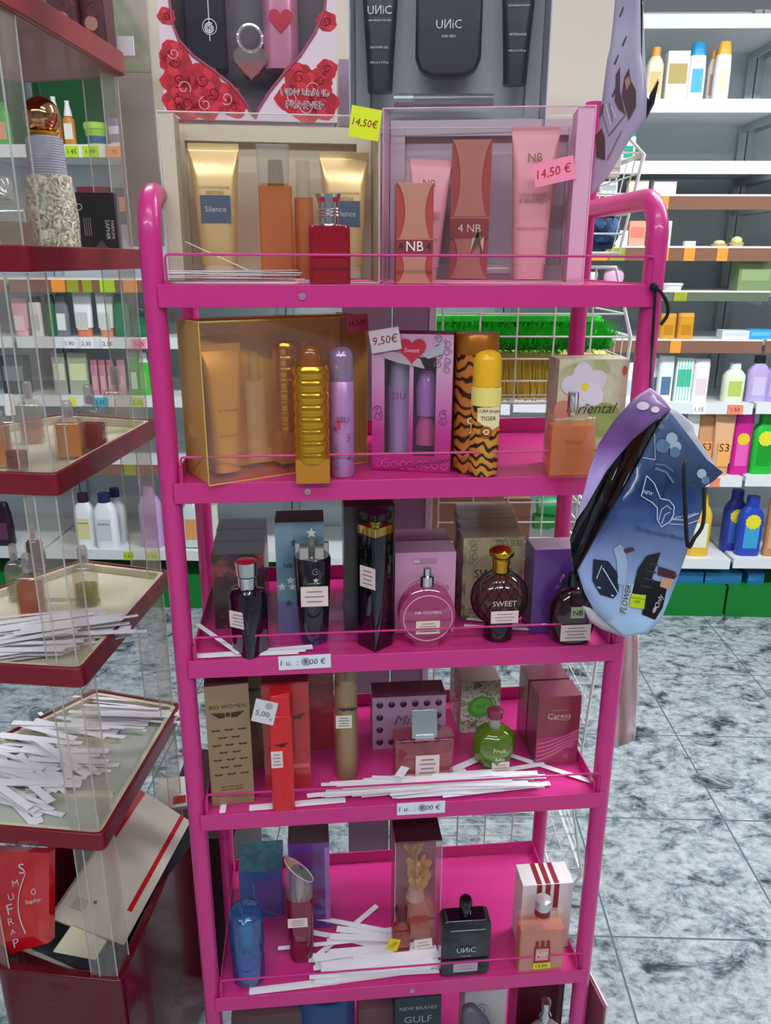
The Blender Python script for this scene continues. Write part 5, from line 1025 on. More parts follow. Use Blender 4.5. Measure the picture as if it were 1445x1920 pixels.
part(t, 'cap', lambda m: (m.loft([(h * .46, w_, w_), (h * .9, w_, w_), (h * .97, w_ * .9, w_ * .9), (h, w_ * .6, w_ * .6)], BG, 10), m.loft([(h * .5, w_ * .42, w_ * .42), (h * .78, w_ * .4, w_ * .4), (h * .86, w_ * .25, w_ * .25)], mat('38a8c4', .2, .2), 8)), sm=1, label='clear blue domed cap')
w_, h, d, Cn, a = pick(RK, 566, 1808, z, 50, 1625, .03, dr=.7)
t = thing('perfume_bottle', 'slim plum perfume bottle with slanted clear cap', 'perfume', Cn, a)
part(t, 'body', lambda m: m.loft([(0, w_ * .8, d * .8, 1), (.006, w_ * .88, d * .9, 1), (h * .6, w_, d, 1), (h * .64, w_ * .9, d * .9, 1)], film('c04468', .3, .7, .06, '8c1440'), 8), sm=1)
def f(m):
    n = 24; vs = []
    for lvl in (0, 1):
        for k in range(n):
            q = 2 * PI * k / n; x = w_ / 2 * math.cos(q); y = d / 2 * math.sin(q)
            vs.append((x, y, h * .64 if not lvl else h * (.80 + .18 * (-x / (w_ / 2)) * .6 + .1)))
    fs = [(k, (k + 1) % n, n + (k + 1) % n, n + k) for k in range(n)] + [tuple(range(n, 2 * n))]
    m.add(vs, fs, film('ecdce2', .5, .08)); m.tube([vs[n + k] for k in range(n)], .001, mat('d0b8c0', .15), 6, True); m.loft([(h * .64, .014, .014), (h * .78, .014, .014), (h * .84, .008, .008)], mat('c8b8b8', .2, .4), 6)
part(t, 'cap', f, label='slanted clear cap')
part(t, 'label', lambda m: plabel(m, -w_ * .1, h * .44, w_ * .72, h * .09, -d / 2 - .0002, 3))
# tall clear carton with flower bottle
w_, h, d, Cn, a = pick(RK, 781, 1795, z, 84, 1578, .055)
t = thing('perfume_box', 'tall clear-fronted box with gold flower bottle inside on the fifth pink shelf', 'box', Cn, a)
part(t, 'carton', lambda m: (m.box(-w_ / 2, w_ / 2, d / 2 - .001, d / 2, 0, h, mat('a84460', .4)), m.box(-w_ / 2, w_ / 2, -d / 2, d / 2, h - .0015, h, mat('3a1c26', .35)), m.box(-w_ / 2, w_ / 2, -d / 2, d / 2, 0, .0015, mat('a03040', .4))))
part(t, 'clear_sleeve', lambda m: (m.box(-w_ / 2, w_ / 2, -d / 2, -d / 2 + .0004, 0, h, CLEAR), m.box(-w_ / 2, -w_ / 2 + .0004, -d / 2, d / 2, 0, h, CLEAR), m.box(w_ / 2 - .0004, w_ / 2, -d / 2, d / 2, 0, h, CLEAR), m.tube([(-w_ / 2, -d / 2, 0), (-w_ / 2, -d / 2, h), (w_ / 2, -d / 2, h), (w_ / 2, -d / 2, 0)], .0006, mat('d8b4bc', .2), 5)))
ORG = film('f07830', .3, .75, .05, 'c8401c')
part(t, 'perfume_bottle', lambda m: m.loft([(.003, w_ * .62, d * .6, .5), (h * .34, w_ * .66, d * .6, .5), (h * .42, w_ * .4, d * .4, .8)], ORG, 6, x=.006), sm=1)
def flower(m, x, z0, r, hh, mt, n=7):
    for k in range(n):
        q = 2 * PI * k / n; m.M = Matrix.Translation((x, 0, z0)) @ Matrix.Rotation(q, 4, 'Z') @ Matrix.Rotation(R(24), 4, 'Y')
        m.loft([(0, r * .3, r * .15, 1), (hh * .5, r * .7, r * .2, 1), (hh * .85, r * .8, r * .16, 1), (hh, r * .4, r * .1, 1)], mt, 4, x=r * .35)
    m.M = Matrix(); m.ball((x, 0, z0 + hh * .4), r * .5, r * .5, hh * .4, mt, 10)
YG = mat('cc8a20', .3, .2)
part(t, 'flower_cap', lambda m: (flower(m, .005, h * .50, .013, h * .14, mat('d8a030', .35, .2)), flower(m, .004, h * .62, .016, h * .13, YG), flower(m, -.004, h * .8, .012, h * .13, mat('bc8030', .35, .2)), m.loft([(h * .42, .03, .028), (h * .5, .02, .02)], mat('c08a7a', .3), 6)), label='stacked gold flower caps', sm=1)
w_, h, d, Cn, a = pick(RK, 752, 1797, z, 40, 1695, .02); t = thing('perfume_bottle', 'small amber bottle with dark cap standing before the clear flower box', 'perfume', RK(*RK.inv(Cn + Vector((0, -.012, 0))), z), a)
part(t, 'body', lambda m: m.loft([(0, w_ * .8, d * .5, .6), (h * .6, w_ * .85, d * .5, .6), (h * .75, w_ * .35, d * .4, 1)], film('e06a50', .35, .6, .05, 'a02c20'), 6))
part(t, 'cap', lambda m: m.loft([(h * .75, w_ * .5, w_ * .4), (h * .95, w_ * .6, w_ * .4), (h, w_ * .4, w_ * .3)], mat('5c1c22', .2), 6))
P = RK.hit(793, 1768, .01); m = MB(); plabel(m, 0, 0, .027, .017, 0, 2, mat('ecdcd2', .5)); o = m.build('paper_label', bpy.data.objects['perfume_bottle'] if 0 else None)
o.location = P + Vector((0, -.001, 0)); o.rotation_euler = (0, R(-4), RK.a); tag(o, 'white paper label stuck low on the clear flower box', 'label')
P = RK.hit(737, 1771, -.001); m = MB(); m.box(-.0085, .0085, -.0006, 0, -.0105, .0105, mat('e8c81c', .5)); m.text('15,00', 0, 0, 0, -.001, INK, width=.013, rot=.9); o = m.build('price_tag'); o.location = P; o.rotation_euler = (0, R(16), RK.a); tag(o, 'small yellow price tag beside the clear flower box', 'price tag')
# UNIC bottle
w_, h, d, Cn, a = pick(RK, 871, 1830, z, 92, 1712, .028)
t = thing('perfume_bottle', 'black UNIC perfume bottle with rounded shoulders and round cap', 'perfume', Cn, a)
hb = h * .8
hb = hgt(PZ(871, 1830, z), 1727); hc = hgt(PZ(871, 1830, z), 1697)
rd = .009
part(t, 'body', lambda m: m.prism([(sx * (w_ / 2 - rd) + sx * rd * math.cos(q), (hb - rd if tz else rd) + (1 if tz else -1) * rd * math.sin(q)) for sx, tz, qs in ((1, 1, (0, .5, 1, 1.57)), (-1, 1, (1.57, 1, .5, 0)), (-1, 0, (0, .5, 1, 1.57)), (1, 0, (1.57, 1, .5, 0))) for q in qs], -d / 2, d / 2, mat('0b0b10', .1, 0, .7)), .002)
part(t, 'cap', lambda m: m.loft([(hb, .016, .016), (hb + .003, .019, .019), (hc - .003, .019, .019), (hc, .015, .015)], mat('0b0b10', .12, 0, .6), 8))
part(t, 'label', lambda m: (m.text('UИiC', 0, hb * .5, 0, -d / 2 - .0022, mat('c9ccd2', .4), width=w_ * .38), m.text('FOR MEN', 0, hb * .39, 0, -d / 2 - .0022, mat('9a9da4', .4), width=w_ * .2), plabel(m, 0, hb * .18, w_ * .5, hb * .15, -d / 2 - .0012, 2, mat('b8a4b4', .5)), m.box(-w_ * .32, w_ * .38, -d / 2 - .0006, -d / 2, hb * .83, hb * .84, mat('a8a8b0', .3))))
# stripes box + NB bottle
MAR = mat('8a1c2c', .4)
def d16(m, w_, h, y):
    for x in (-.17, 0, .17): m.box(w_ * (x - .05), w_ * (x + .05), y - .0003, y, h * .62, h, MAR)
    m.box(-w_ * .2, w_ * .22, y - .0003, y, h * .3, h * .61, mat('3a1c20', .4)); m.box(-w_ * .185, w_ * .205, y - .0005, y - .0003, h * .31, h * .595, mat('e6dcda', .45))
t, w_, h, d = carton('perfume_box', 'white perfume carton with three maroon stripes on the fifth pink shelf', RK, 1018, 1778, z, 94, 1658, .045, mat('e0d8d6', .45), deco=d16, cover=False)
part(t, 'top_print', lambda m: [m.box(w_ * (x - .05), w_ * (x + .05), -d / 2 + .001, d / 2 - .001, h + .0001, h + .0005, MAR) for x in (-.17, 0, .17)])
w_, h, d, Cn, a = pick(RK, 1013, 1822, z, 88, 1700, .026)
t = thing('perfume_bottle', 'square NB perfume bottle with peach liquid and maroon stripes', 'perfume', Cn, a)
P = PZ(1013, 1822, z); hb = hgt(P, 1728); hc = hgt(P, 1697)
part(t, 'body', lambda m: m.loft([(0, w_, d, .3), (hb * .97, w_, d, .3), (hb, w_ * .96, d * .9, .3)], film('fff0e8', .3, .12, .05, 'f0d8d0'), 5))
part(t, 'liquid', lambda m: m.loft([(.004, w_ * .94, d * .85, .3), (hb * .8, w_ * .94, d * .85, .3)], film('ffb49a', .1, .6, .1, 'e09a80'), 5))
part(t, 'cap', lambda m: (m.loft([(hb, .018, .018), (hb + .003, .018, .018)], GLASS, 6), m.loft([(hb + .003, .023, .023), (hb + .014, .023, .023)], MAR, 8), m.loft([(hb + .014, .0235, .0235), (hc - .001, .0235, .0235), (hc, .02, .02)], mat('dedede', .2, .7), 8)), label='cap with maroon band and silver top')
part(t, 'label', lambda m: ([m.box(w_ * (x - .03), w_ * (x + .03), -d / 2 - .0006, -d / 2, hb * .5, hb * .62, MAR) for x in (-.12, 0, .12)], m.box(-w_ * .17, w_ * .17, -d / 2 - .0006, -d / 2, hb * .2, hb * .5, MAR), m.box(-w_ * .14, w_ * .14, -d / 2 - .001, -d / 2 - .0006, hb * .24, hb * .47, mat('dc9a90', .4)), m.text('NB', 0, hb * .36, .009, -d / 2 - .0014, LW, shear=.2), m.box(-w_ * .18, w_ * .2, -d / 2 - .0016, -d / 2 - .001, hb * .08, hb * .19, mat('e2d41c', .5)), m.text('13,00', 0, hb * .135, 0, -d / 2 - .002, INK, width=w_ * .25)))
L5 = 'white tester strip in the loose pile at the front of the fifth pink shelf'
pile(SZ[4], .215, .275, -.002, .036, 54, .024, L5, 'tester strips piled on the fifth pink shelf', .05, .02, 8)
for k, (u, v, a_) in enumerate([(.20, .085, .75), (.235, .075, .15), (.19, .07, -.35), (.22, .062, -.25), (.25, .07, -.2), (.165, .055, .05), (.20, .09, -.3), (.24, .055, -.12)]):
    strip(SM[k % 3], RK(u, v, SZ[4] + .004 + .0022 * k), 0, .02, RK.a + a_, ['tester strip pointing steeply up at the back of the fanned strips, fifth pink shelf', 'short-angled tester strip at the upper right of the fan, fifth pink shelf', 'tester strip slanting down behind the plum bottle, fifth pink shelf', 'tester strip crossing the middle of the fan, fifth pink shelf', 'tester strip at the right side of the fan, fifth pink shelf', 'tester strip at the left side of the fan, fifth pink shelf', 'rearmost slanting tester strip of the fan, fifth pink shelf', 'tester strip between fan and pile, fifth pink shelf'][k], None)
strip(SM[1], RK(.12, -.004, SZ[4] + .0015), 0, 0, RK.a + .05, 'tester strip lying alone at the front edge right of the blue bottle', None)

# ---------------------------------------------------------------- shelf six
z = SZ[5] + .0006
def low(px, pw, ptop, v, d, m_, top, label, deco=None, name='perfume_box'):
    P = RK.at(px, v, z); w_ = wid(P, pw); h = hgt(P, ptop); t = thing(name, label, 'box', P + Vector((0, d / 2, 0)), RK.a)
    part(t, 'carton', lambda m: (m.box(-w_ / 2, w_ / 2, -d / 2, d / 2, 0, h, m_), m.box(-w_ / 2, w_ / 2, -d / 2, d / 2, h, h + .0004, top)), .0006)
    if deco: part(t, 'print', lambda m: deco(m, w_, h, -d / 2 - .0004))
low(505, 126, 1905, .05, .05, mat('5c4448', .4), mat('6c5056', .4), 'grey-brown carton at the left of the lowest pink shelf')
low(705, 70, 1892, .07, .05, mat('6c4a50', .4), mat('74565c', .4), 'grey-brown carton behind the GULF carton')
low(778, 84, 1872, .04, .05, mat('26303c', .35), mat('36424c', .35), 'dark NEW BRAND GULF carton on the lowest pink shelf', lambda m, w_, h, y: (m.text('NEW BRAND', 0, h * .9, 0, y, mat('9aa8b0', .4), width=w_ * .8), m.text('GULF', 0, h * .78, 0, y, mat('9aa8b0', .4), width=w_ * .6)))
low(900, 76, 1858, .05, .045, mat('c0bcbc', .4), mat('b4b0b0', .4), 'white carton with a thin swirl on the lowest pink shelf', lambda m, w_, h, y: curl(m, -w_ * .1, h * .8, .012, y, mat('6a7478', .4)))
low(1000, 86, 1842, .06, .05, mat('4c1222', .3, 0, .3), mat('5c1c2c', .3), 'dark wine-red carton at the right of the lowest pink shelf')
P = RK.at(612, .045, z); w_ = wid(P, 104); h = hgt(P, 1876); t = thing('cream_jar', 'dark blue round jar on the lowest pink shelf', 'jar', P + Vector((0, .03, 0)), RK.a)
part(t, 'jar', lambda m: m.loft([(0, w_ * .9, w_ * .9), (h * .7, w_, w_)], mat('20345c', .3), 10)); part(t, 'lid', lambda m: m.loft([(h * .7, w_ * 1.02, w_ * 1.02), (h * .96, w_ * 1.0, w_ * 1.0), (h, w_ * .9, w_ * .9)], mat('2a4878', .3), 10))
P = RK.at(936, .01, z); h = hgt(P, 1878); t = thing('perfume_bottle', 'leaning grey oval bottle on the lowest pink shelf', 'perfume', P, RK.a)
part(t, 'body', lambda m: (setattr(m, 'M', Matrix.Rotation(R(-16), 4, 'Y')), m.loft([(0, .05, .03, 1), (h * .5, .056, .035, 1), (h * .85, .046, .03, 1), (h * 1.0, .024, .02, 1), (h * 1.03, .01, .01, 1)], mat('5c5a66', .35), 8), ringp(m, .004, h * .72, .012, -.0165, mat('b8b8c4', .4), .0005), ringp(m, .004, h * .72, .007, -.0168, mat('b8b8c4', .4), .0005)), sm=1)
P = RK.at(1016, .0, z); h = hgt(P, 1898); t = thing('perfume_bottle', 'smoky rounded bottle with silver knob at the right of the lowest pink shelf', 'perfume', P, RK.a)
part(t, 'body', lambda m: m.ball((0, .02, h * .4), .042, .022, h * .4, mat('7c6a6c', .15, 0, .5), 18), sm=1.2); part(t, 'cap', lambda m: (m.loft([(h * .78, .014, .014), (h * .86, .02, .02), (h * .9, .012, .012), (h, .016, .016)], CHROME, 6, y=.02)))
# white-edged board right of the rack foot
A = PZ(1107, 1822, .375); B_ = PZ(1139, 1884, .375); L_ = (A - B_).length
m = MB(); m.box(0, L_, .0025, .006, .0, .372, mat('8a4a5c', .5)); m.box(-.001, L_ + .001, 0, .0025, 0, .375, mat('d8ccd0', .4))
o = m.build('board'); o.location = (B_.x, B_.y, 0); o.rotation_euler.z = math.atan2(A.y - B_.y, A.x - B_.x); tag(o, 'upright maroon board with white edge beside the rack foot', 'board')

# ---------------------------------------------------------------- burgundy tester stand with clear uprights
TP = [(-.387, .897), (-.364, 1.238), (-.532, 1.286), (-.665, 1.10), (-.58, .918)]
TZ = [EYE + .27, EYE + .012, EYE - .243, EYE - .501, EYE - .757]
stand = thing('tester_stand', 'burgundy perfume tester stand with cream trays and clear acrylic uprights', 'stand', (TP[0][0], TP[0][1], 0))
ox, oy = TP[0]
def inset(pts, k):
    cx = sum(p[0] for p in pts) / len(pts); cy = sum(p[1] for p in pts) / len(pts)
    o = []
    n = len(pts)
    for i in range(n):   # move each edge in by k
        a, b, c = Vector(pts[i - 1]), Vector(pts[i]), Vector(pts[(i + 1) % n])
        e1 = (b - a).normalized(); e2 = (c - b).normalized(); n1 = Vector((-e1.y, e1.x)); n2 = Vector((-e2.y, e2.x))
        bis = (n1 + n2); bis = bis / bis.dot(n1); o.append((b.x + bis.x * k, b.y + bis.y * k))
    return o
def rnd_poly(pts, r, n=4):
    o = []; N = len(pts)
    for i in range(N):
        a, b, c = Vector(pts[i - 1]), Vector(pts[i]), Vector(pts[(i + 1) % N]); p, q = b + (a - b).normalized() * r, b + (c - b).normalized() * r
        for k in range(n + 1): t_ = k / n; o.append(tuple((1 - t_) ** 2 * p + 2 * t_ * (1 - t_) * b + t_ ** 2 * q))
    return o
base = [(p[0] - ox, p[1] - oy) for p in TP]
outer = rnd_poly(base, .012); i1 = rnd_poly(inset(base, .006), .01); i2 = rnd_poly(inset(base, .014), .008)
def ringwall(m, pa, pb, z0, z1, mt):
    n = len(pa); vs = [(p[0], p[1], z0) for p in pa] + [(p[0], p[1], z1) for p in pa] + [(p[0], p[1], z1) for p in pb] + [(p[0], p[1], z0) for p in pb]
    fs = []
    for i in range(n):
        j = (i + 1) % n
        for q in range(4): r_ = (q + 1) % 4; fs.append((q * n + i, q * n + j, r_ * n + j, r_ * n + i))
    m.add(vs, fs, mt)
for i, z in enumerate(TZ):
    def f(m):
        ringwall(m, outer, i1, z - .026, z + .002, BURG); m.slab(i1, z - .026, z - .022, BURG)
    tr = part(stand, 'tray', f, .0015)
    if i > 0:
        def g(m):
            ringwall(m, rnd_poly(inset(base, .0065), .01), i2, z - .021, z - .001, CREAM); m.slab(i2, z - .0215, z - .012, CREAM if i < 4 else mat('b9beb0', .4))
            if i >= 3:
                for k in range(3): m.box(-.20, -.02 - .02 * k, .10 + .07 * k, .106 + .07 * k, z - .012, z - .006, CREAM)
        part(tr, 'tray_insert', g, label='cream plastic insert')
    if i in (4,): part(tr, 'lettering', lambda m: m.text('saphir', -.105, z - .013, .011, -.001 + .0035, mat('9a5560', .4)))
def upr(m, z0, z1):
    # V-shaped clear channel at the near corner, flutes along it
    for k, (dx, dy) in enumerate([(-.052, .0045), (-.034, .0015), (-.017, -.0005), (0, 0), (.002, .03)]):
        pass
    pts = [(-.050, .016), (-.047, .0105), (-.03, .009), (-.012, .0075), (-.0085, .0105), (-.0065, .022), (-.005, .045), (-.004, .048)]
    n = len(pts); vs = [(p[0], p[1], z0) for p in pts] + [(p[0], p[1], z1) for p in pts]
    m.add(vs, [(k, k + 1, n + k + 1, n + k) for k in range(n - 1)], ACR)
    for p in ((-.050, .016), (-.034, .0088), (-.0085, .0095), (-.004, .048)): m.tube([(p[0], p[1], z0), (p[0], p[1], z1)], .0012, film('e8e4de', .5, .35), 6)
zs_ = [.43, ] + TZ[::-1]
for k in range(5):
    za, zb_ = ((EYE - 1.016 + .001) if k == 0 else TZ[5 - k] + .002), TZ[4 - k] - .027
    part(stand, 'upright', lambda m: upr(m, za, zb_), sm=.9)
    def rc(m):   # right corner upright
        pts = [(.0, .30), (.008, .325), (.012, .333), (-.01, .345), (-.045, .358)]; pts = [(p[0], p[1] - .004) for p in pts]; n = len(pts)
        m.add([(p[0], p[1], za) for p in pts] + [(p[0], p[1], zb_) for p in pts], [(q, q + 1, n + q + 1, n + q) for q in range(n - 1)], ACR)
        for p in (pts[0], pts[2], pts[4]): m.tube([(p[0], p[1], za), (p[0], p[1], zb_)], .001, film('e8e4de', .5, .35), 6)
    part(stand, 'upright', rc)
    def lc(m):
        pts = [(-.175, .022), (-.187, .026), (-.198, .036), (-.215, .062)]; n = len(pts)
        m.add([(p[0], p[1], za) for p in pts] + [(p[0], p[1], zb_) for p in pts], [(q, q + 1, n + q + 1, n + q) for q in range(n - 1)], ACR)
        for p in (pts[0], pts[3]): m.tube([(p[0], p[1], za), (p[0], p[1], zb_)], .001, film('e8e4de', .5, .35), 6)
    part(stand, 'upright', lc)
BZ = EYE - 1.016
BURGT = mat('5a0c1a', .2, 0, .2)
def bn(m):
    ringwall(m, outer, i2, .02, BZ, BURGT); m.slab(i1, .02, BZ - .12, BURGT); 
bn_ = part(stand, 'base_bin', bn, .002, label='glossy burgundy bin')
part(bn_, 'lettering', lambda m: (m.text('saphir', -.11, BZ - .035, .014, .0, mat('5a1820', .5)), m.text('PARFUMS', -.11, BZ - .052, .005, .0, mat('5a1820', .5))))
# things on the stand
def tester(px, py, z_, pw, ptop, liq, level, label, dr=.7, lid='clear', rz=.05, y=None, r=.2):
    P = PZ(px, py, z_) if y is None else Vector((ray(px, 500).x * y / ray(px, 500).y, y, z_))
    w_ = wid(P, pw); h = hgt(P, ptop); d = w_ * dr; t = thing('tester_bottle', label, 'perfume', P + Vector((0, d / 2, .0005)), rz)
    part(t, 'glass', lambda m: m.loft([(0, w_, d, r), (h * .58, w_, d, r), (h * .68, w_ * .75, d * .8, .6), (h * .72, w_ * .3, w_ * .3, 1)], film('f2f0ea', .3, .06), 5))
    if liq: part(t, 'liquid', lambda m: m.loft([(.003, w_ * .86, d * .84, r), (h * level, w_ * .86, d * .84, r)], film(liq[0], .05, .75 if liq in (AM, RDL, ORL) else .3, .2, liq[1]), 5))
    part(t, 'spray', lambda m: m.loft([(h * .72, w_ * .26, w_ * .26), (h * .78, w_ * .28, w_ * .28), (h * .84, w_ * .2, w_ * .2)], CHROME, 6))
    part(t, 'cap', lambda m: m.loft([(h * .73, w_ * .42, w_ * .42), (h * .96, w_ * .4, w_ * .4), (h, w_ * .3, w_ * .3)], film('dcdcd8', .4, .2) if lid == 'clear' else WHITE, 6))
    return t
t3 = TZ[2] - .011; AM = ('ffb030', 'e89a14'); RDL = ('d02020', 'b01414'); ORL = ('f08020', 'd8681c'); PL = ('e8d8a0', 'b8a870')
tester(172, 848, t3, 46, 725, RDL, .42, 'square tester bottle half full of red liquid', rz=-.15)
tester(130, 862, t3, 50, 755, AM, .6, 'tester bottle of orange liquid just right of the clear upright', rz=.1)
tester(221, 812, t3, 44, 690, None, .4, 'clear tester bottle nearest the tray\'s right corner')
tester(28, 885, t3, 44, 742, ('d08070', '9a5048'), .25, 'clear tester bottle with white cap and little reddish liquid', lid='white', r=.9)
tester(4, 878, t3, 32, 725, AM, .5, 'amber tester bottle cut by the left picture edge on the cream tray')
tester(58, 832, t3, 40, 718, ('e8c0b8', 'c09088'), .4, 'pale pink tester bottle behind the clear upright')
t4 = TZ[3] - .011
tester(58, 1166, t4, 46, 1045, ORL, .55, 'tester bottle full of orange liquid on the fourth tray', rz=.05)
tester(160, 1140, t4, 46, 1030, ('e0dca0', 'a8a468'), .35, 'oval tester bottle with a little yellow liquid on the fourth tray', r=1)
tester(32, 1128, t4, 34, 1025, ('e4e0c8', 'b0ac90'), .4, 'clear tester bottle left of the orange one on the fourth tray')
tester(66, 1070, t4, 28, 990, ('b05030', '8a3018'), .65, 'reddish brown tester bottle at the back of the fourth tray')
# tray two: ball-stoppered bottle
z = TZ[1] + .0025
z = TZ[1] - .0115
def ST2(px, y): d_ = ray(px, 480); return Vector((d_.x * y / d_.y, y, z))
P = ST2(108, 1.06); w_ = wid(P, 88)
t = thing('perfume_bottle', 'large ornate clear glass bottle with gold ball stopper', 'perfume', P, 0)
H1 = hgt(P, 330); H2 = hgt(P, 255); H3 = hgt(P, 180)
ORN = ramp_mat('relief_glass', [(.35, '6a6a52'), (.5, 'aaa88c'), (.62, 'd8d6c4')], 'noise', 70, 3, .12, coat=.6, bump=1)
part(t, 'body', lambda m: m.loft([(0, w_ * .95, w_ * .8, .8), (H1 * .5, w_, w_ * .85, .8), (H1, w_ * .9, w_ * .75, .9)], ORN, 8))
part(t, 'neck', lambda m: m.loft([(H1, w_ * .76, w_ * .7), (H2 * .98, w_ * .72, w_ * .7), (H2, w_ * .5, w_ * .5)], mat('9b9ba6', .4), 8), label='grey printed neck label')
part(t, 'stopper', lambda m: (m.loft([(H2, w_ * .5, w_ * .5), (H2 + .004, w_ * .6, w_ * .6)], GOLD, 8), m.ball((0, 0, (H2 + H3) / 2), (H3 - H2) / 2, (H3 - H2) / 2, (H3 - H2) / 2, mat('c89a6c', .08, 1), 24)), sm=1.2, label='shiny gold ball')
def f(m):
    for k in range(14): q0 = w_ * (.765 - .0025 * k); m.loft([(H1 + (H2 - H1) * (.06 + .065 * k), q0, q0 * .93), (H1 + (H2 - H1) * (.075 + .065 * k), q0, q0 * .93)], mat('74747f', .5), 8)
part(t, 'print', f)
# black saphir box
P = ST2(190, 1.20); w_ = wid(P, 74); h = hgt(P, 362)
t = thing('perfume_box', 'black SAPHIR perfume box with printed grey triangle on the second tray', 'box', P, .12)
part(t, 'carton', lambda m: m.box(-w_ / 2, w_ / 2, -.015, .015, 0, h, mat('26242a', .35)), .0008)
part(t, 'print', lambda m: (m.prism([(-w_ * .3, 0.001), (w_ * .45, .001), (w_ * .1, h * .28)], -.0156, -.015, mat('55525a', .4)), m.text('SAPHIR', w_ * .28, h * .44, 0, -.0158, LW, width=h * .3, rot=-PI / 2), m.text('PARFUMS', w_ * .4, h * .44, 0, -.0158, LW, width=h * .28, rot=-PI / 2), [m.box(-w_ * (.28 - .05 * k), -w_ * (.265 - .05 * k), -.0158, -.015, h * .35, h * .62, mat('8a8890', .5)) for k in range(4)], ringp(m, -w_ * .36, h * .78, .004, -.0156, LW, .0005)))
tester(12, 470, TZ[1] - .0115, 96, 330, ('d8b070', 'a87c3c'), .45, 'wide amber tester bottle behind the left clear upright on the second tray', y=1.0, dr=.5)
# on the top tray
z = TZ[0] + .003
for k, (px, pw, y, lab) in enumerate([(125, 50, 1.20, 'dark red-brown carton on the top burgundy tray, left one'), (178, 52, 1.22, 'dark red-brown picture carton on the top burgundy tray, right one')]):
    d_ = ray(px, 20); P = Vector((d_.x * y / d_.y, y, TZ[0] - .021)); w_ = wid(P, pw)
    t = thing('perfume_box', lab, 'box', P, 0); part(t, 'carton', lambda m: m.box(-w_ / 2, w_ / 2, -.02, .02, 0, .12, mat('4a1420', .4)), .0008); part(t, 'print', lambda m: (circ(m, 0, .05, .009, -.0205, mat('c08a7a', .5), 12), curl(m, .004, .065, .012, -.0205, mat('b03048', .5)), curl(m, -.006, .035, .01, -.0205, mat('8c2838', .5))))
m = MB(); m.box(-.012, .012, 0, .0015, 0, .024, WHITE); o = m.build('price_card'); P = ray(234, 78); o.location = (P.x * 1.25 / P.y, 1.25, TZ[0] + .0025); tag(o, 'small blank white card standing on the top burgundy tray corner', 'card')
PL_ = ramp_mat('flower_poster', [(.35, '6b8a4a'), (.48, '9aa88a'), (.56, 'c9b8b0'), (.66, 'c88a98')], 'noise', 5, 1.2, .6)
m = MB(); A = WB.hit(212, 135, .05); B_ = WB.hit(268, -60, .05); m.box(0, B_.x - A.x, 0, .004, 0, B_.z - A.z, PL_); m.box(0, B_.x - A.x, 0.001, .003, -.25, 0, mat('b4b0a4', .6))
o = m.build('poster'); o.location = A; tag(o, 'green and pink flower poster strip above the burgundy stand', 'poster')
# strips on trays
def spile(zc, pts, n, hmax, label, group, a0, amax, seed, spread=.02):
    rnd = random.Random(seed)
    for k in range(n):
        A = pts[rnd.randrange(len(pts))]; P = PZ(A[0], A[1], zc)
        strip(SM[rnd.randrange(3)], (P.x + rnd.uniform(-spread, spread), P.y + rnd.uniform(-spread, spread), zc + .001 + hmax * k / n), rnd.uniform(-.02, .02), rnd.uniform(-.02, .02), a0 + rnd.gauss(0, amax), label, group)
spile(TZ[3] - .0115, [(40, 1235), (70, 1215), (110, 1200), (150, 1205), (80, 1190)], 60, .03, 'white tester strip in the thick fan near the front of the fourth tray', 'tester strips fanned on the fourth tray', .28, .1, 11, .018)
spile(TZ[4] - .0115, [(20, 1450), (60, 1470), (60, 1410), (120, 1430), (40, 1500), (110, 1380)], 60, .022, 'white tester strip in the large heap on the fifth tray', 'tester strips heaped on the fifth tray', -.35, .3, 12, .02)
spile(TZ[4] - .0115, [(220, 1330), (260, 1345), (200, 1360), (150, 1370)], 22, .012, 'white tester strip lying at the back right of the fifth tray', 'tester strips at the back of the fifth tray', -.1, .08, 13, .02)

# booklets in the bin
def qq(m, q, u0, u1, v0, v1, mt, n=8):
    vs = [q(u0 + (u1 - u0) * i / n, v0 + (v1 - v0) * j / n) for j in range(n + 1) for i in range(n + 1)]
    m.add(vs, [(j * (n + 1) + i, j * (n + 1) + i + 1, (j + 1) * (n + 1) + i + 1, (j + 1) * (n + 1) + i) for j in range(n) for i in range(n)], mt)
def booklet(cor, Y, thick, m_, label, deco=None, name='booklet'):
    """four pixel corners with depths -> a flat leaning booklet of real thickness"""
    P = []
    for (x, y), yy in zip(cor, Y): d_ = ray(x, y); P.append(Vector((d_.x * yy / d_.y, yy, EYE + d_.z * yy / d_.y)))
    c = sum(P, Vector()) / 4; ex = (P[1] - P[0]).normalized(); n_ = ex.cross(P[3] - P[0]).normalized(); ey = n_.cross(ex)
    if n_.y > 0: n_ = -n_
    t = thing(name, label, 'booklet', c)
    L_ = [p - c for p in P]
    def q(u, v): return (1 - u) * (1 - v) * L_[0] + u * (1 - v) * L_[1] + u * v * L_[2] + (1 - u) * v * L_[3] + n_ * .0008
    def f(m):
        vs = list(L_) + [p - n_ * thick for p in L_]; m.add(vs, [(7, 6, 5, 4)] + [(i, i + 4, (i + 1) % 4 + 4, (i + 1) % 4) for i in range(4)], m_); qq(m, lambda u, v: q(u, v) - n_ * .0008, 0, 1, 0, 1, m_)
    part(t, 'cover', f)
    if deco: part(t, 'print', lambda m: deco(m, q))
    return t
def qtext(m, q, s, u, v, size, mt, rot=0, asp=1):
    vs, fs, (x0, x1, y0, y1) = glyphs(s); k = size / (x1 - x0); o = []
    for a_, b_ in vs:
        a_ = (a_ - (x0 + x1) / 2) * k; b_ = (b_ - (y0 + y1) / 2) * k
        o.append(q(u + a_ * math.cos(rot) - b_ * math.sin(rot), v + (a_ * math.sin(rot) + b_ * math.cos(rot)) * asp))
    m.add(o, fs, mt)
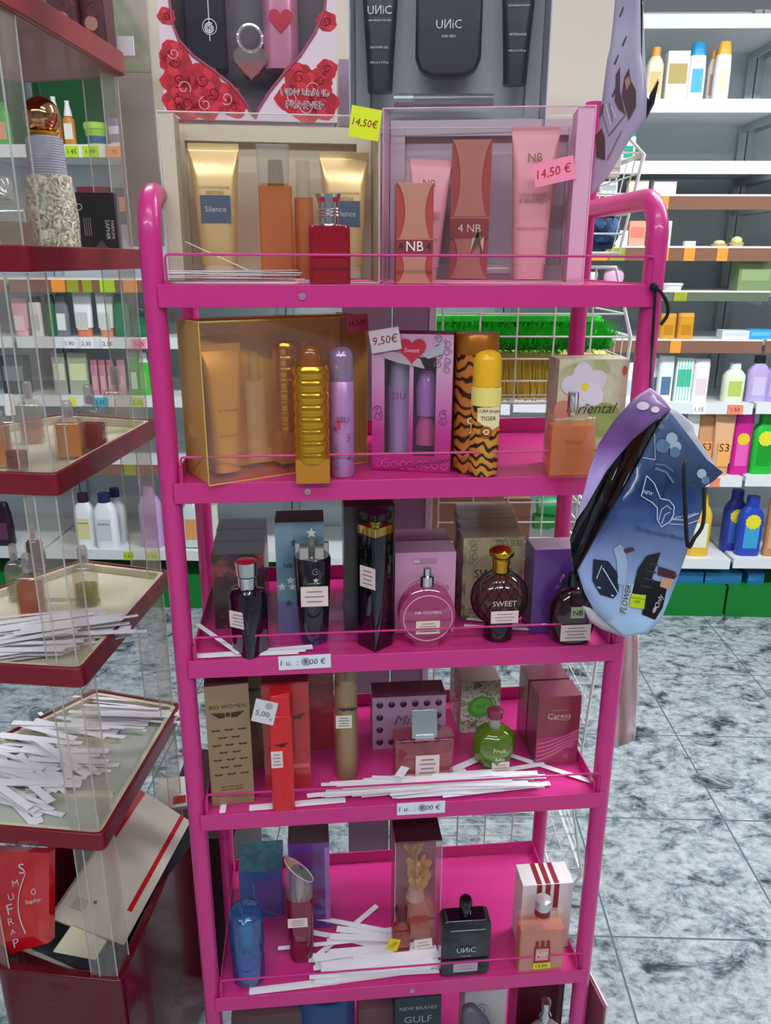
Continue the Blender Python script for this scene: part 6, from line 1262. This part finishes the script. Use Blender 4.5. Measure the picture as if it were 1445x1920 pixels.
def dr1(m, q):
    for k, ch in enumerate('PARFUMS'): qtext(m, q, ch, [.70, .67, .65, .64, .65, .69, .75][k], [.10, .22, .33, .45, .57, .70, .84][k], .055, LW, .2, 1)
    m.tube([q(.79 - .07 * math.sin(PI * k / 14) , .18 + .62 * k / 14) + Vector((0, -.001, 0)) for k in range(15)], .0008, LW, 5)
    qtext(m, q, 'Saphir', .86, .50, .15, LW, .1, 1); m.tube([q(.86 + .02 * math.cos(k), .60 + .03 * math.sin(k)) for k in range(7)], .0006, LW, 4)
booklet([(-100, 1822), (92, 1768), (92, 1600), (-100, 1590)], [1.0, .93, .93, 1.0], .012, mat('d01020', .12, 0, .8), 'glossy red PARFUMS booklet standing at the left in the bin', dr1)
def dr2(m, q):
    qq(m, q, .80, .87, .22, 1, mat('c01224', .4)); qq(m, q, 0, .12, .62, .99, mat('c01224', .4))
    for k in range(7): m.add([q(.12, .10 + .012 * k), q(.3, .10 + .012 * k), q(.3, .104 + .012 * k), q(.12, .104 + .012 * k)], [(0, 1, 2, 3)], mat('8a7a70', .6))
    m.add([q(.36, .17), q(.4, .18), q(.38, .2), q(.34, .19)], [(0, 1, 2, 3)], mat('5a2a24', .6))
booklet([(95, 1722), (232, 1772), (357, 1540), (262, 1478)], [.95, .99, 1.16, 1.16], .01, mat('d4cab8', .5), 'cream catalogue with a red stripe leaning in the bin', dr2)
booklet([(100, 1785), (178, 1800), (200, 1765), (135, 1735)], [.94, .955, .965, .96], .004, mat('d8d0b4', .5), 'small blank cream card below the striped catalogue')
booklet([(50, 1775), (175, 1832), (235, 1790), (130, 1720)], [.97, .975, 1.0, 1.01], .02, ramp_mat('black_fabric', [(.4, '181820'), (.6, '2a2a34')], 'noise', 40, 0, .6), 'black fringed folder lying beneath the cream catalogue')
booklet([(225, 1790), (262, 1700), (375, 1540), (330, 1560)], [1.0, 1.06, 1.2, 1.15], .012, mat('191620', .4), 'black folder leaning behind the striped catalogue')
booklet([(20, 1775), (150, 1825), (170, 1815), (60, 1755)], [.99, .985, 1.0, 1.02], .003, mat('cfc6b8', .5), 'white sheet under the black fringed folder')
booklet([(290, 1520), (352, 1510), (350, 1455), (300, 1460)], [1.2, 1.2, 1.26, 1.26], .01, mat('d8cec8', .5), 'white leaflet with red corner at the back of the bin', lambda m, q: m.add([q(.55, .1), q(.95, .1), q(.95, .35), q(.55, .35)], [(0, 1, 2, 3)], mat('b02820', .5)))
# dark wine box behind the bin
m = MB(); m.box(-.16, .0, 0, .3, 0, .36, mat('341018', .4)); m.box(-.1, -.098, -.002, 0, .15, .3, mat('a08a80', .5)); o = m.build('storage_box', None, .004); o.location = (-.30, 1.30, 0); tag(o, 'dark wine-red storage box on the floor behind the burgundy bin', 'box')

# ---------------------------------------------------------------- hanging gift bags
CORD = mat('151114', .8)
def bdepth(x, y): return .842 + .008 * math.sin(x * .028 + y * .01) + .006 * math.sin(y * .03 - x * .015) + .00008 * abs(x - 1200) 
def add_bump(mt, sc, st):
    nt = mt.node_tree; b = next(n_ for n_ in nt.nodes if n_.type == 'BSDF_PRINCIPLED'); t_ = nt.nodes.new('ShaderNodeTexNoise'); t_.inputs['Scale'].default_value = sc; t_.inputs['Detail'].default_value = 2; bp_ = nt.nodes.new('ShaderNodeBump'); bp_.inputs['Strength'].default_value = st; bp_.inputs['Distance'].default_value = .01; tc_ = nt.nodes.new('ShaderNodeTexCoord')
    nt.links.new(tc_.outputs['Object'], t_.inputs[0]); nt.links.new(t_.outputs[0], bp_.inputs['Height']); nt.links.new(bp_.outputs[0], b.inputs['Normal'])
bag = thing('gift_bag', 'crumpled blue and violet glossy gift bag hanging by black cord from the pink rack', 'gift bag', RK(SW, -.03, EYE - .15))
def mapped(m, polys, fn, mt, cuts=3):
    bm = bmesh.new()
    for pts in polys: bm.faces.new([bm.verts.new((x, y, 0)) for x, y in pts])
    bm.normal_update(); bmesh.ops.triangulate(bm, faces=bm.faces)
    if cuts: bmesh.ops.subdivide_edges(bm, edges=bm.edges, cuts=cuts, use_grid_fill=True)
    bm.verts.index_update(); vs = []
    for v in bm.verts: x, y = v.co.x, v.co.y; Y = fn(x, y); d_ = ray(x, y); vs.append((d_.x * Y / d_.y - bag.location.x, Y - bag.location.y, EYE + d_.z * Y / d_.y - bag.location.z))
    m.add(vs, [tuple(v.index for v in f_.verts) for f_ in bm.faces], mt); bm.free()
BLUEP = ramp_mat('blue_bag_print', [(0.08, 'a9c8e8'), (.25, '93a8d4'), (.43, '6f82b4'), (.55, '34528e'), (.68, '16305e'), (.84, '3c5480'), (1, '50668c')], 'grad', rough=.22, coat=.5, vec='Generated', rot=(0, PI / 2, 0))
# generated gradient runs bottom to top
BLK = mat('0e0a0c', .16, 0, .6); PUR = ramp_mat('violet_bag_print', [(0, 'cabfe6'), (.35, 'b49cd6'), (.6, '73428e'), (.85, '7c5a94'), (1, 'b092b4')], 'grad', rough=.25, coat=.4, vec='Generated', rot=(0, PI / 2, 0))
OFF = Matrix(); add_bump(BLUEP, 18, .6); add_bump(PUR, 22, .5)
blue = [(1256, 772), (1278, 800), (1325, 862), (1355, 886), (1338, 902), (1322, 912), (1318, 950), (1300, 1000), (1270, 1085), (1240, 1160), (1215, 1186), (1170, 1195), (1135, 1165), (1112, 1142), (1095, 1110), (1082, 1070), (1110, 1020), (1150, 950), (1200, 862)]
black = [(1256, 770), (1200, 862), (1150, 950), (1110, 1020), (1082, 1070), (1095, 1110), (1112, 1144), (1095, 1132), (1076, 1075), (1068, 1012), (1080, 975), (1100, 945), (1137, 880), (1190, 815)]
viol = [(1218, 727), (1240, 742), (1258, 768), (1190, 818), (1137, 882), (1100, 947), (1078, 978), (1088, 945), (1104, 885), (1121, 835), (1150, 790), (1190, 745)]
part(bag, 'front_panel', lambda m: mapped(m, [blue], bdepth, BLUEP, 5), sm=1.2, label='blue printed front')
gus = part(bag, 'gusset', lambda m: mapped(m, [black], lambda x, y: bdepth(x, y) + .004 + .018 * max(0, min(1, (1256 - x) / 180 - (y - 770) / 900)) + .005 * math.sin(x * .11 + y * .05), BLK, 6), sm=1.2, label='black glossy gusset')
part(bag, 'side_panel', lambda m: mapped(m, [viol], lambda x, y: bdepth(x, y) - .002 + .004 * math.sin(x * .05 + y * .03), PUR, 4), sm=1.2, label='violet printed panel')
part(bag, 'back_panel', lambda m: mapped(m, [[(1218, 730), (1262, 765), (1300, 795), (1302, 812), (1350, 886), (1316, 915), (1262, 1090), (1214, 1184), (1170, 1192), (1105, 1142), (1072, 1050), (1072, 1005), (1125, 840)]], lambda x, y: bdepth(x, y) + .035 - .0001 * max(0, 900 - y), mat('d8d8de', .5), 3), sm=1.2, label='white unprinted inside and back')
part(bag, 'base_fold', lambda m: mapped(m, [[(1092, 1136), (1112, 1143), (1170, 1195), (1128, 1180), (1105, 1165)]], lambda x, y: bdepth(x, y) + .003, mat('c4bcc4', .5), 2))
def bp(m):
    o = lambda x, y: bdepth(x, y) - .0012
    o2 = lambda x, y: bdepth(x, y) - .0016
    def el(cx, cy, rx, ry, rot=0, n=18): return [(cx + rx * math.cos(q) * math.cos(rot) - ry * math.sin(q) * math.sin(rot), cy + rx * math.cos(q) * math.sin(rot) + ry * math.sin(q) * math.cos(rot)) for q in [2 * PI * k / n for k in range(n)]]
    lt = mat('b8c6da', .25, 0, .3); md = mat('6884a8', .25, 0, .3)
    for cx, cy, r_ in ((1259, 822, 11), (1266, 838, 11), (1242, 836, 13), (1240, 800, 5), (1265, 848, 10), (1315, 888, 9), (1322, 900, 8)): mapped(m, [el(cx, cy, r_, r_)], o if r_ > 10 else o2, lt if r_ in (11, 9) else md, 1)
    # emblem
    wh = mat('c8d2e0', .3)
    def line(pts, w_=1.6, mt=wh, fn=o2):
        for (xa, ya), (xb, yb) in zip(pts, pts[1:]):
            dx, dy = xb - xa, yb - ya; L_ = math.hypot(dx, dy) or 1; nx, ny = -dy / L_ * w_ / 2, dx / L_ * w_ / 2; mapped(m, [[(xa + nx, ya + ny), (xb + nx, yb + ny), (xb - nx, yb - ny), (xa - nx, ya - ny)]], fn, mt, 0)
    line([(1212, 892), (1202, 930), (1222, 942)]); line([(1212, 892), (1226, 906)]); line([(1222, 942), (1232, 952), (1232, 975), (1240, 988), (1256, 978), (1264, 962)], 2)
    line([(1226, 906), (1238, 935), (1254, 938), (1264, 950), (1262, 962)], 2); line([(1235, 975), (1240, 955), (1250, 948), (1258, 955)], 1.6); line([(1240, 982), (1246, 965), (1256, 960)], 1.6)
    line([(1258, 974), (1280, 975), (1310, 962)], 1.8); line([(1255, 982), (1285, 984), (1312, 974)], 1.4)
    line([(1205, 858), (1228, 862)], 1.5); line([(1228, 862), (1227, 812)], 1); line([(1228, 870), (1245, 872), (1262, 884)], 2.5, md); line([(1228, 878), (1248, 885), (1262, 905)], 4, md)
    def tx(s, cx, cy, ww, rot, mt, asp=1, shear=.25):
        vs, fs, (x0, x1, y0, y1) = glyphs(s); k = ww / (x1 - x0); o_ = []
        for a_, b_ in vs:
            a_ = (a_ - (x0 + x1) / 2) * k; b_ = -(b_ - (y0 + y1) / 2) * k * asp; a_ -= shear * b_; x = cx + a_ * math.cos(rot) - b_ * math.sin(rot); y = cy + a_ * math.sin(rot) + b_ * math.cos(rot)
            Y = o2(x, y) - .0016; d_ = ray(x, y); o_.append((d_.x * Y / d_.y - bag.location.x, Y - bag.location.y, EYE + d_.z * Y / d_.y - bag.location.z))
        m.add(o_, fs, mt)
    tx('NEW', 1215, 924, 18, .3, wh, 1.3); tx('NEW BRAND', 1283, 968, 44, -.2, wh); tx('The Impression World', 1235, 1002, 92, .22, mat('1c2a52', .4), 1.3)
    # printed bottles
    dk = mat('1a2438', .3); bk = mat('14121a', .3)
    mapped(m, [[(1112, 1048), (1140, 1052), (1158, 1075), (1160, 1110), (1150, 1122), (1125, 1115), (1110, 1088)]], o, dk, 2); line([(1130, 1065), (1145, 1090), (1158, 1112)], 2, lt); line([(1120, 1100), (1150, 1118)], 2.4, lt); line([(1128, 1060), (1118, 1085)], 1.6, lt)
    mapped(m, [[(1150, 1030), (1162, 1020), (1172, 1030), (1176, 1060), (1172, 1098), (1158, 1095), (1156, 1050)]], o, mat('9fb0cc', .3), 2)
    mapped(m, [[(1168, 1030), (1186, 1026), (1190, 1032), (1172, 1038)]], o2, mat('4a2838', .4), 1)
    mapped(m, [[(1212, 1042), (1238, 1036), (1222, 1085), (1215, 1118), (1185, 1112), (1195, 1068)]], o, bk, 2)
    for k in range(4): line([(1200 + k * 6, 1098 - k * 14), (1222 + k * 4, 1102 - k * 14)], 3, mat('3a3844', .3))
    mapped(m, [[(1184, 1113), (1211, 1116), (1207, 1142), (1179, 1138)]], o2, mat('b4d018', .4), 1); line([(1181, 1120), (1210, 1124)], 1.5, mat('7c9410', .4), lambda x, y: bdepth(x, y) - .002); tx('NB', 1195, 1128, 9, .1, mat('5c7010', .4))
    mapped(m, [[(1217, 1086), (1252, 1094), (1242, 1140), (1228, 1162), (1203, 1152)]], o, bk, 2)
    mapped(m, [[(1240, 1082), (1262, 1086), (1256, 1106), (1237, 1100)]], o2, mat('c89a7c', .4), 1); mapped(m, [[(1234, 1062), (1266, 1072), (1268, 1080), (1264, 1086), (1232, 1078)]], o2, mat('4a2430', .35), 1)
    tx('Only', 1236, 1128, 26, -1.2, mat('c8c0c8', .4)); mapped(m, [el(1227, 1143, 3, 7, .4)], lambda x, y: bdepth(x, y) - .002, mat('a8a4ac', .4), 0)
    mapped(m, [[(1170, 1095), (1188, 1096), (1172, 1150), (1162, 1150)]], o, mat('b8c4d0', .4), 1); tx('FLOWER', 1173, 1122, 54, -1.35, mat('262a3c', .4), 1.1)
part(bag, 'print', bp)
def vp(m):
    o = lambda x, y: bdepth(x, y) - .004 + .004 * math.sin(x * .05 + y * .03)
    def el(cx, cy, rx, ry, n=14): return [(cx + rx * math.cos(2 * PI * k / n), cy + ry * math.sin(2 * PI * k / n)) for k in range(n)]
    mapped(m, [el(1205, 761, 12, 8), el(1228, 768, 8, 6)], o, mat('e6cce0', .3), 1)
part(bag, 'violet_print', vp)
def pc(px, py, Y): d_ = ray(px, py); return (d_.x * Y / d_.y - bag.location.x, Y - bag.location.y, EYE + d_.z * Y / d_.y - bag.location.z)
def sm_(pts, n=4):
    pts = [Vector(p) for p in pts]; o = []
    for i in range(len(pts) - 1):
        p0, p1, p2, p3 = pts[max(i - 1, 0)], pts[i], pts[i + 1], pts[min(i + 2, len(pts) - 1)]
        for k in range(n): t_ = k / n; o.append(.5 * ((2 * p1) + (-p0 + p2) * t_ + (2 * p0 - 5 * p1 + 4 * p2 - p3) * t_ ** 2 + (-p0 + 3 * p1 - 3 * p2 + p3) * t_ ** 3))
    return o + [pts[-1]]
part(bag, 'handle', lambda m: m.tube(sm_([pc(1287, 864, .835), pc(1282, 880, .825), pc(1284, 950, .82), pc(1289, 1024, .82), pc(1302, 1008, .82), pc(1318, 980, .823), pc(1320, 915, .84)]), .0022, CORD, 8))
yp = RK(SW, -.016, 0).y
part(bag, 'cord', lambda m: (m.tube(sm_([pc(1219, 535, yp - .002), pc(1228, 540, yp - .004), pc(1225, 600, yp - .004), pc(1222, 660, yp - .006), pc(1219, 735, .86)]), .0017, CORD, 8), m.tube(sm_([pc(1220, 538, yp - .004), pc(1236, 545, yp - .006), pc(1250, 568, yp - .006), pc(1251, 590, yp - .006), pc(1238, 609, yp - .006)]), .0020, CORD, 8), m.ball(pc(1226, 538, yp - .005), .005, .005, .005, CORD, 10)))
# upper bag
bag2_print = ramp_mat('grey_violet_bag', [(0, 'b8a4bc'), (.4, 'a79bb4'), (.75, 'b0aac0'), (1, '8c84a0')], 'grad', rough=.3, coat=.3, vec='Generated', rot=(0, PI / 2, 0))
bdepth_old = bdepth
b2d = lambda x, y: .99 + .012 * math.sin((x - 1100) * .03 + y * .006) + .00005 * y
lower_bag = bag
bag = thing('gift_bag', 'grey-violet printed gift bag hanging upside down at the top right of the pink rack', 'gift bag', (.36, .99, EYE + .2))
part(bag, 'front_panel', lambda m: mapped(m, [[(1156, -40), (1200, -40), (1201, 100), (1208, 150), (1213, 178), (1211, 222), (1180, 262), (1140, 330), (1106, 368), (1112, 300), (1122, 235), (1138, 110), (1146, 80)]], b2d, bag2_print, 4), sm=1.2)
part(bag, 'gusset', lambda m: mapped(m, [[(1196, -40), (1205, -40), (1203, 115), (1212, 170), (1218, 178), (1238, 139), (1226, 195), (1211, 224), (1209, 160), (1200, 110)]], lambda x, y: b2d(x, y) + .002 + .0004 * max(0, x - 1205), BLK, 2), sm=1.2, label='black gusset edge')
part(bag, 'back_panel', lambda m: mapped(m, [[(1158, -40), (1203, -40), (1211, 160), (1210, 220), (1112, 355), (1124, 235), (1142, 100)]], lambda x, y: b2d(x, y) + .02, mat('c8c4cc', .5), 2), sm=1.2)
def up(m):
    o = lambda x, y: b2d(x, y) - .001
    br = mat('5c4248', .3); li = mat('d8c8d0', .3)
    mapped(m, [[(1154, 140), (1162, 125), (1162, 172), (1172, 215), (1160, 205), (1152, 190)], [(1170, 145), (1179, 127), (1181, 148), (1192, 170), (1192, 200), (1178, 226), (1170, 195), (1165, 180)], [(1115, 255), (1128, 240), (1134, 260), (1134, 300), (1118, 295)], [(1126, 200), (1131, 193), (1130, 212), (1122, 222)]], o, br, 2)
    mapped(m, [[(1171, 150), (1178, 142), (1182, 155), (1174, 170)]], lambda x, y: b2d(x, y) - .0015, mat('a8877c', .3), 1)
    for a_, b_ in (((1135, 195), (1145, 235)), ((1140, 255), (1172, 215)), ((1142, 192), (1148, 228)), ((1130, 215), (1140, 250)), ((1138, 300), (1165, 245)), ((1145, 200), (1155, 222))):
        dx, dy = b_[0] - a_[0], b_[1] - a_[1]; L_ = math.hypot(dx, dy); nx, ny = -dy / L_ * .9, dx / L_ * .9
        mapped(m, [[(a_[0] + nx, a_[1] + ny), (b_[0] + nx, b_[1] + ny), (b_[0] - nx, b_[1] - ny), (a_[0] - nx, a_[1] - ny)]], o, li if a_[0] % 2 else mat('7c5c68', .3), 0)
    for (x, y) in ((1160, 30), (1165, 85), (1150, 120), (1146, 180)): mapped(m, [[(x, y), (x + 8, y - 18), (x + 10, y - 16), (x + 3, y + 2)]], o, mat('4a4058', .3), 0)
part(bag, 'print', up)
for o in list(bpy.data.objects):   # give thin sheets of the two bags real thickness
    if o.parent in (bag, lower_bag) and o.name.split('.')[0] in ('front_panel', 'gusset', 'side_panel', 'back_panel', 'base_fold'):
        s = o.modifiers.new('thickness', 'SOLIDIFY'); s.thickness = .0006; s.offset = 1
